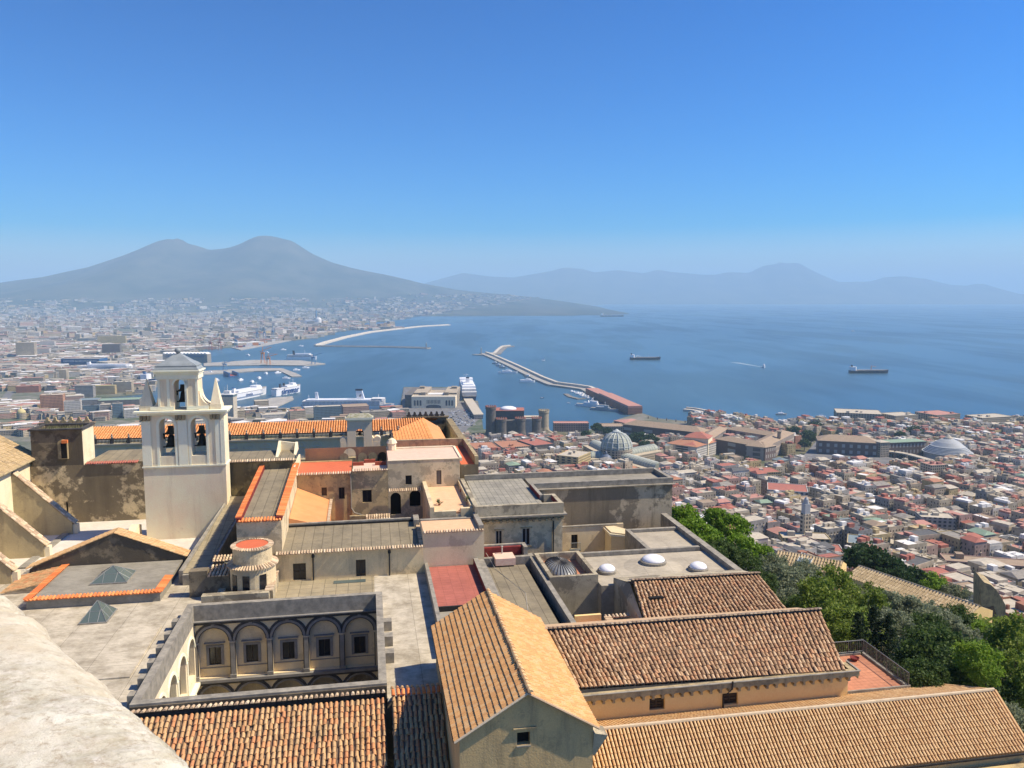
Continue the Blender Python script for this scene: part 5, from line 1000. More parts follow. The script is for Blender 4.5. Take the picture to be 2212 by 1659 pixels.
for k_, c_, d_ in (('r_red', (.40,.145,.10), (.31,.12,.09)), ('r_pink', (.47,.24,.19), (.38,.19,.15)), ('r_orange', (.42,.20,.115), (.34,.16,.095)), ('r_grey', (.30,.275,.235), (.20,.185,.16)), ('r_light', (.52,.46,.36), (.39,.35,.275)), ('r_white', (.74,.73,.70), (.62,.61,.58)), ('r_green', (.25,.34,.25), (.2,.28,.2)), ('r_brown', (.36,.27,.185), (.28,.21,.145)), ('r_yellow', (.58,.50,.24), (.5,.42,.2)), ('r_dark', (.12,.12,.12), (.09,.09,.09)), ('r_slate', (.20,.26,.28), (.16,.2,.22))): M[k_] = noisy('roof_'+k_[2:], c_, d_, .35, .9)
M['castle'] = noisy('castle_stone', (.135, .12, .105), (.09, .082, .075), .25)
M['castlepale'] = noisy('castle_tuff', (.38, .32, .22), (.28, .24, .17), .25)  # paler stone of the right tower and the bastion
M['marble'] = noisy('pale_marble', (.40, .39, .36), (.30, .29, .27), .3)
M['quay'] = noisy('quay_concrete', (.40, .375, .33), (.28, .265, .235), .05)
M['quaypale'] = noisy('pale_breakwater', (.62, .56, .46), (.46, .42, .36), .06)
M['rock'] = noisy('breakwater_rock', (.26, .24, .21), (.15, .14, .125), .4)
M['asphalt'] = noisy('asphalt', (.13, .13, .135), (.19, .185, .18), .08)
M['hullwhite'] = mat('white_ship_paint', (.78, .78, .78), .4); M['hullblue'] = mat('blue_hull_paint', (.03, .10, .24), .5); M['hulldark'] = mat('dark_hull_paint', (.03, .035, .05), .5)
M['hullnavy'] = mat('navy_hull_paint', (.02, .035, .09), .45); M['hullgrey'] = mat('grey_hull_paint', (.34, .37, .39), .5); M['hullred'] = mat('rust_red_paint', (.30, .07, .05), .6); M['deck'] = noisy('ship_deck', (.38, .35, .30), (.28, .26, .23), .1)
M['ink'] = mat('blue_letter_paint', (.02, .07, .22), .5); M['inkwhite'] = mat('white_letter_paint', (.75, .75, .75), .5); M['craneorange'] = mat('orange_crane_paint', (.55, .20, .04), .5); M['craneblue'] = mat('blue_crane_paint', (.12, .22, .35), .5)
M['galglass'] = noisy('greenish_glass_roof', (.36, .38, .31), (.27, .29, .24), .2, .6); M['galrib'] = mat('pale_iron_rib', (.46, .49, .46), .6); M['bluedome'] = noisy('blue_grey_dome_lead', (.14, .17, .22), (.11, .13, .17), .3, .5)
M['domegrey'] = noisy('pale_grey_dome', (.40, .42, .43), (.33, .35, .36), .06, .7); M['decklines'] = wmat('ship_cabin_rows', (.74, .74, .73), (.10, .12, .15), 3.0, 2.9, 1.3)
def text(par, s, size, loc, rotz, m, name='lettering'):
    cu = bpy.data.curves.new(name, 'FONT'); cu.body = s; cu.size = size; cu.extrude = size*.015; cu.align_x = 'CENTER'; cu.align_y = 'CENTER'; cu.offset = size*.012; cu.materials.append(M[m])
    tmp = bpy.data.objects.new('lettering_source', cu); sc.collection.objects.link(tmp); bpy.context.view_layer.update(); me = bpy.data.meshes.new_from_object(tmp.evaluated_get(bpy.context.evaluated_depsgraph_get())); bpy.data.objects.remove(tmp)
    o = bpy.data.objects.new(name, me); sc.collection.objects.link(o); o.parent = par; pl = Vector(par.location); o.location = Vector(loc)-pl; o.rotation_euler = (math.pi/2, 0, rotz); return o
def wthing(name, lab, cat, x, y, z, group=None): return thing(name, lab, cat, (x, y, z), group, True)
EXCL = []                                                # (x, y, radius) circles kept free of small houses
def block(name, lab, cat, x0, x1, ytop, ybase, zb, depth, wm, rm, group=None, ang=None, extra=None, excl=True):
    # building whose front foot is seen at photo row ybase on ground level zb; height from the photo row of its top
    X0, Y0 = G(x0, ybase, zb); X1, Y1 = G(x1, ybase, zb); ym = (Y0+Y1)/2; h = (ray((x0+x1)/2, ytop)[2]/ray((x0+x1)/2, ytop)[1])*ym-zb
    xm, w_ = (X0+X1)/2, abs(X1-X0); ang = A if ang is None else ang
    w2 = w_/(math.cos(ang)+depth/max(w_, 1)*abs(math.sin(ang))*.6)
    t = wthing(name, lab, cat, xm, ym, zb, group)
    q = MB(); q.box(-w2/2, w2/2, 0, depth, -2, h-.9); local(q, xm, ym, zb, ang); q.build('wall', wm, t)
    q = MB(); ring(q, -w2/2-.15, w2/2+.15, -.15, depth+.15, h-.9, h, .5); local(q, xm, ym, zb, ang); q.build('parapet', wm, t)
    q = MB(); q.box(-w2/2+.36, w2/2-.36, .36, depth-.36, h-.89, h-.5)
    local(q, xm, ym, zb, ang); q.build('roof', rm, t)
    if extra:
        q = MB(); extra(q, w2, depth, h); local(q, xm, ym, zb, ang); q.build('roof_hut', rm if rm != 'r_red' else 'r_light', t)
    if excl: EXCL.append((xm-math.sin(ang)*depth/2, ym+math.cos(ang)*depth/2, max(w_, depth)*.62))
    return t, xm, ym, h, w2
def huts(n): return lambda q, w_, d, h: [q.box(a, a+random.uniform(3, 6), b_, b_+random.uniform(3, 6), h-.49, h+random.uniform(1.5, 3.2)) for a, b_ in [(random.uniform(-w_/2+2, w_/2-8) if w_ > 12 else -1, random.uniform(2, max(2.5, d-8))) for _ in range(n)]]
# ---- sea castle with round towers
zc_ = -240.0
def cpt(x, y, z=zc_): return G(x, y, z)
t = wthing('castle', 'dark medieval castle with five round towers beside the harbour', 'castle', *cpt(1110, 944), zc_); EXCL.append((*cpt(1115, 938), 75))
def ctower(x0, x1, ytop, ybase, lit=False, extra=0):  # lit selects the paler stone
    X0, Y = cpt(x0, ybase); X1, _ = cpt(x1, ybase); cx, r_ = (X0+X1)/2, (X1-X0)/2; Y += r_; h = ray((x0+x1)/2, ytop)[2]/ray((x0+x1)/2, ytop)[1]*Y-zc_
    q = MB(); q.lathe(0, 0, [(r_*1.22, -1), (r_*1.04, 7), (r_, 9), (r_*.98, h-5), (r_*1.07, h-4), (r_*1.07, h)], 24); local(q, cx, Y, zc_, 0); tw = q.build('round_tower', 'castlepale' if lit else 'castle', t)
    q = MB()
    for k in range(16): a = 2*math.pi*k/16; q.cyl(r_*1.0*math.cos(a), r_*1.0*math.sin(a), 1.0, h+.005, h+1.8, 4)
    local(q, cx, Y, zc_, 0); q.build('merlon', 'castlepale' if lit else 'r_red', tw)
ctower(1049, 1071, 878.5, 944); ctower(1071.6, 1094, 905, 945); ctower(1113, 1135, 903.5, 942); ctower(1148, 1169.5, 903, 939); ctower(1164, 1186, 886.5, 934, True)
def cbox(x0, x1, yt, yb, dep, m, nm, ang=0):
    X0, Y = cpt(x0, yb); X1, _ = cpt(x1, yb); h = ray((x0+x1)/2, yt)[2]/ray((x0+x1)/2, yt)[1]*Y-zc_
    q = MB(); q.box(X0, X1, Y, Y+dep, zc_-1, zc_+h); q.world = True; return q.build(nm, m, t), (X0, X1, Y, zc_+h)
cbox(1066, 1132, 889, 935, 40, 'castle', 'great_hall'); cbox(1085, 1118, 909, 941, 16, 'castle', 'curtain_wall'); cbox(1118, 1165, 909, 938, 14, 'castle', 'curtain_wall'); cbox(1134, 1149, 905, 940, 8, 'marble', 'triumphal_arch'); cbox(1130, 1170, 901, 930, 20, 'r_light', 'rear_wing')
X0, Y = cpt(1066, 935); X1, _ = cpt(1132, 935); h = ray(1100, 887)[2]/ray(1100, 887)[1]*Y; q = MB(world=True); q.box(X0-.3, X1+.3, Y-.3, Y+40.3, h-1, h); q.build('hall_roof', 'r_red', t)
q = MB(); n = 8; q.lathe(0, 0, [(15, 0), (14, 2.5), (9, 4.6), (3, 5.4), (.1, 5.5)], 20); local(q, (X0+X1)/2-1, Y+18, h); q.build('tent_roof', 'hullwhite', t, True)
X0, Y = cpt(1138, 939.8); X1, _ = cpt(1145, 939.8); q = MB(world=True); q.box(X0, X1, Y-.4, Y-.05, zc_, zc_+9); q.box(X0, X1, Y-.4, Y-.05, zc_+15, zc_+22); q.build('arch_opening', 'void', t)
q = MB(world=True); X0, Y = cpt(1168, 934); X1, _ = cpt(1196, 934); q.hexa([(X0, Y-2, zc_-2), (X1, Y-2, zc_-2), (X1, Y+14, zc_-2), (X0, Y+14, zc_-2)], [(X0, Y, zc_+9), (X1-8, Y, zc_+3), (X1-8, Y+12, zc_+3), (X0, Y+12, zc_+9)]); q.build('bastion', 'castlepale', t)
# ---- maritime station
t, xm, ym, h, w2 = block('ferry_terminal', 'large pale flat roofed passenger terminal on the pier with arched windows', 'terminal', 889, 984, 857, 882, -247.5, 40, 'tower', 'r_light', ang=0, excl=False)
wc = h*1.0
q = MB(); q.box(-w2/2, -w2*.2, 40.2, 165, -1, h+4); q.box(w2*.2, w2/2, 40.2, 165, -1, h+4); q.box(-w2*.2, w2*.2, 60, 155, -1, h-3); q.box(-w2/2+4, -w2/2+16, 120, 135, h+4, h+9); q.box(w2/2-18, w2/2-5, 120, 135, h+4, h+9); q.box(-w2*.2-12, -w2*.2-1, 30, 44, h, h+6); q.box(w2*.2+1, w2*.2+12, 30, 44, h, h+6); local(q, xm, ym, -247.5); q.build('rear_wing', 'w_buff', t)
q = MB(); q.box(-w2/2-16, -w2/2-.2, 10, 160, -1, h+3); local(q, xm, ym, -247.5); q.build('dark_side_wing', 'w_dark', t)
q = MB()
for s in (-1, 1):
    for k in range(3): m = s*w2*.36+(k-1)*w2*.065; P = [(m-2, 6), (m+2, 6), (m+2, h*.62)]+[(m+2*math.cos(a), h*.62+2*math.sin(a)) for a in [math.pi*i/6 for i in range(7)]]+[(m-2, h*.62)]; q.uz(P, -.35, -.05)
for k in range(10): m = (k-4.5)*w2*.032; q.box(m-.7, m+.7, -.3, -.04, h*.4, h*.72)
P = [(-w2*.17, 0), (w2*.17, 0), (w2*.17, 4)]+[(w2*.17*math.cos(a), 4+4*math.sin(a)) for a in [math.pi*i/8 for i in range(9)]]; q.uz(P, -.36, -.04); local(q, xm, ym, -247.5); q.build('arched_window', 'r_dark', t)
q = MB(); q.box(-20, 20, 60, 90, h-3, h-2); local(q, xm, ym, -247.5); q.build('roof_strip', 'r_white', t)
# pier apron, car park, sheds
q = MB(world=True); P = [G(x, y, -247.3) for x, y in ((872, 838), (984, 838), (984, 867), (1031, 869), (1040, 902), (1000, 935), (900, 935), (866, 892))]; q.poly(*[(*p, -247.2) for p in P]); o = q.build('pier_pavement', 'asphalt'); tag(o, kind='structure')
t = wthing('pier_shed', 'long flat grey boarding gallery running along the pier edge', 'shed', *G(1025, 890), -247); q = MB(world=True); a, b_ = Vector((*G(1011, 872), 0)), Vector((*G(1034, 908), 0)); n_ = (b_-a).normalized(); s_ = Vector((n_.y, -n_.x, 0))*9
for z0, z1, m, nm, e in ((-247, -239, 'w_grey', 'wall', 1), (-238.9, -237.9, 'r_light', 'roof', 1.15)):
    q = MB(world=True); q.hexa([tuple(p+Vector((0, 0, z0))) for p in (a-s_*e, b_-s_*e, b_+s_*e, a+s_*e)], [tuple(p+Vector((0, 0, z1))) for p in (a-s_*e, b_-s_*e, b_+s_*e, a+s_*e)]); q.build(nm, m, t)
cm = [MB() for _ in range(4)]
def car_mesh(nm, m):
    q = MB(world=True); q.box(-2.1, 2.1, -.85, .85, .25, .8); q.hexa([(-1.6, -.8, .8), (1.0, -.8, .8), (1.0, .8, .8), (-1.6, .8, .8)], [(-1.2, -.7, 1.4), (.5, -.7, 1.4), (.5, .7, 1.4), (-1.2, .7, 1.4)])
    for a in (-1.35, 1.35):
        for b_ in (-.85, .85): q.prism([(a+.32*math.cos(t), b_-.1, .32+.32*math.sin(t)) for t in [i*math.pi/4 for i in range(8)]], (0, .2, 0))
    me = bpy.data.meshes.new(nm); me.from_pydata(q.V, [], q.F); me.materials.append(M[m]); return me
M['carwhite'] = mat('white_car_paint', (.75, .75, .74), .3); M['carsilver'] = mat('silver_car_paint', (.45, .46, .48), .3, .3); M['cardark'] = mat('dark_car_paint', (.03, .035, .045), .3); M['carred'] = mat('red_car_paint', (.4, .03, .03), .3)
CARS = [(car_mesh('parked_car', m), c) for m, c in (('carwhite', 'white'), ('carsilver', 'silver'), ('cardark', 'dark'), ('carred', 'red'))]
random.seed(11)
for k in range(130):
    x, y = random.uniform(968, 1026), 886+random.random()*34
    if x > 985+(y-866)*1.2: continue
    me, cl = random.choices(CARS, (5, 3, 4, .5))[0]; o = bpy.data.objects.new('parked_car', me); sc.collection.objects.link(o); o.location = (*G(x, y, -247.2), -247.1); o.rotation_euler.z = random.choice((0, math.pi/2))+.05
    tag(o, f'tiny {cl} car parked in the crowded lot in front of the passenger terminal', 'car', 'cars parked on the pier')
# ---- ships
def ship(name, lab, cat, x, y, ang, L, B, hh, hull, decks=(), funnels=(), masts=(), group=None, boot=None, z=SEA, cranes=()):
    X, Y = G(x, y, z); t = wthing(name, lab, cat, X, Y, z, group); q = MB()
    st = [(-.5, .86), (-.47, .95), (-.3, 1), (.2, 1), (.33, .86), (.42, .58), (.47, .3), (.5, .02)]; S_ = []
    for f_, w_ in st:
        sh = hh*(.30*max(0, f_-.15)/.35)**1 if f_ > .15 else 0; k = .86 if f_ < .3 else .62
        S_.append([(f_*L*(.97 if f_ > .4 else 1), -w_*B/2*k, -.3), (f_*L, -w_*B/2, hh+sh), (f_*L, w_*B/2, hh+sh), (f_*L*(.97 if f_ > .4 else 1), w_*B/2*k, -.3)])
    for a, b_ in zip(S_, S_[1:]):
        q.poly(a[0], b_[0], b_[1], a[1]); q.poly(a[2], b_[2], b_[3], a[3])
    q.poly(*S_[0]); q.poly(*S_[-1]); local(q, X, Y, z, ang); q.build('hull', hull, t)
    q = MB()
    for a, b_ in zip(S_, S_[1:]): q.poly(*[(p[0], p[1]*.97, p[2]-.25) for p in (a[1], b_[1], b_[2], a[2])])
    local(q, X, Y, z, ang); q.build('deck', 'deck', t)
    for (a, b_, w_, z0, z1, m) in decks:
        q = MB(); c = min(.05*L, (b_-a)*L*.2); q.uv([(a*L, -w_*B/2), (b_*L-c, -w_*B/2), (b_*L, -w_*B/2*.55), (b_*L, w_*B/2*.55), (b_*L-c, w_*B/2), (a*L, w_*B/2)], z0, z1); local(q, X, Y, z, ang); q.build('superstructure', m, t)
    for (a, z0, z1, l_, w_, m, m2) in funnels:
        q = MB(); q.hexa([(a*L-l_/2, -w_/2, z0), (a*L+l_/2, -w_/2, z0), (a*L+l_/2, w_/2, z0), (a*L-l_/2, w_/2, z0)], [(a*L-l_*.62, -w_/2.4, z1), (a*L+l_*.18, -w_/2.4, z1), (a*L+l_*.18, w_/2.4, z1), (a*L-l_*.62, w_/2.4, z1)]); local(q, X, Y, z, ang); fo = q.build('funnel', m, t)
        q = MB(); q.box(a*L-l_*.66, a*L+l_*.22, -w_/2.2, w_/2.2, z1+.01, z1+(z1-z0)*.18); local(q, X, Y, z, ang); q.build('funnel_top', m2, fo)
    for (a, z0, z1) in masts: q = MB(); q.tube([(a*L, 0, z0), (a*L, 0, z1)], .35, 5); q.tube([(a*L, -B*.2, z0+(z1-z0)*.7), (a*L, B*.2, z0+(z1-z0)*.7)], .22, 4); local(q, X, Y, z, ang); q.build('mast', 'hullwhite', t)
    for (a, z0, z1, m) in cranes: q = MB(); q.tube([(a*L, 0, z0), (a*L, 0, z1)], 1.0, 6); q.tube([(a*L, 0, z1), (a*L+L*.12, 0, z1-3)], .5, 5); local(q, X, Y, z, ang); q.build('deck_crane', m, t)
    return t, X, Y
hd = lambda x0, y0, x1, y1: math.atan2(G(x1, y1)[1]-G(x0, y0)[1], G(x1, y1)[0]-G(x0, y0)[0])
ca_ = hd(1012, 862, 1003, 838)
ship('cruise_ship', 'big white cruise ship moored stern first beside the passenger terminal', 'cruise ship', 1009, 853, ca_, 265, 36, 13, 'hullnavy', [(-.47, .36, .98, 13, 22, 'decklines'), (-.42, .33, .94, 22, 28, 'decklines'), (-.36, .30, .9, 28, 33, 'hullwhite'), (-.28, .10, .7, 33, 36, 'hullwhite'), (.14, .28, .95, 33, 38, 'hullwhite')], [(-.12, 36, 47, 15, 9, 'hullwhite', 'hulldark')], [(.2, 38, 50), (-.02, 36, 44)])
t, X, Y = ship('ferry', 'white ferry with large blue letters on its side and twin dark funnels', 'ferry', 621, 851, hd(594, 858, 652, 848), 104, 19, 16, 'hullwhite', [(-.48, .32, .96, 16, 19, 'decklines'), (-.1, .32, .9, 19, 23, 'hullwhite'), (.14, .28, .7, 23, 27, 'hullwhite')], [(-.26, 18, 27, 5, 4, 'hulldark', 'hulldark'), (-.12, 22.9, 29, 5, 4, 'hulldark', 'hulldark')], [(.22, 27, 38), (.08, 23, 33)])
an = hd(594, 858, 652, 848); nv = Vector((math.sin(an), -math.cos(an), 0)); p = Vector((X, Y, SEA+9.5))+nv*10.6+Vector((math.cos(an), math.sin(an), 0))*0; tx = text(t, 'siremar', 22, p, an, 'ink')
t, X, Y = ship('ferry', 'long white ferry with a blue stripe docked just right of the bell tower', 'ferry', 534, 859, hd(490, 868, 575, 851), 165, 25, 15, 'hullwhite', [(-.49, .34, .96, 14, 18, 'decklines'), (-.3, .33, .92, 18, 23, 'hullwhite'), (.16, .30, .8, 23, 27, 'hullwhite')], [(-.3, 18, 29, 9, 6, 'hullwhite', 'hullblue')], [(.24, 27, 36)])
an = hd(490, 868, 575, 851); nv = Vector((math.sin(an), -math.cos(an), 0)); dv = Vector((math.cos(an), math.sin(an), 0)); q = MB(world=True)
for s in (0, 1): a = Vector((X, Y, SEA+5+s*1.2))+nv*(12.7)+dv*-78; b_ = a+dv*128; q.poly(a, b_, b_+Vector((0, 0, .8)), a+Vector((0, 0, .8)))
q.build('stripe', 'hullblue', t); text(t, 'tirrenia', 9, Vector((X, Y, SEA+10))+nv*12.9+dv*-8, an, 'ink')
ship('ferry', 'long white ferry behind the quay offices with a slanting white and black funnel', 'ferry', 752, 884, hd(650, 885, 850, 884), 205, 28, 10, 'hullwhite', [(-.48, .40, .97, 10, 20, 'decklines'), (-.44, .30, .92, 20, 23, 'hullwhite'), (.26, .40, .9, 20, 25, 'decklines')], [(.14, 23, 42, 17, 9, 'hullwhite', 'hulldark'), (-.33, 23, 36, 7, 5, 'hullwhite', 'hullwhite')], [(-.42, 23, 33), (.33, 25, 34)])
fx, fy = G(785, 884); 
t = [o for o in sc.objects if o.type == 'EMPTY' and o.get('label', '').startswith('long white ferry behind')][0]; an = hd(650, 885, 850, 884); q = MB()
for r_ in (1.6, 2.9, 4.2):
    for k in range(7): a, b_ = math.pi*(.5+.55*k/7), math.pi*(.5+.55*(k+1)/7); q.add([(2+rr*math.cos(u), -4.75, 29+rr*math.sin(u)) for rr, u in ((r_, a), (r_+.8, a), (r_+.8, b_), (r_, b_))], [(0,1,2,3)])
local(q, t.location.x+math.cos(an)*.14*205, t.location.y+math.sin(an)*.14*205, SEA, an); q.build('funnel_emblem', 'hulldark', t)
ship('cargo_ship', 'dark laden cargo ship at anchor, middle of the bay', 'cargo ship', 1394, 777, 0, 122, 20, 9, 'hulldark', [(-.48, -.36, .9, 9, 20, 'hullwhite'), (-.30, .36, .8, 9, 10.5, 'deck')], [(-.45, 20, 25, 5, 5, 'hulldark', 'hulldark')], [(.1, 9, 26), (.42, 11, 20)], cranes=[(-.28, 9, 17, 'hullwhite')])
ship('cargo_ship', 'dark cargo ship with an orange crane amidships, rightmost at anchor', 'cargo ship', 1877, 806, 0, 128, 20, 9, 'hulldark', [(-.48, -.34, .9, 9, 21, 'hullwhite'), (-.28, .34, .8, 9, 11, 'deck')], [(-.44, 21, 26, 5, 5, 'hulldark', 'hulldark')], [(.05, 9, 24)], cranes=[(.05, 9, 24, 'craneorange')])
ship('cargo_ship', 'distant low tanker far out near the haze line', 'cargo ship', 1322, 684, 0, 290, 42, 15, 'hulldark', [(-.47, -.38, .9, 15, 42, 'hullwhite')], [], [(0, 15, 26)])
t, X, Y = ship('motor_boat', 'small white boat heading towards shore with a faint wake', 'boat', 1650, 794, -math.pi/2-.2, 34, 8, 5, 'hullwhite', [(-.3, .2, .85, 5, 9, 'hullwhite'), (-.2, .1, .7, 9, 12, 'hullwhite')], [], [(0, 12, 16)])
M['foam'] = mat('wake_foam', (.22, .30, .36), .8); q = MB(world=True); q.poly((X-3, Y+18, SEA+.06), (X+3, Y+18, SEA+.06), (X-24, Y+210, SEA+.06), (X-60, Y+230, SEA+.06)); q.build('wake', 'foam', t)
t, X, Y = ship('motor_boat', 'speedboat trailing a thin white wake far out on the right', 'boat', 1842, 716, .1, 30, 9, 4, 'hullwhite', [(-.3, .2, .8, 4, 8, 'hullwhite')]); q = MB(world=True); q.poly((X-20, Y-4, SEA+.06), (X-20, Y+6, SEA+.06), (X-190, Y+120, SEA+.06), (X-190, Y+90, SEA+.06)); q.build('wake', 'foam', t)
t = wthing('sailing_boat', 'tiny sailing boat with a white sail out beyond the long mole', 'boat', *G(1173.5, 779), SEA); X, Y = G(1173.5, 779); q = MB(); q.uv([(-6, -1.5), (3, -1.8), (7, 0), (3, 1.8), (-6, 1.5)], 0, 1.4); local(q, X, Y, SEA); q.build('hull', 'hullwhite', t); q = MB(); q.poly((0, 0, 1.5), (6, 0, 2), (0, 0, 17)); q.poly((-.3, 0, 2), (-5.5, 0, 2), (-.3, 0, 16)); local(q, X, Y, SEA); q.build('sail', 'hullwhite', t)
for x, y, lb, L, m in ((1688, 896, 'grey workboat off the palace marina', 24, 'hullgrey'), (1775, 900.5, 'small white launch off the tree lined shore', 18, 'hullwhite'), (1228, 871, 'tiny white boat nearest the coast guard ships', 9, 'hullwhite'), (1246, 875, 'lone tiny moored boat left of the coast guard ship bow', 9, 'hullwhite'), (1171, 860, 'tiny dark boat on the water above the castle', 10, 'hulldark')):
    ship('motor_boat', lb, 'boat', x, y, .1, L, L*.25, L*.1, m, [(-.3, .15, .8, L*.1, L*.2, 'hullwhite')], [], [(0, L*.2, L*.4)] if L > 15 else [])
cg = hd(1255, 880, 1300, 884)
ship('patrol_ship', 'white coast guard ship moored inside the mole', 'patrol ship', 1278, 879, cg, 76, 12, 6, 'hullwhite', [(-.25, .22, .8, 6, 10, 'hullwhite'), (-.05, .2, .65, 10, 14, 'hullwhite')], [(-.12, 10, 15, 5, 4, 'hullwhite', 'hulldark')], [(.05, 14, 24)])
ship('patrol_ship', 'slim grey patrol ship moored nearest the red arsenal building', 'patrol ship', 1306, 887, cg, 68, 9, 5, 'hullgrey', [(-.3, .2, .75, 5, 8, 'hullgrey'), (0, .15, .6, 8, 12, 'hullgrey')], [], [(.02, 12, 20)])
ship('patrol_boat', 'white catamaran ferry moored halfway along the long mole', 'boat', 1139, 826, .08, 46, 11, 5, 'hullwhite', [(-.45, .3, .9, 5, 8, 'hullwhite'), (-.1, .2, .7, 8, 11, 'hullwhite')], [], [(0, 11, 16)])
ship('patrol_boat', 'white yacht moored on the outer half of the long mole', 'boat', 1097, 806.5, .06, 64, 10, 5, 'hullwhite', [(-.3, .2, .8, 5, 9, 'hullwhite'), (-.1, .12, .6, 9, 12, 'hullwhite')], [], [(0, 12, 22)])
for k, (x, y) in enumerate(((1070, 786), (1078, 791), (1086, 795), (1141, 815))): ship('tug', ['small grey tug moored nearest the lighthouse of the long mole', 'grey tug, second from the mole lighthouse', 'grey tug, third from the mole lighthouse', 'grey launch tucked behind the white catamaran'][k], 'boat', x, y, -.6, 26, 8, 4, 'hullgrey', [(-.2, .2, .7, 4, 8, 'hullwhite')], [], [(0, 8, 14)], 'tugs along the mole')
# ---- moles and breakwaters
def mole(name, lab, pts, w_, h, m, wall=None, wallh=0, wm='quaypale', z=SEA):
    P = [Vector((*G(x, y), 0)) for x, y in pts]; t = wthing(name, lab, 'breakwater', *P[0][:2], z)
    def strip(off, wd, z0, z1, nm, mm):
        q = MB(world=True); Ls = []
        for i, p in enumerate(P):
            d = (P[min(i+1, len(P)-1)]-P[max(i-1, 0)]).normalized(); n_ = Vector((d.y, -d.x, 0)); c = p+n_*off; Ls.append((c-n_*wd/2, c+n_*wd/2))
        for a, b_ in zip(Ls, Ls[1:]): q.hexa([tuple(v+Vector((0, 0, z0))) for v in (a[0], b_[0], b_[1], a[1])], [tuple(v+Vector((0, 0, z1))) for v in (a[0], b_[0], b_[1], a[1])])
        return q.build(nm, mm, t)
    strip(0, w_, z-.4, z+h, 'mole_body', m)
    if wall is not None: strip(wall, w_*.28, z+h, z+h+wallh, 'parapet_wall', wm)
    return t
t = mole('long_mole', 'long curved mole running from the arsenal out to a lighthouse', [(1044, 765), (1062, 772), (1110, 794), (1165, 821), (1195, 833), (1240, 839), (1266, 843), (1280, 850)], 34, 4.5, 'quay', -12, 6, 'quaypale')
mole('rock_spur', 'bent rocky spur branching from the mole end', [(1053, 767), (1072, 765.5), (1080, 757), (1088, 750.5), (1104, 748.5)], 38, 4, 'rock', -8, 4, 'quaypale')
mole('mole_head', 'low quay at the lighthouse end of the mole', [(1024, 766.5), (1046, 767.5)], 30, 3, 'quay')
mole('breakwater', 'pale detached breakwater slanting out to the right, farthest of the two', [(684, 748), (705, 741), (745, 730), (800, 718.5), (860, 711.5), (910, 706), (970, 702.5)], 34, 5, 'quaypale', -8, 4)
mole('breakwater', 'thin grey breakwater with a small lighthouse at its right tip', [(682, 748.5), (720, 749), (800, 750), (880, 751.5), (927, 753.5)], 30, 3.5, 'quay', -8, 3, 'quay')
def lighthouse(lab, x, y, h, m):
    X, Y = G(x, y); t = wthing('lighthouse', lab, 'lighthouse', X, Y, SEA+4); q = MB(); q.lathe(0, 0, [(4.2, 0), (4.0, 3), (2.4, 3.2), (2.0, h*.8)], 12); local(q, X, Y, SEA+4); q.build('tower', m, t)
    q = MB(); q.lathe(0, 0, [(2.8, h*.8), (2.8, h*.83), (1.5, h*.84), (1.5, h*.94), (.1, h)], 12); local(q, X, Y, SEA+4); q.build('lantern', 'galrib', t)
lighthouse('grey lighthouse on the head of the long mole', 1039.5, 766.5, 30, 'w_grey'); lighthouse('small lighthouse at the tip of the thin breakwater', 921, 753, 26, 'w_grey')
# red arsenal range along the root of the mole
a, b_ = Vector((*G(1278, 852), 0)), Vector((*G(1372, 896), 0)); t = wthing('arsenal_building', 'long dark red arsenal building with a pinkish flat roof along the mole root', 'building', *a[:2], -247); n_ = (b_-a).normalized(); s_ = Vector((n_.y, -n_.x, 0))
q = MB(world=True); q.hexa([tuple(p+Vector((0, 0, -249))) for p in (a-s_*16, b_-s_*16, b_+s_*16, a+s_*16)], [tuple(p+Vector((0, 0, -235))) for p in (a-s_*16, b_-s_*16, b_+s_*16, a+s_*16)]); q.build('wall', 'w_terra', t)
q = MB(world=True); c = a.lerp(b_, .35); q.hexa([tuple(p+Vector((0, 0, -234.99))) for p in (c-s_*16.3, b_-s_*16.3, b_+s_*16.3, c+s_*16.3)], [tuple(p+Vector((0, 0, -231))) for p in (c-s_*15, b_-s_*15, b_+s_*15, c+s_*15)]); q.hexa([tuple(p+Vector((0, 0, -234.99))) for p in (a-s_*16.3, c-s_*16.3, c+s_*16.3, a+s_*16.3)], [tuple(p+Vector((0, 0, -233.5))) for p in (a-s_*15.5, c-s_*15.5, c+s_*15.5, a+s_*15.5)]); q.build('roof', 'r_pink', t)
mole('small_craft_quay', 'low rocky quay curling round the little harbour inside the mole', [(1222, 852), (1232, 858), (1250, 862.5), (1262, 861)], 12, 2, 'rock')
mole('marina_breakwater', 'pale rocky breakwater sheltering the palace marina', [(1480, 887), (1500, 889), (1540, 897), (1590, 908), (1640, 918), (1680, 924)], 20, 4.5, 'quaypale', -5, 3)
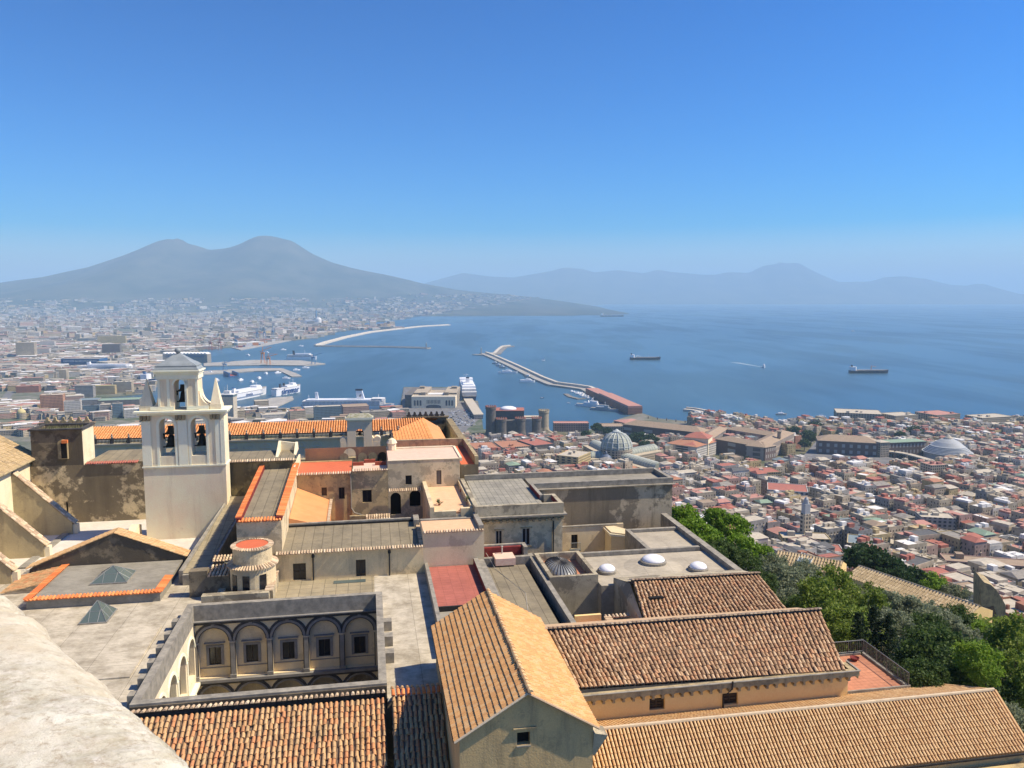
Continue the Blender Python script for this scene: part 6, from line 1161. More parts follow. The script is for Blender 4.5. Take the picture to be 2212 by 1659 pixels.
# moored small craft
q = MB(world=True); q.uv([(-5, -1.6), (2.5, -1.7), (6, 0), (2.5, 1.7), (-5, 1.6)], 0, 1.6); q.uv([(-2.5, -1.1), (1.5, -1), (1.5, 1), (-2.5, 1.1)], 1.6, 3.0)
bme = bpy.data.meshes.new('moored_yacht'); bme.from_pydata(q.V, [], q.F); bme.materials.append(M['hullwhite'])
random.seed(5); spots = []
for row, (x0, y0, x1, y1, n) in enumerate(((1500, 893, 1560, 905, 16), (1535, 908, 1590, 914, 14), (1565, 911, 1625, 922, 16), (1490, 904, 1530, 911, 8), (1245, 850, 1282, 864, 14), (1232, 846, 1262, 852, 8))):
    for k in range(n): f_ = (k+.5)/n; spots.append((x0+(x1-x0)*f_+random.uniform(-1, 1), y0+(y1-y0)*f_+random.uniform(-.7, .7), row))
for x, y, row in spots:
    o = bpy.data.objects.new('moored_yacht', bme); sc.collection.objects.link(o); o.location = (*G(x, y), SEA+.05); o.rotation_euler.z = 1.1+random.uniform(-.25, .25); s_ = random.uniform(.9, 2.0); o.scale = (s_, s_, s_)
    tag(o, 'white yacht moored in the marina below the palace' if row < 4 else 'white yacht moored in the little harbour inside the mole', 'boat', 'yachts in the palace marina' if row < 4 else 'yachts in the little harbour')
# ================================================================== the city
LM = []                                                  # landmarks the house labels refer to: (phrase, x, y)
def ground(x, y): return max(zg(x, y), -247.6)
def wing(t, a, b_, ze, dep, hr, wm, rm, zb=None, over=1.0):
    # range of building whose front eave runs a-b (photo points on level ze), hipped roof behind
    a, b_ = Vector((*G(*a, ze), 0)), Vector((*G(*b_, ze), 0)); d = (b_-a).normalized(); n_ = Vector((-d.y, d.x, 0)); L = (b_-a).length; zb = zb if zb is not None else ground(*a[:2]); ang = math.atan2(d.y, d.x)
    q = MB(); q.box(0, L, 0, dep, zb-2, ze-.6); local(q, a.x, a.y, 0, ang); o = q.build('wall', wm, t)
    q = MB(); q.box(-.6, L+.6, -.6, dep+.6, ze-.59, ze); local(q, a.x, a.y, 0, ang); q.build('cornice', 'r_light', t)
    q = MB(); e = min(dep/2, L/2)*.98; P = [(-over, -over, ze+.02), (L+over, -over, ze+.02), (L+over, dep+over, ze+.02), (-over, dep+over, ze+.02)]; r0, r1 = (e, dep/2, ze+hr), (L-e, dep/2, ze+hr)
    q.poly(P[0], P[1], r1, r0); q.poly(P[1], P[2], r1); q.poly(P[2], P[3], r0, r1); q.poly(P[3], P[0], r0); local(q, a.x, a.y, 0, ang); q.build('roof', rm, t)
    c = a+d*L/2+n_*dep/2; k = max(1, int(L/dep)); 
    for i in range(k): p = a+d*(L*(i+.5)/k)+n_*dep/2; EXCL.append((p.x, p.y, max(dep, L/k)*.62))
    return c
ZP = -216.0
t = wthing('royal_palace', 'huge dark palace around a courtyard with brown roofs and a sunlit right front', 'palace', *G(1653, 995, -236), -236)
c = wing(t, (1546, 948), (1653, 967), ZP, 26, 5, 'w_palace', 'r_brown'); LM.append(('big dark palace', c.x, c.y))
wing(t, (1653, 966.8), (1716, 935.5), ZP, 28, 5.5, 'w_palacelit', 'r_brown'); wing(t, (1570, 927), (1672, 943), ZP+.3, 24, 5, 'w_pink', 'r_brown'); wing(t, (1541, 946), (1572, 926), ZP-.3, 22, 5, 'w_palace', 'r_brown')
q = MB(); X, Y = G(1683, 945, ZP+3); q.cyl(0, 0, 3, 0, 10, 8); q.cyl(0, 0, 4, 10, 11, 8); local(q, X, Y, ZP+2); q.build('clock_turret', 'r_brown', t)
t = wthing('palace_wing', 'long dark palace wing with a brown hipped roof beside leafy gardens', 'palace', *G(1430, 950, -240), -240)
c = wing(t, (1346, 916), (1515, 935), -222, 34, 7, 'w_palace', 'r_brown'); LM.append(('long brown roofed palace wing', c.x, c.y))
q = MB(world=True)
for k in range(6): X, Y = G(1400+k*20, 903+k*2.2, -216); q.box(X-.8, X+.8, Y-.8, Y+.8, -217, -213)
q.build('chimney', 'r_brown', t)
t = wthing('arsenal_block', 'pinkish roofed block left of the long palace wing', 'building', *G(1335, 920, -240), -240); wing(t, (1326, 908), (1352, 914), -226, 40, 3, 'w_pink', 'r_pink')
t = wthing('opera_house', 'white walled opera house with stepped red roofs and a lit right front', 'theatre', *G(1500, 985, -236), -236)
c = wing(t, (1440, 957), (1505, 966), -217, 60, 6, 'w_white', 'r_orange'); LM.append(('white opera house', c.x, c.y))
wing(t, (1478, 944), (1530, 948), -209, 30, 7, 'whiteplaster', 'r_red', -236); wing(t, (1505, 965.8), (1549, 949), -217.3, 24, 4, 'w_cream', 'r_red')
t = wthing('square_palazzo', 'dark palazzo with a brown hipped roof facing the open square', 'palazzo', *G(1830, 990, -235), -235)
c = wing(t, (1767, 951), (1898, 957.5), -214, 34, 7, 'w_palace', 'r_brown'); LM.append(('dark palazzo on the square', c.x, c.y))
t = wthing('long_palazzo', 'long grey palazzo with a dark green roof edge left of the low grey dome', 'palazzo', *G(1950, 985, -235), -235); wing(t, (1904, 957), (2001, 953), -215, 22, 1.5, 'w_palace', 'r_green'); wing(t, (1903, 956), (1922, 955), -212, 20, 2, 'w_buff', 'r_light')
# low domed basilica
X, Y = G(2073, 1001, -236); Y += 33; t = wthing('domed_basilica', 'round basilica with a low stepped pale grey dome', 'church', X, Y, -236); LM.append(('low grey dome', X, Y)); EXCL.append((X, Y, 46))
q = MB(); q.lathe(0, 0, [(31, -2), (31, 9), (33.5, 9.5), (33.5, 11)], 48); local(q, X, Y, -236); q.build('drum', 'domegrey', t)
q = MB(); P = [(32, 11.01)]
for k in range(5): r0 = 31-k*1.9; P += [(r0, 11.02+k*1.7), (r0, 12.5+k*1.7)]
P += [(21.5, 20.2), (16, 25), (10, 28.3), (5.5, 30)]; q.lathe(0, 0, P, 48); local(q, X, Y, -236); q.build('stepped_dome', 'domegrey', t)
q = MB(); q.lathe(0, 0, [(5.8, 29.9), (5.8, 31), (3, 33.5), (.1, 36)], 20); local(q, X, Y, -236); q.build('lantern', 'r_light', t)
q = MB(); q.box(8, 30, -37, -22, -2, 11); local(q, X, Y, -236); q.build('porch', 'w_buff', t)
t = wthing('curved_colonnade', 'curved low colonnade sweeping from the low grey dome to the square', 'colonnade', *G(1960, 990, -236), -236)
P = [Vector((*G(x, y, -227), 0)) for x, y in ((1907, 975), (1930, 977), (1955, 981), (1985, 989), (2015, 998))]; q = MB(world=True); q2 = MB(world=True)
for a, b_ in zip(P, P[1:]):
    n_ = Vector((-(b_-a).y, (b_-a).x, 0)).normalized()*10
    q2.hexa([tuple(v+Vector((0, 0, -228))) for v in (a, b_, b_+n_, a+n_)], [tuple(v+Vector((0, 0, -226.5))) for v in (a, b_, b_+n_, a+n_)])
    q.hexa([tuple(v+Vector((0, 0, -240))) for v in (a+n_*.5, b_+n_*.5, b_+n_, a+n_)], [tuple(v+Vector((0, 0, -228.01))) for v in (a+n_*.5, b_+n_*.5, b_+n_, a+n_)])
    for k in range(5): p = a.lerp(b_, k/5)+n_*.1; q.cyl(p.x, p.y, .9, -240, -228.01, 8)
    EXCL.append((*((a+b_)/2)[:2], 18))
q.build('colonnade', 'w_stone', t); q2.build('roof', 'r_light', t)
sq = MB(world=True); sq.poly(*[(*G(x, y, -234.2), -234.0) for x, y in ((1735, 985), (1775, 940), (1790, 960), (1900, 985), (2010, 1003), (1960, 1012), (1880, 1022), (1850, 1005), (1800, 998), (1720, 992))]); o = sq.build('pavement', 'asphalt'); tag(o, kind='structure')
for x, y, r_ in ((1800, 985, 40), (1850, 990, 40), (1900, 998, 40), (1950, 1005, 30), (1760, 975, 30), (1770, 955, 30), (1730, 990, 30)): EXCL.append((*G(x, y, -234), r_))
for x, y, r_ in ((1560, 1005, 40), (1600, 1012, 42), (1645, 1018, 42), (1690, 1012, 40), (1725, 1003, 36), (1790, 1008, 36), (1840, 1014, 36), (1890, 1018, 36), (1940, 1015, 30), (1470, 1000, 30), (1510, 1003, 30), (1580, 992, 26), (1620, 998, 26), (1660, 1004, 24), (1700, 992, 26), (1725, 965, 24), (1745, 950, 24), (1690, 1000, 20), (1470, 985, 22), (1500, 985, 18), (1830, 1000, 26), (1790, 945, 26), (1120, 955, 30), (1080, 957, 30), (1060, 950, 26)): EXCL.append((*G(x, y, -236), r_))
# glass gallery with cross arms
zg_ = -234.0; X, Y = G(1336, 973, -203); Y += 20; t = wthing('glass_gallery', 'glass and iron shopping gallery with a tall ribbed dome and barrel vaulted arms', 'gallery', X, Y, zg_); LM.append(('glass gallery dome', X, Y)); EXCL.append((X, Y, 46))
rd = 34*(Y-10)/1720; q = MB(); P = [(rd, -34)]+[(rd*math.cos(a), -203+234-234+rd*1.08*math.sin(a)) for a in [math.pi/2*i/9*.9 for i in range(10)]]
P = [(rd*math.cos(a), 31+rd*1.02*math.sin(a)) for a in [math.pi/2*i/9*.86 for i in range(10)]]; q.lathe(0, 0, P, 32); local(q, X, Y, zg_); dm = q.build('dome', 'galglass', t)
q = MB()
for k in range(16): a = 2*math.pi*k/16; q.tube([((r_+.3)*math.cos(a), (r_+.3)*math.sin(a), z+.2) for r_, z in P], .7, 4)
for r_, z in P[1::2]: q.tube([((r_+.3)*math.cos(2*math.pi*k/32), (r_+.3)*math.sin(2*math.pi*k/32), z) for k in range(33)], .35, 4)
local(q, X, Y, zg_); q.build('ribs', 'galrib', dm)
q = MB(); zt_ = P[-1][1]; r_ = P[-1][0]; q.lathe(0, 0, [(r_+.8, zt_), (r_+.8, zt_+2), (r_-1, zt_+2.5), (1, zt_+4.5), (.1, zt_+5)], 20); local(q, X, Y, zg_); q.build('lantern', 'galrib', dm)
q = MB(); q.lathe(0, 0, [(rd*1.04, -2), (rd*1.04, 31)], 24); local(q, X, Y, zg_); q.build('drum', 'w_buff', t)
for k, (px1, py1) in enumerate(((1425, 1008), (1240, 984), (1412, 966), (1284, 957))):
    ex, ey = G(px1, py1, -212); a = math.atan2(ey-Y, ex-X); L = math.hypot(ex-X, ey-Y); q = MB(); hw = 8.5
    C_ = [(hw*math.cos(u), hw*.8*math.sin(u)) for u in [math.pi*i/10 for i in range(11)]]
    for i in range(10): q.poly((rd*.9, C_[i][0], 20+C_[i][1]), (L, C_[i][0], 20+C_[i][1]), (L, C_[i+1][0], 20+C_[i+1][1]), (rd*.9, C_[i+1][0], 20+C_[i+1][1]))
    q.poly(*[(L, c[0], 20+c[1]) for c in C_]); local(q, X, Y, zg_, a); ar = q.build('vaulted_arm', 'galglass', t)
    q = MB()
    for i in range(int((L-rd)/5)): q.tube([(rd+i*5, c[0]*1.02, 20+c[1]*1.02) for c in C_], .35, 4)
    local(q, X, Y, zg_, a); q.build('ribs', 'galrib', ar)
    q = MB(); q.box(rd*.9, L, -hw-9, -hw, -2, 19.5); q.box(rd*.9, L, hw, hw+9, -2, 19.5); q.box(rd*.9, L-.1, -hw+.01, hw-.01, -2, 19.9); local(q, X, Y, zg_, a); q.build('side_range', 'w_cream', t); EXCL.append((X+math.cos(a)*L*.7, Y+math.sin(a)*L*.7, 24))
def smalldome(lab, px1, py1, zt0, rpx, m, nm='domed_church', lanternh=1.0):
    X, Y = G(px1, py1, zt0); r_ = rpx*Y/1720; zb = ground(X, Y); t = wthing(nm, lab, 'church', X, Y, zb); q = MB(); q.lathe(0, 0, [(r_*1.05, zb-1), (r_*1.05, zt0)], 20); local(q, X, Y, 0); q.build('drum', 'w_cream', t)
    q = MB(); q.lathe(0, 0, [(r_*math.cos(a), zt0+r_*1.05*math.sin(a)) for a in [math.pi/2*i/8*.93 for i in range(9)]], 20); local(q, X, Y, 0); q.build('dome', m, t, True)
    q = MB(); z1 = zt0+r_*1.04; q.lathe(0, 0, [(r_*.2, z1-.3), (r_*.2, z1+r_*.35*lanternh), (r_*.07, z1+r_*.5*lanternh), (.05, z1+r_*.8*lanternh)], 10); local(q, X, Y, 0); q.build('lantern', m, t); EXCL.append((X, Y, r_*1.6)); return X, Y
x, y = smalldome('little blue grey church dome with a spire just below the glass gallery', 1309, 994, -207, 13, 'bluedome'); LM.append(('little blue dome', x, y))
x, y = smalldome('small silvery ribbed dome below the white opera house', 1504, 988, -214, 10, 'domegrey'); LM.append(('small silvery dome', x, y))
smalldome('golden tiled dome among houses at the far left', 46, 892, -236, 9, 'r_yellow')
# hilltop tile wing in the garden, glass roof, ruin
def longroof(t, a, b_, za, zb_, wd, hr, rm, nm='roof', wm='yellowwall'):
    a, b_ = Vector((*G(*a, za), za)), Vector((*G(*b_, zb_), zb_)); d = (b_-a); d.z = 0; L = d.length; d.normalize(); n_ = Vector((-d.y, d.x, 0)); n_ = n_ if n_.y > 0 else -n_
    e0, e1, r0, r1, f0, f1 = a, b_, a+n_*wd/2+Vector((0, 0, hr)), b_+n_*wd/2+Vector((0, 0, hr)), a+n_*wd, b_+n_*wd
    q = MB(world=True); q.tiles(r0, r1, e1, e0, pitch=.7, row=1.1, r=.24, seg=4, jit=.02); q.tiles(f0, f1, r1, r0, pitch=.7, row=1.1, r=.24, seg=3, jit=.02) if False else q.poly(r0, r1, f1, f0); q.poly(*[tuple(v-Vector((0, 0, .05))) for v in (r0, r1, e1, e0)]); o = q.build(nm, rm, t)
    g = Vector((0, 0, -14)); q = MB(world=True); q.poly(e0+g, e1+g, e1, e0); q.poly(f0+g, f1+g, f1, f0); q.poly(e0+g, e0, r0, f0, f0+g); q.poly(e1+g, e1, r1, f1, f1+g); q.build('wall', wm, t)
    q = MB(world=True); q.tube([r0, r1], .3, 5); q.build('ridge_cap', 'peachcap', t); return r0, r1
t = wthing('garden_wing', 'long narrow tile roofed wing running down the slope beyond the garden trees', 'building', *G(1900, 1260, -66), -74); M['gardentile'] = tiles_mat('weathered_buff_tiles', [(.38, .29, .17), (.34, .26, .15), (.42, .33, .20)], (.2, .16, .1), .3)
longroof(t, (1826, 1245), (2088, 1338), -63, -63, 9, 1.7, 'gardentile'); c = G(1950, 1270, -66); LM.append(('long garden tile roof', *c)); EXCL.append((*c, 60))
t = wthing('garden_house', 'tile roofed house with a glass roof panel above the long garden wing', 'building', *G(1730, 1220, -70), -74)
r0, r1 = longroof(t, (1668, 1216), (1812, 1242), -64, -64, 9, 1.9, 'gardentile'); q = MB(world=True); P = [(*G(x, y, -64+1.3), -64+1.5) for x, y in ((1722, 1214), (1749, 1222), (1757, 1205), (1732, 1196))]
q.poly(*P); o = q.build('glass_panel', 'skyglass', t); q = MB(world=True)
for k in range(5): q.tube([Vector(P[0]).lerp(Vector(P[1]), k/4)+Vector((0, 0, .1)), Vector(P[3]).lerp(Vector(P[2]), k/4)+Vector((0, 0, .1))], .1, 4)
for k in range(4): q.tube([Vector(P[0]).lerp(Vector(P[3]), k/3)+Vector((0, 0, .1)), Vector(P[1]).lerp(Vector(P[2]), k/3)+Vector((0, 0, .1))], .1, 4)
q.build('glazing_bars', 'galrib', o)
q = MB(world=True); P = [(*G(x, y, -67), -67) for x, y in ((1705, 1224), (1788, 1246), (1786, 1262), (1710, 1240))]; q.prism(P, (0, 0, -9)); q.build('annex', 'salmon', t)
t = wthing('stone_ruin', 'tall broken stone wall and hollow shell at the lower end of the long garden wing', 'ruin', *G(2150, 1330, -66), -80)
rX = 183.0
def rp(x, y, dr=0): p = D(x, y, rX+dr); return p
q = MB(world=True); P = [rp(2119, 1330), rp(2119, 1270), rp(2121, 1252), rp(2126, 1258), rp(2140, 1263), rp(2152, 1274), rp(2163, 1290), rp(2172, 1307), rp(2173, 1345), rp(2160, 1360)]; q.prism(P, (2.2, 7, 0)); q.build('broken_wall', 'corbel', t)
q = MB(world=True); P = [rp(2092, 1333, -1), rp(2125, 1305, 3), rp(2150, 1352, -1), rp(2158, 1362, -3), rp(2138, 1362, -5)]; q.prism([(p[0], p[1], p[2]) for p in P], (0, 0, -6)); q.build('lower_block', 'corbel', t)
q = MB(world=True); q.prism([rp(2120, 1318, -1), rp(2146, 1308, 0), rp(2158, 1345, -2), rp(2132, 1350, -3)], (0, 0, -.6)); q.build('dark_opening', 'void', t)
# ---- hand-placed city blocks ------------------------------------------------------------------
random.seed(3)
def blk(name, lab, cat, x0, x1, ytop, yb, wm, rm, depth=22, ang=0, hut=0, zb=None, r=None):
    if r is not None:
        H_t = r; r = 1750
        for k in range(300):                             # distance at which a block of height H_t tops out on this photo row
            X0, Y0, Z = D((x0+x1)/2, ytop, r)
            if Z >= ground(X0, Y0)+H_t: break
            r -= 5
        zb = Z-H_t
        a = zb/r; yb = CY-F*((a*cp+sp)/(cp-a*sp)) if True else 0
    ang = ang+.3 if r is None and zb is None and x0 < 900 else ang
    t = block(name, lab, cat, x0, x1, ytop, yb, -247.5 if zb is None else zb, depth, wm, rm, None, ang, huts(hut) if hut else None)[0]
    return t
E_ = 'apartment_building'
for a in ((E_, 'tall terracotta apartment tower with stacked balconies at the far left', 'building', 90, 136, 853, 893, 'w_salmon', 'r_light', 24, 0, 2),
 ('office_building', 'white office block striped with dark window bands beside the terracotta tower', 'building', 140, 175, 867, 899, 'w_white', 'r_grey', 26, .1, 2),
 ('office_building', 'dark blue glass office block left of the bell tower', 'building', 180, 214, 876, 901, 'w_glass', 'r_dark', 24, .1, 1),
 ('office_building', 'narrow pale glass office block next to the dark blue one', 'building', 217, 240, 874, 902, 'w_grey', 'r_light', 22, .1, 1),
 ('office_building', 'grey glass office block second from the left pinnacle of the bell tower', 'building', 243, 266, 872, 902, 'w_glass', 'r_grey', 22, .1, 1),
 ('office_building', 'low white balconied block just left of the bell tower cornice', 'building', 269, 300, 884, 903, 'w_white', 'r_white', 20, .1, 1),
 ('warehouse', 'grey barrel roofed warehouse behind the striped office', 'warehouse', 168, 212, 864, 877, 'w_grey', 'r_slate', 40, 0, 0),
 ('warehouse', 'long low warehouse with a pale green roof left of the left pinnacle', 'warehouse', 214, 300, 864, 881, 'w_stone', 'r_green', 45, 0, 0),
 ('office_building', 'long yellow port office with rows of windows', 'building', 196, 247, 833, 852, 'w_yellow', 'r_yellow', 18, -.1, 0),
 ('office_building', 'cream square port office at the right end of the long yellow one', 'building', 246, 284, 825, 848, 'w_cream', 'r_light', 24, -.1, 2),
 ('office_building', 'grey slab office in front of the long yellow one', 'building', 163, 201, 833, 859, 'w_grey', 'r_grey', 18, -.15, 0),
 (E_, 'big pale stone office block with rows of tall windows near the railway', 'building', 37, 74, 740, 774, 'w_buff', 'r_light', 40, 0, 1),
 ('warehouse', 'white building with a red roof beside the pale stone block', 'building', 76, 106, 753, 769, 'w_white', 'r_red', 30, 0, 0),
 ('office_building', 'white banded office behind the red roofed white building', 'building', 88, 117, 737, 752, 'w_white', 'r_light', 30, 0, 1),
 ('warehouse', 'dark windowless cube beyond the shipyard shed', 'building', 222, 259, 744, 768, 'w_dark', 'r_dark', 40, 0, 0),
 (E_, 'long yellow apartment row far behind the shipyard', 'building', 214, 269, 726, 743, 'w_yellow', 'r_light', 30, 0, 0),
 ('office_building', 'red brown row of houses below the port road', 'building', 37, 82, 834, 848, 'w_terra', 'r_pink', 22, 0, 1), ('office_building', 'buff row behind the red brown row by the port road', 'building', 50, 92, 816, 834, 'w_buff', 'r_pink', 22, 0, 1),
 ('grain_silo', 'pale grain elevator tower beside two white silos', 'silo', 128, 145, 799, 828, 'w_cream', 'r_light', 30, 0, 0),
 ('office_building', 'cream apartment block below the lettered ferry', 'building', 626, 662, 887, 913, 'w_cream', 'r_pink', 22, .1, 1),
 ('office_building', 'low white offices with long flat roofs left of the cream block', 'building', 566, 623, 895, 914, 'w_white', 'r_light', 30, .1, 2),
 ('office_building', 'white and green glass office beside the brown shed', 'building', 679, 738, 878, 906, 'w_glass', 'r_light', 22, 0, 2),
 ('warehouse', 'wide brown flat roofed port shed in front of the long ferry', 'warehouse', 740, 800, 878, 898, 'w_pink', 'r_brown', 45, 0, 0),
 ('office_building', 'grey stepped office right of the small belfry', 'building', 783, 843, 889, 911, 'w_buff', 'r_grey', 26, .1, 2),
 ('office_building', 'pinkish low block left of the sculpted crests', 'building', 846, 879, 890, 910, 'w_pink', 'r_pink', 24, .1, 1),
 ('office_building', 'white apartment rows right of the bell tower shaft', 'building', 505, 532, 887, 909, 'w_cream', 'r_light', 24, .2, 1),
 ('office_building', 'low beige customs block by the ferry quay', 'building', 550, 582, 866, 882, 'w_buff', 'r_light', 26, .1, 0)): blk(*a)
for x, lb in ((107, 'left'), (122, 'right')):
    X, Y = G(x, 838, -247.5); t = wthing('grain_silo', f'round white silo, {lb} one of the pair beside the grain elevator', 'silo', X, Y, -247.5, 'white silos'); q = MB(); q.lathe(0, 0, [(9, 0), (9, 17), (4, 19), (.1, 19.5)], 18); local(q, X, Y, -247.5); q.build('shell', 'r_white', t)
X, Y = G(490, 915, -247.5); t = wthing('control_tower', 'tall plain grey tower with a glazed top floor right behind the bell tower', 'tower', X, Y, -247.5); h = -247.5*-1+ray(490, 850)[2]/ray(490, 850)[1]*Y; q = MB(); q.box(-13, 14, 0, 22, -1, h-7); local(q, X, Y, -247.5); q.build('shaft', 'r_light', t); q = MB(); q.box(-13.5, 14.5, -.5, 22.5, h-6.9, h-3); local(q, X, Y, -247.5); q.build('glazed_floor', 'w_glass', t); q = MB(); q.box(-13.8, 14.8, -.8, 22.8, h-2.9, h-2); q.box(-6, 6, 5, 15, h-1.9, h+4); q.tube([(0, 10, h+4), (0, 10, h+16)], .5, 5); q.tube([(-5, 10, h+4), (-5, 10, h+12)], .4, 5); local(q, X, Y, -247.5); q.build('roof_antennas', 'r_white', t)
# shipyard sheds with their lettering
t, xm, ym, h, w2 = block('shipyard_shed', 'dark blue shipyard shed with white lettering', 'shed', 132, 215, 775, 789, -247.5, 60, 'hullblue', 'r_grey', None, 0); text(t, 'CANTIERI del MEDITERRANEO', w2/15.5, (xm, ym-.6, -247.5+h*.62), 0, 'inkwhite')
t, xm, ym, h, w2 = block('shipyard_shed', 'long grey sawtooth shipyard shed with dark lettering behind the tower cap', 'shed', 352, 448, 765, 783, -247.5, 40, 'r_grey', 'r_light', None, 0); text(t, 'CANTIERI del MEDITERRANEO', w2/15.5, (xm, ym-.6, -247.5+h*.72), 0, 'ink')
q = MB()
for k in range(13): a = -w2/2+w2*(k+.1)/13; q.vz([(0, h), (40, h), (40, h+.1), (0, h+.1)], a, a+w2/14); q.prism([(a, 0, h+.12), (a+w2/13.5, 0, h+.12), (a, 0, h+6)], (0, 40, 0))
local(q, xm, ym, -247.5); q.build('sawtooth_roof', 'r_white', t)
t, X, Y = ship('ferry', 'big white ferry with three large dark letters on its side in the shipyard basin', 'ferry', 236, 806, 0, 210, 28, 15, 'hullwhite', [(-.46, .36, .96, 15, 24, 'decklines'), (-.3, .34, .9, 24, 30, 'hullwhite')], [(-.3, 24, 38, 12, 8, 'hullwhite', 'hullnavy')], [(.25, 30, 42)]); text(t, 'M S C', 15, (X-6, Y-14.6, SEA+10), 0, 'ink')
ship('cargo_ship', 'long blue hulled bulk carrier in the basin left of the bell tower', 'cargo ship', 258, 827, 0, 225, 30, 10, 'hullblue', [(.30, .40, .9, 10, 26, 'hullwhite'), (-.44, .25, .8, 10, 13, 'deck')], [(.33, 26, 33, 7, 6, 'hullblue', 'hulldark')], [(.36, 26, 34)], cranes=[(-.35, 10, 27, 'hullgrey'), (-.18, 10, 27, 'hullgrey'), (0, 10, 27, 'hullgrey'), (.16, 10, 27, 'hullgrey')])
# port piers, docks, cranes
def pier(lab, pts, h=3): P = [G(x, y) for x, y in pts]; q = MB(world=True); q.prism([(*p, SEA-.5) for p in P], (0, 0, h+.5)); o = q.build('pier', 'quay'); tag(o, lab, 'pier')
pier('long port pier with a white ferry alongside, upper of the near two', [(440, 786), (548, 779), (650, 780), (703, 787), (660, 791), (560, 790), (440, 792)])
pier('hooked quay curving out below the upper port pier', [(440, 803), (548, 797), (610, 797), (640, 808), (652, 814), (630, 815), (603, 802), (548, 803), (440, 810)])
pier('container quay jutting out by the blue cranes', [(500, 752), (560, 734), (612, 731), (634, 735), (600, 742), (520, 757)])
pier('pale sandy terminal spit ending in a thin pale point', [(690, 728), (660, 709), (760, 704), (851, 703.5), (800, 708), (740, 713.5)], 4)
pier('ferry quay between the two white ferries and the shore', [(548, 890), (548, 874), (585, 862), (632, 858.5), (634, 864), (590, 884), (600, 893)])
ship('ferry', 'white ferry moored at the upper port pier', 'ferry', 652, 777, .03, 120, 20, 11, 'hullwhite', [(-.46, .36, .95, 11, 20, 'decklines'), (-.2, .3, .9, 20, 25, 'hullwhite')], [(-.25, 20, 34, 9, 6, 'hulldark', 'hulldark')], [(.1, 25, 38)])
X, Y = G(499, 812); t = wthing('floating_dock', 'dark floating dry dock with high side walls right of the bell tower cap', 'floating dock', X, Y, SEA); an = hd(482, 800, 519, 814); q = MB(); q.box(-42, 42, -15, 15, -.3, 3); q.box(-40, 40, -15.1, -11, 3, 13); q.box(-40, 40, 11, 15.1, 3, 13); local(q, X, Y, SEA, an); q.build('dock_hull', 'hullblue', t); q = MB(); q.box(-39, 39, -10.9, 10.9, 3.01, 3.4); local(q, X, Y, SEA, an); q.build('dock_floor', 'hullred', t)
def crane(lab, x, y, h, m):
    X, Y = G(x, y, SEA+3); t = wthing('harbour_crane', lab, 'crane', X, Y, SEA+3, 'harbour cranes'); q = MB()
    for a in (-7, 7):
        for b_ in (-6, 6): q.tube([(a, b_, 0), (a*.6, b_*.6, h*.55)], .9, 4)
    q.box(-6, 6, -5, 5, h*.55, h*.66); q.tube([(0, 0, h*.6), (0, 0, h)], 1.2, 4); local(q, X, Y, SEA+3); q.build('portal_frame', m, t)
    q = MB(); q.tube([(-10, 0, h*.7), (34, 0, h*.98)], 1.0, 4); q.tube([(0, 0, h), (32, 0, h*.97)], .4, 4); local(q, X, Y, SEA+3); q.build('jib', m, t)
for k, (x, y, h, m, lb) in enumerate(((556, 737, 74, 'craneblue', 'blue harbour crane, leftmost on the container quay'), (572, 737, 80, 'craneblue', 'blue harbour crane, second from the left on the container quay'), (590, 735, 84, 'craneblue', 'blue harbour crane, rightmost on the container quay'), (510, 752, 60, 'craneblue', 'blue crane at the inner end of the container quay'), (580, 788, 40, 'craneorange', 'orange crane on the upper port pier'), (677, 787, 42, 'craneblue', 'slim blue crane near the tip of the upper port pier'), (568, 785, 62, 'craneorange', 'tall thin orange crane behind the upper port pier'), (475, 757, 60, 'hullred', 'red harbour crane left of the container quay'), (455, 757, 56, 'hullred', 'farther red harbour crane among the docks'), (486, 800, 34, 'craneblue', 'blue dock crane on the floating dry dock'))): crane(lb, x, y, h, m)
for k in range(46):
    x, y = random.uniform(505, 606), random.uniform(736, 752)
    if y > 757-(x-500)*.2 or y < 752-(x-500)*.28: continue
    cn, cm_ = random.choice((('rust red', 'hullred'), ('blue', 'hullblue'), ('orange', 'craneorange'), ('grey', 'hullgrey'), ('white', 'r_white'))); X, Y = G(x, y, SEA+3); t = wthing('container_stack', f'{cn} shipping container stack on the container quay by the blue cranes', 'containers', X, Y, SEA+3, 'container stacks on the quay'); n = random.randint(2, 5); q = MB()
    for j in range(n): q.box(-15, 15, -6, 6, j*2.7, j*2.7+2.55)
    local(q, X, Y, SEA+3, .3); q.build('containers', cm_, t)
for k, (x, y) in enumerate(((600, 806), (575, 808), (520, 822), (560, 818), (468, 822), (455, 806), (618, 818), (640, 800), (612, 756), (650, 748), (575, 762), (535, 768), (660, 795), (545, 826))):
    X, Y = G(x, y); ob = bpy.data.objects.new('harbour_launch', bme); sc.collection.objects.link(ob); ob.location = (X, Y, SEA+.05); ob.scale = (2.2, 2.2, 2.2); ob.rotation_euler.z = random.random()*3; tag(ob, 'small white launch on the water of the commercial port right of the bell tower', 'boat', 'launches in the commercial port')
X, Y = G(688, 702, -247.5); t = wthing('power_station', 'pale blue power station tank with a tall stack by the far shore', 'power station', X, Y, -247.5); q = MB(); q.lathe(0, 0, [(26, 0), (26, 50), (15, 66)], 16); q.box(-120, -20, -10, 60, 0, 40); local(q, X, Y, -247.5); q.build('tank', 'r_white', t); q = MB(); q.lathe(-22, 20, [(8, 0), (6, 130)], 10); local(q, X, Y, -247.5); q.build('stack', 'craneblue', t)
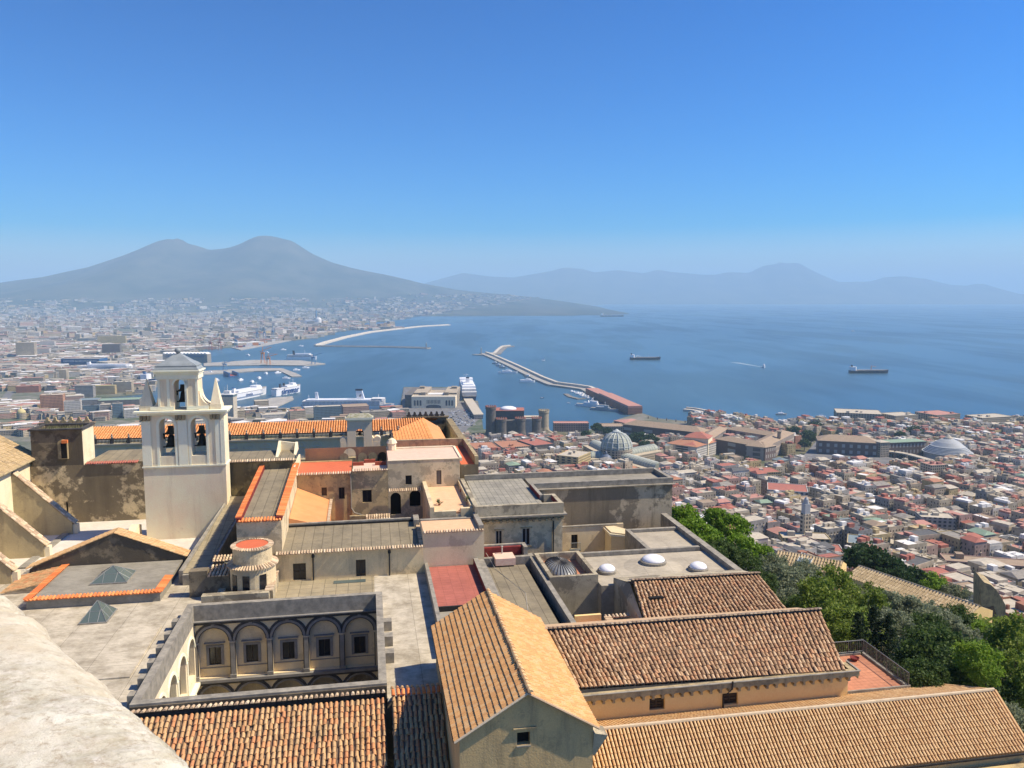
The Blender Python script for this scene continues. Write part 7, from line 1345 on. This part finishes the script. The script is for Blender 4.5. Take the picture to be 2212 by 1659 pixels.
# palazzi round the castle and gallery, and blocks near the garden
PL = 'palazzo'
for a in ((PL, 'orange roofed courtyard palazzo nearest the monastery wall, below the castle', 'palazzo', 1022, 1083, 968, 0, 'w_pink', 'r_orange', 46, .25, 1, None, 22), (PL, 'twin orange roofed palazzo just right of the nearest one', 'palazzo', 1080, 1155, 965, 0, 'w_buff', 'r_orange', 50, .28, 2, None, 22),
 (PL, 'dark red roofed long palazzo between the twin palazzi and the gallery', 'palazzo', 1145, 1207, 960, 0, 'w_dark', 'r_red', 50, .5, 1, None, 24), (PL, 'yellow palazzo with rows of windows in front of the gallery arm', 'palazzo', 1194, 1256, 985, 0, 'w_yellow', 'r_light', 40, -.5, 2, None, 26),
 (PL, 'pink flat roofed office range on the waterfront right of the castle', 'building', 1196, 1272, 914, 0, 'w_pink', 'r_pink', 24, 0, 0, None, 16), (PL, 'buff flat roofed building between the gallery dome and the palace wing', 'building', 1290, 1348, 921, 0, 'w_buff', 'r_brown', 36, 0, 1, None, 20),
 ('apartment_building', 'long block with a dark slate seamed roof right of the garden house', 'building', 1826, 1906, 1176, 0, 'w_yellow', 'r_slate', 24, -.42, 1, None, 17), ('apartment_building', 'ochre walled block with two square windows behind the garden house', 'building', 1690, 1792, 1163, 0, 'w_yellow', 'r_light', 16, -.12, 2, None, 17), ('apartment_building', 'low block with several red roof terraces beside the glass roof panel', 'building', 1752, 1822, 1190, 0, 'w_white', 'r_red', 18, -.2, 2, None, 13),
 ('apartment_building', 'long pinkish block with balconies at the right edge above the ruin', 'building', 2050, 2240, 1218, 0, 'w_pink', 'r_brown', 16, -.25, 1, None, 15), ('apartment_building', 'tall pale block with long white terraces at the right edge', 'building', 1988, 2060, 1118, 0, 'w_grey', 'r_light', 18, -.2, 2, None, 24), ('apartment_building', 'white walled block with two stair towers below the low grey dome', 'building', 2006, 2050, 1004, 0, 'w_cream', 'r_pink', 20, .2, 2, None, 26),
 ('apartment_building', 'cream house with a dark red hipped roof in the middle of the old town', 'house', 1623, 1690, 1020, 0, 'w_yellow', 'r_red', 26, .15, 1, None, 20), ('apartment_building', 'courtyard convent with a dark red flat roof and pale parapets', 'convent', 1655, 1745, 1060, 0, 'w_white', 'r_red', 34, -.3, 0, None, 20), ('apartment_building', 'long pale block on the seafront, second from the grand hotel block', 'building', 1925, 1990, 897, 0, 'w_cream', 'r_light', 40, .3, 2, None, 24), ('apartment_building', 'seafront block with a pink roof above the low grey dome', 'building', 2010, 2085, 895, 0, 'w_buff', 'r_pink', 50, .35, 2, None, 24), ('apartment_building', 'seafront block farthest right along the shore', 'building', 2110, 2200, 901, 0, 'w_cream', 'r_light', 40, .3, 2, None, 22), ('apartment_building', 'grand pale hotel block at the waterfront behind the square', 'building', 1806, 1905, 893, 0, 'w_buff', 'r_light', 60, -.3, 3, None, 26)): blk(*a)
def belltower(lab, x, ytop, r, w_, m='w_cream'):
    X, Y, Z = D(x, ytop, r); zb = ground(X, Y); t = wthing('church_tower', lab, 'church tower', X, Y, zb); h = Z-zb; q = MB(); q.box(-w_/2, w_/2, -w_/2, w_/2, -1, h*.72); local(q, X, Y, zb, .3); q.build('shaft', m, t); q = MB(); q.box(-w_*.42, w_*.42, -w_*.42, w_*.42, h*.72+.01, h*.88); q.lathe(0, 0, [(w_*.4, h*.881), (w_*.3, h*.95), (.1, h)], 8); local(q, X, Y, zb, .3); q.build('belfry', 'domegrey', t); EXCL.append((X, Y, w_))
belltower('slim tiled church tower rising from the red roofs right of the convent', 1742, 1072, 600, 5.5); belltower('grey concrete tower block behind the dark palazzo', 1931, 922, 1420, 16, 'w_grey')
# ---- the houses -------------------------------------------------------------------------------
random.seed(21)
WALLS = [('cream', 'w_cream', 5), ('yellow', 'w_yellow', 2), ('white', 'w_white', 3), ('grey', 'w_grey', 4.5), ('pink', 'w_pink', 2), ('buff', 'w_buff', 5), ('terracotta', 'w_terra', .5)]
ROOFS = [('red', 'r_red', 2.0), ('pink', 'r_pink', 2.8), ('orange', 'r_orange', 1.2), ('grey', 'r_grey', 5.5), ('pale', 'r_light', 5), ('white', 'r_white', .6), ('green', 'r_green', .5), ('brown', 'r_brown', 2), ('dark', 'r_dark', 1.5), ('slate', 'r_slate', .6)]
for k_, c_ in dict(cream=(.50,.43,.31), yellow=(.54,.43,.23), white=(.62,.59,.53), grey=(.34,.325,.30), pink=(.46,.32,.26), buff=(.41,.35,.26), terracotta=(.40,.19,.12)).items(): M['p_'+k_] = noisy('house_wall_'+k_, c_, tuple(x*.62 for x in c_), .22, .9, 0, 6)
def free(x, y, r_=6):
    for a, b_, c in EXCL:
        if (x-a)**2+(y-b_)**2 < (c+r_)**2: return False
    return True
H_ = []; st_ = .36
for i in range(-60, 90):
    for j in range(8, 150):
        bx, by = i*16.2+random.uniform(-1.2, 1.2), j*15.8+random.uniform(-1.2, 1.2)
        if i % 5 == 0 and random.random() < .7: continue
        x, y = bx*math.cos(st_)+by*math.sin(st_)*-1, bx*math.sin(st_)+by*math.cos(st_); r_ = math.hypot(x, y); az = math.degrees(math.atan2(x, y))
        if r_ < 318 or y < 250 or r_ > 2400 or az < -6 or az > 37: continue
        if az < 10.2 and r_ < 760: continue
        px_ = CX+F*x/y
        if px_ < 1700 and r_ < 350: continue
        if r_ > 1380 and not on_land(x, y): continue
        if 1095 < r_ and az < 13 and r_ > 1260: continue
        if not free(x, y): continue
        H_.append((r_, x, y))
H_.sort()
mass = {k: MB(world=True) for k in [w_[1] for w_ in WALLS]+[r_[1] for r_ in ROOFS]+['p_'+w_[0] for w_ in WALLS]+['frame']}
NEAR = 288; cnt = {}; houses = []
def house(idx, r_, x, y):
    wn = random.choices(WALLS, [w_[2] for w_ in WALLS])[0]; rn = random.choices(ROOFS, [q_[2] for q_ in ROOFS])[0]; big = random.random() < .16
    w_, d_ = random.uniform(11.5, 17)*(1.5 if big else 1), random.uniform(11.5, 16.5); h = random.uniform(12, 25); zb = ground(x, y)-3; h += 3
    if r_ < 420: h = min(h, 17)
    ang = st_+random.choice((0, 0, 0, 0, 0, math.pi/2, math.pi/2, .2))+random.gauss(0, .04); near = idx < NEAR
    pitched = random.random() < .16; P = lambda q: local(q, x, y, zb, ang)
    bw, br, pl, dk, hb = MB(), MB(), MB(), MB(), MB()
    top = h-(0 if pitched else .9)
    bw.box(-w_/2, w_/2, -d_/2, d_/2, 0, top)
    if pitched:
        rh = random.uniform(1.6, 2.6); e = .5; br.hexa([(-w_/2-e, -d_/2-e, h+.02), (w_/2+e, -d_/2-e, h+.02), (w_/2+e, d_/2+e, h+.02), (-w_/2-e, d_/2+e, h+.02)], [(-w_/2+rh, -.2, h+rh), (w_/2-rh, -.2, h+rh), (w_/2-rh, .2, h+rh), (-w_/2+rh, .2, h+rh)])
    else:
        ring(bw, -w_/2, w_/2, -d_/2, d_/2, top+.001, h, .4); br.box(-w_/2+.42, w_/2-.42, -d_/2+.42, d_/2-.42, top+.002, top+.25)
        if random.random() < .5: f_ = random.uniform(.3, .65); hb.box(-w_/2+.45, -w_/2+w_*f_, -d_/2+.45, d_/2-.45, top+.251, top+.251+random.choice((.3, .3, 2.4, 2.8)))
        n = random.choice((0, 1, 2, 2, 3)); 
        for k in range(n):
            a, b_ = random.uniform(-w_/2+.6, w_/2-4), random.uniform(-d_/2+.6, d_/2-4); hb.box(a, a+random.uniform(2.5, 6), b_, b_+random.uniform(2.5, 5), top+.251, h+random.uniform(1.6, 3))
        for k in range(random.choice((0, 1, 2, 4))): a, b_ = random.uniform(-w_/2+1, w_/2-2), random.uniform(-d_/2+1, d_/2-2); hb.box(a, a+.9, b_, b_+.9, top+.251, h+random.uniform(.2, 1.2))
    wins = []; nf = int((h-4)/3.3)
    for f_ in range(nf):
        z = h-2.9-f_*3.3
        for s, L, off in ((0, w_, -d_/2), (1, d_, w_/2), (2, d_, -w_/2), (3, w_, d_/2)):
            if s > 1 and near: 
                if math.cos(ang+math.pi*.5*(0 if s == 3 else 0)) > 2: continue
            k = max(2, int(L/3.1))
            for i in range(k):
                if random.random() < .15: continue
                c = -L/2+L*(i+.5)/k; wins.append((s, c, off, z))
    for s, c, off, z in wins:
        o = .03*(1 if off > 0 else -1)
        def q4(a0, a1, z0, z1, oo):
            return [(a0, off+oo, z0), (a1, off+oo, z0), (a1, off+oo, z1), (a0, off+oo, z1)] if s in (0, 3) else [(off+oo, a0, z0), (off+oo, a1, z0), (off+oo, a1, z1), (off+oo, a0, z1)]
        dk.poly(*q4(c-.5, c+.5, z-1.7, z, o))
        if random.random() < .4:
            sg = 1 if off > 0 else -1
            if s in (0, 3): pl.box(c-.9, c+.9, min(off, off+.8*sg), max(off, off+.8*sg), z-1.9, z-1.75)
            else: pl.box(min(off, off+.8*sg), max(off, off+.8*sg), c-.9, c+.9, z-1.9, z-1.75)
    return wn, rn, bw, br, pl, dk, hb, zb, ang, P, wins, big, pitched, w_, d_
M['winframe_h'] = M['frame']
seen = {}
tree_pts = []
HOUSES = []
for idx, (r_, x, y) in enumerate(H_):
    wn, rn, bw, br, pl, dk, hb, zb, ang, P, wins, big, pitched, w_, d_ = house(idx, r_, x, y); hut_m = random.choice(('r_light', 'r_light', 'r_pink', 'r_red', 'r_white', 'p_'+wn[0]))
    if idx < NEAR:
        t = wthing('house', '', 'house', x, y, zb, 'old town houses below the monastery'); P(bw)
        if idx >= 70: P(dk); bw.k = 1; bw.add(dk.V, dk.F)
        bw.build('wall', ['p_'+wn[0], 'frame'], t)
        P(br); ro = br.build('roof', rn[1], t)
        if hb.V: P(hb); hb.build('roof_hut', hut_m, ro)
        P(pl); pl.V and pl.build('balcony', 'r_light', t)
        if idx < 70:
            c_, s_ = math.cos(ang), math.sin(ang); me = None
            vis = [w for w in wins if ((w[0] == 0 or w[0] == 3) and (-s_ if w[2] > 0 else s_)*x+(c_ if w[2] > 0 else -c_)*y < 0) or (w[0] in (1, 2) and (c_ if w[2] > 0 else -c_)*x+(s_ if w[2] > 0 else -s_)*y < 0)]
            for s, c, off, z in vis[:14]:
                q = MB(); o = .06*(1 if off > 0 else -1)
                if s in (0, 3): q.box(c-.55, c+.55, min(off, off+o), max(off, off+o), z-1.8, z)
                else: q.box(min(off, off+o), max(off, off+o), c-.55, c+.55, z-1.8, z)
                P(q); q.build('window', 'frame', t)
        
        HOUSES.append((t, x, y, wn[0], rn[0], pitched))
    else:
        wk = 'p_'+wn[0]
        for b_, k_ in ((bw, wk), (br, rn[1]), (pl, 'r_light'), (dk, 'frame'), (hb, hut_m)):
            P(b_); m_ = mass[k_]; m_.add(b_.V, b_.F)
big_ = MB(world=True); ml = []
for k_, b_ in mass.items():
    if b_.V: big_.k = len(ml); ml.append(k_); big_.add(b_.V, b_.F)
o = big_.build('distant_houses', ml); tag(o, kind='stuff', label='packed old town houses receding towards the sea')
# labels: n-th nearest of its colours to a named landmark
LM += [('glass roof panel of the garden house', *G(1740, 1210, -64)), ('slate seamed roof', *G(1866, 1170, -135)), ('stone ruin', *G(2145, 1300, -66)), ('red roofed convent', *D(1700, 1060, 690)[:2]), ('slim church tower', *D(1742, 1070, 600)[:2])]
ORD = ['nearest', 'second nearest', 'third nearest', 'fourth nearest', 'fifth nearest', 'sixth nearest', 'seventh nearest', 'eighth nearest', 'ninth nearest', 'tenth nearest', 'eleventh nearest', 'twelfth nearest', 'thirteenth nearest', 'fourteenth nearest', 'fifteenth nearest', 'sixteenth nearest', 'seventeenth nearest', 'eighteenth nearest', 'nineteenth nearest', 'twentieth nearest']
def pxy(x, y, z=-130): yc = y*cp-z*sp; return (CX+F*x/yc, CY-F*(y*sp+z*cp)/yc)
used_ = set()
grp = {}
for h_ in HOUSES: grp.setdefault((h_[3], h_[4], h_[5]), []).append(h_)
for (wn, rn, pt), hs in grp.items():
    for h_ in hs:
        best = None
        for ph, lx, ly in LM:
            rank = sorted(hs, key=lambda g_: (g_[1]-lx)**2+(g_[2]-ly)**2).index(h_)
            if best is None or rank < best[0]: best = (rank, ph)
        ty = 'pitched' if pt else 'flat'
        h_[0]['label'] = f'{wn} {ty} {rn} roofed house, {ORD[min(best[0], 19)]} such to {best[1]}'
print('houses', len(H_))
# ---- far city across the plain ----------------------------------------------------------------
random.seed(8); fm = {k: MB(world=True) for k in ('w_cream', 'w_white', 'w_grey', 'w_buff', 'w_pink', 'r_light', 'r_white', 'r_pink', 'r_grey', 'r_red', 'w_yellow', 'r_brown')}
n_ = 0
while n_ < 12500:
    px_ = random.uniform(-60, 1300); py_ = 652+250*random.random()**1.9
    if n_ > 11800: px_, py_ = random.uniform(-40, 870), random.uniform(855, 940)
    x, y = G(px_, py_, -247.6)
    if y > (15950 if px_ > 850 else 15500) or not on_land(x, y) or not on_land(x, y-30): continue
    if 866 < px_ < 1045 and py_ > 834: continue
    if noise.noise(Vector((x/900, y/1600, 4))) < -.12 and random.random() < .8: continue
    if not free(x, y, 20): continue
    if py_ > 735 and noise.noise(Vector((x/160, y/160, 9))) < -.08: continue
    zt_ = -247.6
    if y > 9200:
        h_ = HV(x) if -11000 < x < 3000 else 0; t_ = abs(16000-y)/6800; zt_ = max(zt_, SEA+h_*max(0, 1-t_)**1.9-6)
        if zt_ > (30 if px_ > 850 else -40): continue
    n_ += 1; k = y/2500; s_ = random.uniform(11, 30)*(1+.35*k*random.random()); w_, d_ = s_*random.uniform(.7, 2.2), s_
    if py_ > 735: w_, d_ = random.uniform(12, 38), random.uniform(10, 20)
    h = random.uniform(8, 20)*(1 if random.random() < .88 or py_ > 740 else 2.2)
    if py_ > 735: h = random.uniform(6, 17)
    if random.random() < .10 and 650 < py_ < 800: w_, d_, h = random.uniform(70, 190), random.uniform(40, 80), random.uniform(8, 14)
    a = random.choice((.2, .35, .5, .95))+random.gauss(0, .1); wk = random.choices(('w_cream', 'w_white', 'w_grey', 'w_buff', 'w_pink', 'w_yellow'), (6, 8, 3, 3, 2, 2))[0]; rk = random.choices(('r_light', 'r_white', 'r_pink', 'r_grey', 'r_red', 'r_brown'), (6, 4, 2, 4, .5, 2))[0]
    q = MB(); q.box(-w_/2, w_/2, -d_/2, d_/2, -1.5, h); local(q, x, y, zt_, a); fm[wk].add(q.V, q.F); q = MB(); q.box(-w_/2-.3, w_/2+.3, -d_/2-.3, d_/2+.3, h+.01, h+.6); local(q, x, y, zt_, a); fm[rk].add(q.V, q.F)
big_ = MB(world=True); ml = []
for k_, b_ in fm.items():
    if b_.V: big_.k = len(ml); ml.append(k_); big_.add(b_.V, b_.F)
o = big_.build('distant_city', ml); tag(o, kind='stuff', label='hazy city spreading over the plain to the foot of the volcano')
# port road
q = MB(world=True); P = [G(x, y, -247.4) for x, y in ((0, 865), (25, 830), (50, 800), (85, 781), (130, 764), (170, 752), (210, 745))]; P2 = [G(x, y, -247.4) for x, y in ((14, 872), (36, 838), (62, 806), (100, 786), (145, 769), (176, 756), (214, 748))]
for (a, b_, c, d) in zip(P, P[1:], P2[1:], P2): q.poly((*a, -247.4), (*b_, -247.4), (*c, -247.4), (*d, -247.4))
o = q.build('road', 'asphalt'); tag(o, kind='structure')
# ================================================================== garden trees
def leafmat(name, a, b_, c_):
    def f(t, b):
        n = N(t); g = n.new('NewGeometry'); c = n.ramp(g.outputs['Random Per Island'], [(0, a), (.5, b_), (1, c_)]); n.L(c, b.inputs['Base Color'])
        tr = n.new('BsdfTranslucent'); n.L(c, tr.inputs[0]); mx = n.new('MixShader'); mx.inputs[0].default_value = .42; out = t.nodes['Material Output']; n.L(b.outputs[0], mx.inputs[1]); n.L(tr.outputs[0], mx.inputs[2]); n.L(mx.outputs[0], out.inputs[0])
    return mat(name, a, .6, 0, f, .25)
M['leaf_pine'] = leafmat('bright_pine_needles', (.11, .20, .012), (.17, .29, .022), (.24, .37, .045))
M['leaf_dark'] = leafmat('dark_glossy_leaves', (.04, .075, .016), (.065, .115, .025), (.12, .17, .05))
M['leaf_olive'] = leafmat('grey_olive_leaves', (.16, .19, .105), (.22, .25, .15), (.29, .32, .20))
M['leaf_mid'] = leafmat('mid_green_leaves', (.11, .17, .02), (.17, .24, .035), (.25, .30, .055))
M['leaf_lime'] = leafmat('lime_green_leaves', (.14, .24, .02), (.19, .30, .03), (.24, .34, .05))
M['leaf_cypress'] = leafmat('cypress_leaves', (.014, .032, .014), (.022, .045, .018), (.04, .065, .022))
M['leaf_far'] = leafmat('dark_pine_leaves', (.02, .05, .018), (.035, .075, .025), (.055, .10, .03))
M['bark'] = noisy('grey_brown_bark', (.12, .095, .07), (.07, .055, .04), 5)
random.seed(33)
def leafq(q, p, s, up=.4):
    d = Vector((random.gauss(0, 1), random.gauss(0, 1), random.gauss(0, 1)+up)).normalized(); e = d.orthogonal().normalized(); e = (e*math.cos(random.random()*6.28)+d.cross(e)*math.sin(random.random()*6.28)).normalized(); f_ = d.cross(e); a, b_ = s*random.uniform(.7, 1.2), s*random.uniform(.4, .75)
    q.poly(p-e*a, p-f_*b_, p+e*a, p+f_*b_)
def crown_mesh(nm, m, ncl, nl, ls, shape, cr):
    q = MB(world=True)
    for k in range(ncl):
        c, r_ = shape(k/ncl); 
        for i in range(nl):
            o = Vector((random.gauss(0, 1), random.gauss(0, 1), random.gauss(0, .75))); o = o.normalized()*(random.random()**.45)*cr*r_; leafq(q, c+o, ls)
    me = bpy.data.meshes.new(nm); me.from_pydata(q.V, [], q.F); me.materials.append(M[m]); return me
def ell(a, c, inner=.45, flat=0):
    def f(t):
        while True:
            d = Vector((random.gauss(0, 1), random.gauss(0, 1), random.gauss(0, 1))).normalized()
            if d.z > -.55 or random.random() < .25: break
        k = inner+(1-inner)*random.random()**.5; return Vector((d.x*a*k, d.y*a*k, d.z*c*k*(1 if d.z > 0 else 1-flat))), random.uniform(.7, 1.25)
    return f
def spire(a, c):
    def f(t): z = -c+2*c*t; w_ = a*(1-abs(t*1.15-.42))**.8 if t < .9 else a*.25; w_ = max(.1, w_); an = random.random()*6.28; k = random.random()**.5; return Vector((math.cos(an)*w_*k, math.sin(an)*w_*k, z)), .7+.5*(1-t)
    return f
KIND = {'stone_pine': ([crown_mesh('pine_crown', 'leaf_pine', 70, 60, .085, ell(1, .75, .5, .4), .26) for _ in range(3)], .75),
 'olive_tree': ([crown_mesh('olive_crown', 'leaf_olive', 60, 70, .06, ell(1, .7, .4), .27) for _ in range(3)], .7),
 'plane_tree': ([crown_mesh('plane_crown', 'leaf_mid', 95, 48, .07, ell(1, 1.45, .45), .25) for _ in range(3)], 1.4),
 'cypress': ([crown_mesh('cypress_crown', 'leaf_cypress', 90, 45, .09, spire(1, 3.2), .38) for _ in range(2)], 3.2),
 'evergreen_tree': ([crown_mesh('evergreen_crown', 'leaf_dark', 90, 60, .06, ell(1, .8, .55), .24) for _ in range(3)], .8),
 'lime_shrub': ([crown_mesh('lime_crown', 'leaf_lime', 60, 60, .075, ell(1, .9, .5), .27)], .9),
 'dark_pine': ([crown_mesh('dark_pine_crown', 'leaf_far', 60, 45, .10, ell(1, .65, .5, .4), .28) for _ in range(2)], .65)}
trunks = {}
def tree(kind, lab, x, y, r, R_, group=None, zmin=None):
    ms, asp = KIND[kind]; 
    for k in range(60):                                  # stand it where its crown clears the slope
        X, Y, Z = D(x, y, r); gz = ground(X, Y) if zmin is None else zmin
        if Z-gz > asp*R_*.75: break
        r *= .97
    t = wthing(kind, lab, 'tree', X, Y, gz, group); cz = Z-gz
    o = bpy.data.objects.new('crown', random.choice(ms)); sc.collection.objects.link(o); o.parent = t; o.location = (0, 0, cz); s_ = R_*random.uniform(.95, 1.05); o.scale = (s_, s_*random.uniform(.9, 1.1), s_); o.rotation_euler.z = random.random()*6.28
    q = MB(world=True); tr = max(.08, R_*.07); top = cz+asp*R_*.3
    n = 5; pts = [Vector((random.gauss(0, .03*R_) if 0 < k < n else 0, random.gauss(0, .03*R_) if 0 < k < n else 0, top*k/n-.3)) for k in range(n+1)]
    for k in range(n): q.tube([pts[k], pts[k+1]], tr*(1-.7*k/n), 6)
    for k in range(5): a = random.random()*6.28; b0 = pts[3]; q.tube([b0, b0+Vector((math.cos(a)*R_*.35, math.sin(a)*R_*.35, asp*R_*.25)), b0+Vector((math.cos(a)*R_*.6, math.sin(a)*R_*.6, asp*R_*.35))], tr*.3, 4)
    q.V = [(p[0]+X, p[1]+Y, p[2]+gz) for p in q.V]; q.build('trunk', 'bark', t)
    return t
for a in (
 ('stone_pine', 'bright green pine touching the end of the blank stained wall', 1474, 1122, 112, 2.7), ('stone_pine', 'bright green pine leaning over the parapet of the plain terrace', 1500, 1150, 108, 2.6),
 ('stone_pine', 'narrow upright bright pine rising above the others', 1548, 1120, 125, 2.0), ('stone_pine', 'broad bright pine at the outer edge of the pine group', 1580, 1140, 125, 2.9), ('stone_pine', 'rounded bright pine just below the narrow upright one', 1532, 1172, 112, 2.4),
 ('stone_pine', 'deep green pine crown between the pines and the garden house', 1598, 1188, 118, 2.9), ('evergreen_tree', 'dark leafy tree squeezed against the dome terrace parapet', 1556, 1202, 104, 2.4), ('evergreen_tree', 'dark leafy tree right of the parapet, below the deep green pine', 1605, 1222, 104, 2.3), ('stone_pine', 'low dark green pine touching the garden house wall', 1645, 1200, 128, 2.2),
 ('evergreen_tree', 'shrubby dark tree behind the ridge of the tiled roof hall', 1640, 1262, 96, 2.0),
 ('olive_tree', 'grey olive nearest the garden house annex', 1668, 1222, 125, 2.8), ('olive_tree', 'grey olive behind the tiled roof hall', 1690, 1256, 108, 3.0), ('olive_tree', 'wide grey olive left of the tall plane tree', 1728, 1262, 115, 3.2), ('olive_tree', 'grey olive at the foot of the yellow annex', 1745, 1236, 128, 2.5), ('olive_tree', 'small olive between the two brown tiled roofs and the garden', 1706, 1300, 92, 2.1),
 ('evergreen_tree', 'dark bush beside the right end of the tiled roof hall', 1722, 1326, 80, 2.0), ('plane_tree', 'tall loose plane tree in the middle of the garden, tallest of all', 1798, 1292, 84, 2.6), ('plane_tree', 'bushy yellowish plane tree next to the tallest one, on its near side', 1770, 1330, 78, 2.7), ('plane_tree', 'slimmer plane tree standing alone right of the tallest one', 1876, 1312, 84, 1.9), ('plane_tree', 'plane tree behind the right end of the brown tiled range', 1822, 1372, 70, 2.3), ('plane_tree', 'small plane tree just above the terrace railing', 1836, 1396, 66, 1.5),
 ('cypress', 'dark cypress, leftmost of three beside the railing', 1853, 1396, 63, .9), ('cypress', 'dark cypress, tallest of three beside the railing', 1886, 1390, 63.5, 1.0), ('cypress', 'dark cypress, rightmost of three beside the railing', 1918, 1402, 63, .95),
 ('olive_tree', 'silvery olive below the long garden wing, left of the others there', 1932, 1318, 92, 2.7), ('olive_tree', 'silvery olive midway below the long garden wing', 1975, 1330, 90, 2.9), ('olive_tree', 'silvery olive behind the cypresses, below the garden wing', 1925, 1350, 80, 2.1), ('olive_tree', 'pale olive near the lower end of the long garden wing', 2030, 1352, 88, 2.6), ('evergreen_tree', 'dark tree hiding the lower end of the long garden wing', 2062, 1342, 95, 2.2), ('evergreen_tree', 'dark tree below the middle of the garden wing', 2005, 1365, 82, 2.3),
 ('evergreen_tree', 'big dark glossy tree right beside the terrace railing', 2000, 1440, 66, 2.5), ('evergreen_tree', 'big dark glossy tree, right hand neighbour of the one by the railing', 2040, 1428, 64, 3.0), ('evergreen_tree', 'big dark glossy tree crowding the tan roof edge', 2075, 1470, 58, 2.4), ('evergreen_tree', 'dark glossy tree behind the two big ones', 2010, 1398, 70, 2.4), ('evergreen_tree', 'dark low tree over the upper corner of the tan roof', 1990, 1470, 56, 1.7),
 ('lime_shrub', 'bright lime green tree among the dark glossy trees', 2112, 1425, 56, 1.4), ('lime_shrub', 'bright lime green bush below the lime green tree', 2130, 1458, 54, 1.0), ('evergreen_tree', 'dark bush right of the lime green tree', 2150, 1490, 58, 1.9), ('plane_tree', 'tall tree cut by the right edge, upper one', 2196, 1400, 68, 2.2), ('plane_tree', 'tall tree cut by the right edge, lower one', 2200, 1480, 58, 1.9), ('olive_tree', 'olive at the right edge beside the tan roof verge', 2190, 1560, 52, 1.6), ('olive_tree', 'olive above the lime green tree', 2150, 1418, 74, 1.9), ('olive_tree', 'pale olive just below the stone ruin', 2075, 1382, 82, 2.2), ('lime_shrub', 'green rounded shrub at the foot of the stone ruin', 2120, 1372, 90, 1.6), ('evergreen_tree', 'dark shrub under the lower block of the ruin', 2165, 1382, 84, 1.8), ('olive_tree', 'small olive under the roof verge at far right', 2212, 1610, 50, 1.5),
 ('dark_pine', 'dark pine beyond the garden wing, biggest of that row', 1872, 1212, 200, 5.6), ('dark_pine', 'dark pine second in the row beyond the garden wing', 1915, 1228, 195, 4.6), ('dark_pine', 'dark pine third in the row beyond the garden wing', 1968, 1254, 190, 4.2), ('stone_pine', 'bright pine fourth in the row beyond the garden wing', 2010, 1262, 188, 3.6), ('olive_tree', 'loose olive beside the stone ruin, beyond the garden wing', 2062, 1284, 184, 3.4), ('cypress', 'thin cypress beyond the garden wing', 1990, 1270, 192, .9), ('dark_pine', 'dark low pine at the near side of the row beyond the garden wing', 1940, 1248, 188, 3.2),
 ): tree(*a)
for k, (x, y, r, R_, lab) in enumerate(((1715, 934, 1330, 13, 'round dark tree at the right front corner of the palace'), (1745, 942, 1300, 12, 'second dark tree right of the palace front'), (1760, 925, 1450, 15, 'big dark pine by the shore between palace and square'), (1778, 932, 1400, 11, 'dark pine along the shore road, farther one'), (1738, 958, 1240, 9, 'dark pine along the shore road, nearer one'), (1752, 948, 1290, 9, 'dark pine in the middle of the shore road row'), (1700, 946, 1290, 10, 'dark tree against the lit palace front'), (1380, 948, 1180, 13, 'big garden tree in front of the long palace wing'), (1405, 952, 1170, 12, 'garden tree, right one in front of the long palace wing'), (1362, 950, 1175, 9, 'garden tree beside the glass gallery dome'), (1393, 962, 1130, 9, 'low garden tree behind the glass gallery arm'), (1290, 925, 1330, 11, 'pine in front of the waterfront pink offices'), (1312, 932, 1300, 9, 'pine near the buff building by the gallery'), (1265, 938, 1270, 8, 'pine in the car park right of the castle'), (1975, 934, 1330, 14, 'dense tree among buildings behind the long grey palazzo'), (1945, 940, 1300, 9, 'smaller tree left of the dense tree behind the palazzo'), (1615, 997, 1020, 8, 'tree at the foot of the dark palace front'))): tree('dark_pine', lab, x, y, r, R_)
# low scrub that covers the slope
q = MB(world=True); n = 0
while n < 900:
    az = R(random.uniform(10, 40)); r_ = 55+190*random.random()**1.2; x, y = r_*math.sin(az), r_*math.cos(az); u_, v_ = UV(x, y)
    if (u_ < 38.6 and v_ < 97) or r_ < 66 and az < R(30): continue
    n += 1; s_ = random.uniform(.8, 2.2)*(1 if r_ < 120 else 1.5); z = ground(x, y)
    for k in range(40): o = Vector((random.gauss(0, 1), random.gauss(0, 1), abs(random.gauss(0, .6)))).normalized()*s_*random.random()**.5; leafq(q, Vector((x, y, z))+o, .17*s_)
o = q.build('undergrowth', 'leaf_scrub' if 'leaf_scrub' in M else 'leaf_mid'); tag(o, kind='stuff', label='low scrub covering the garden slope')
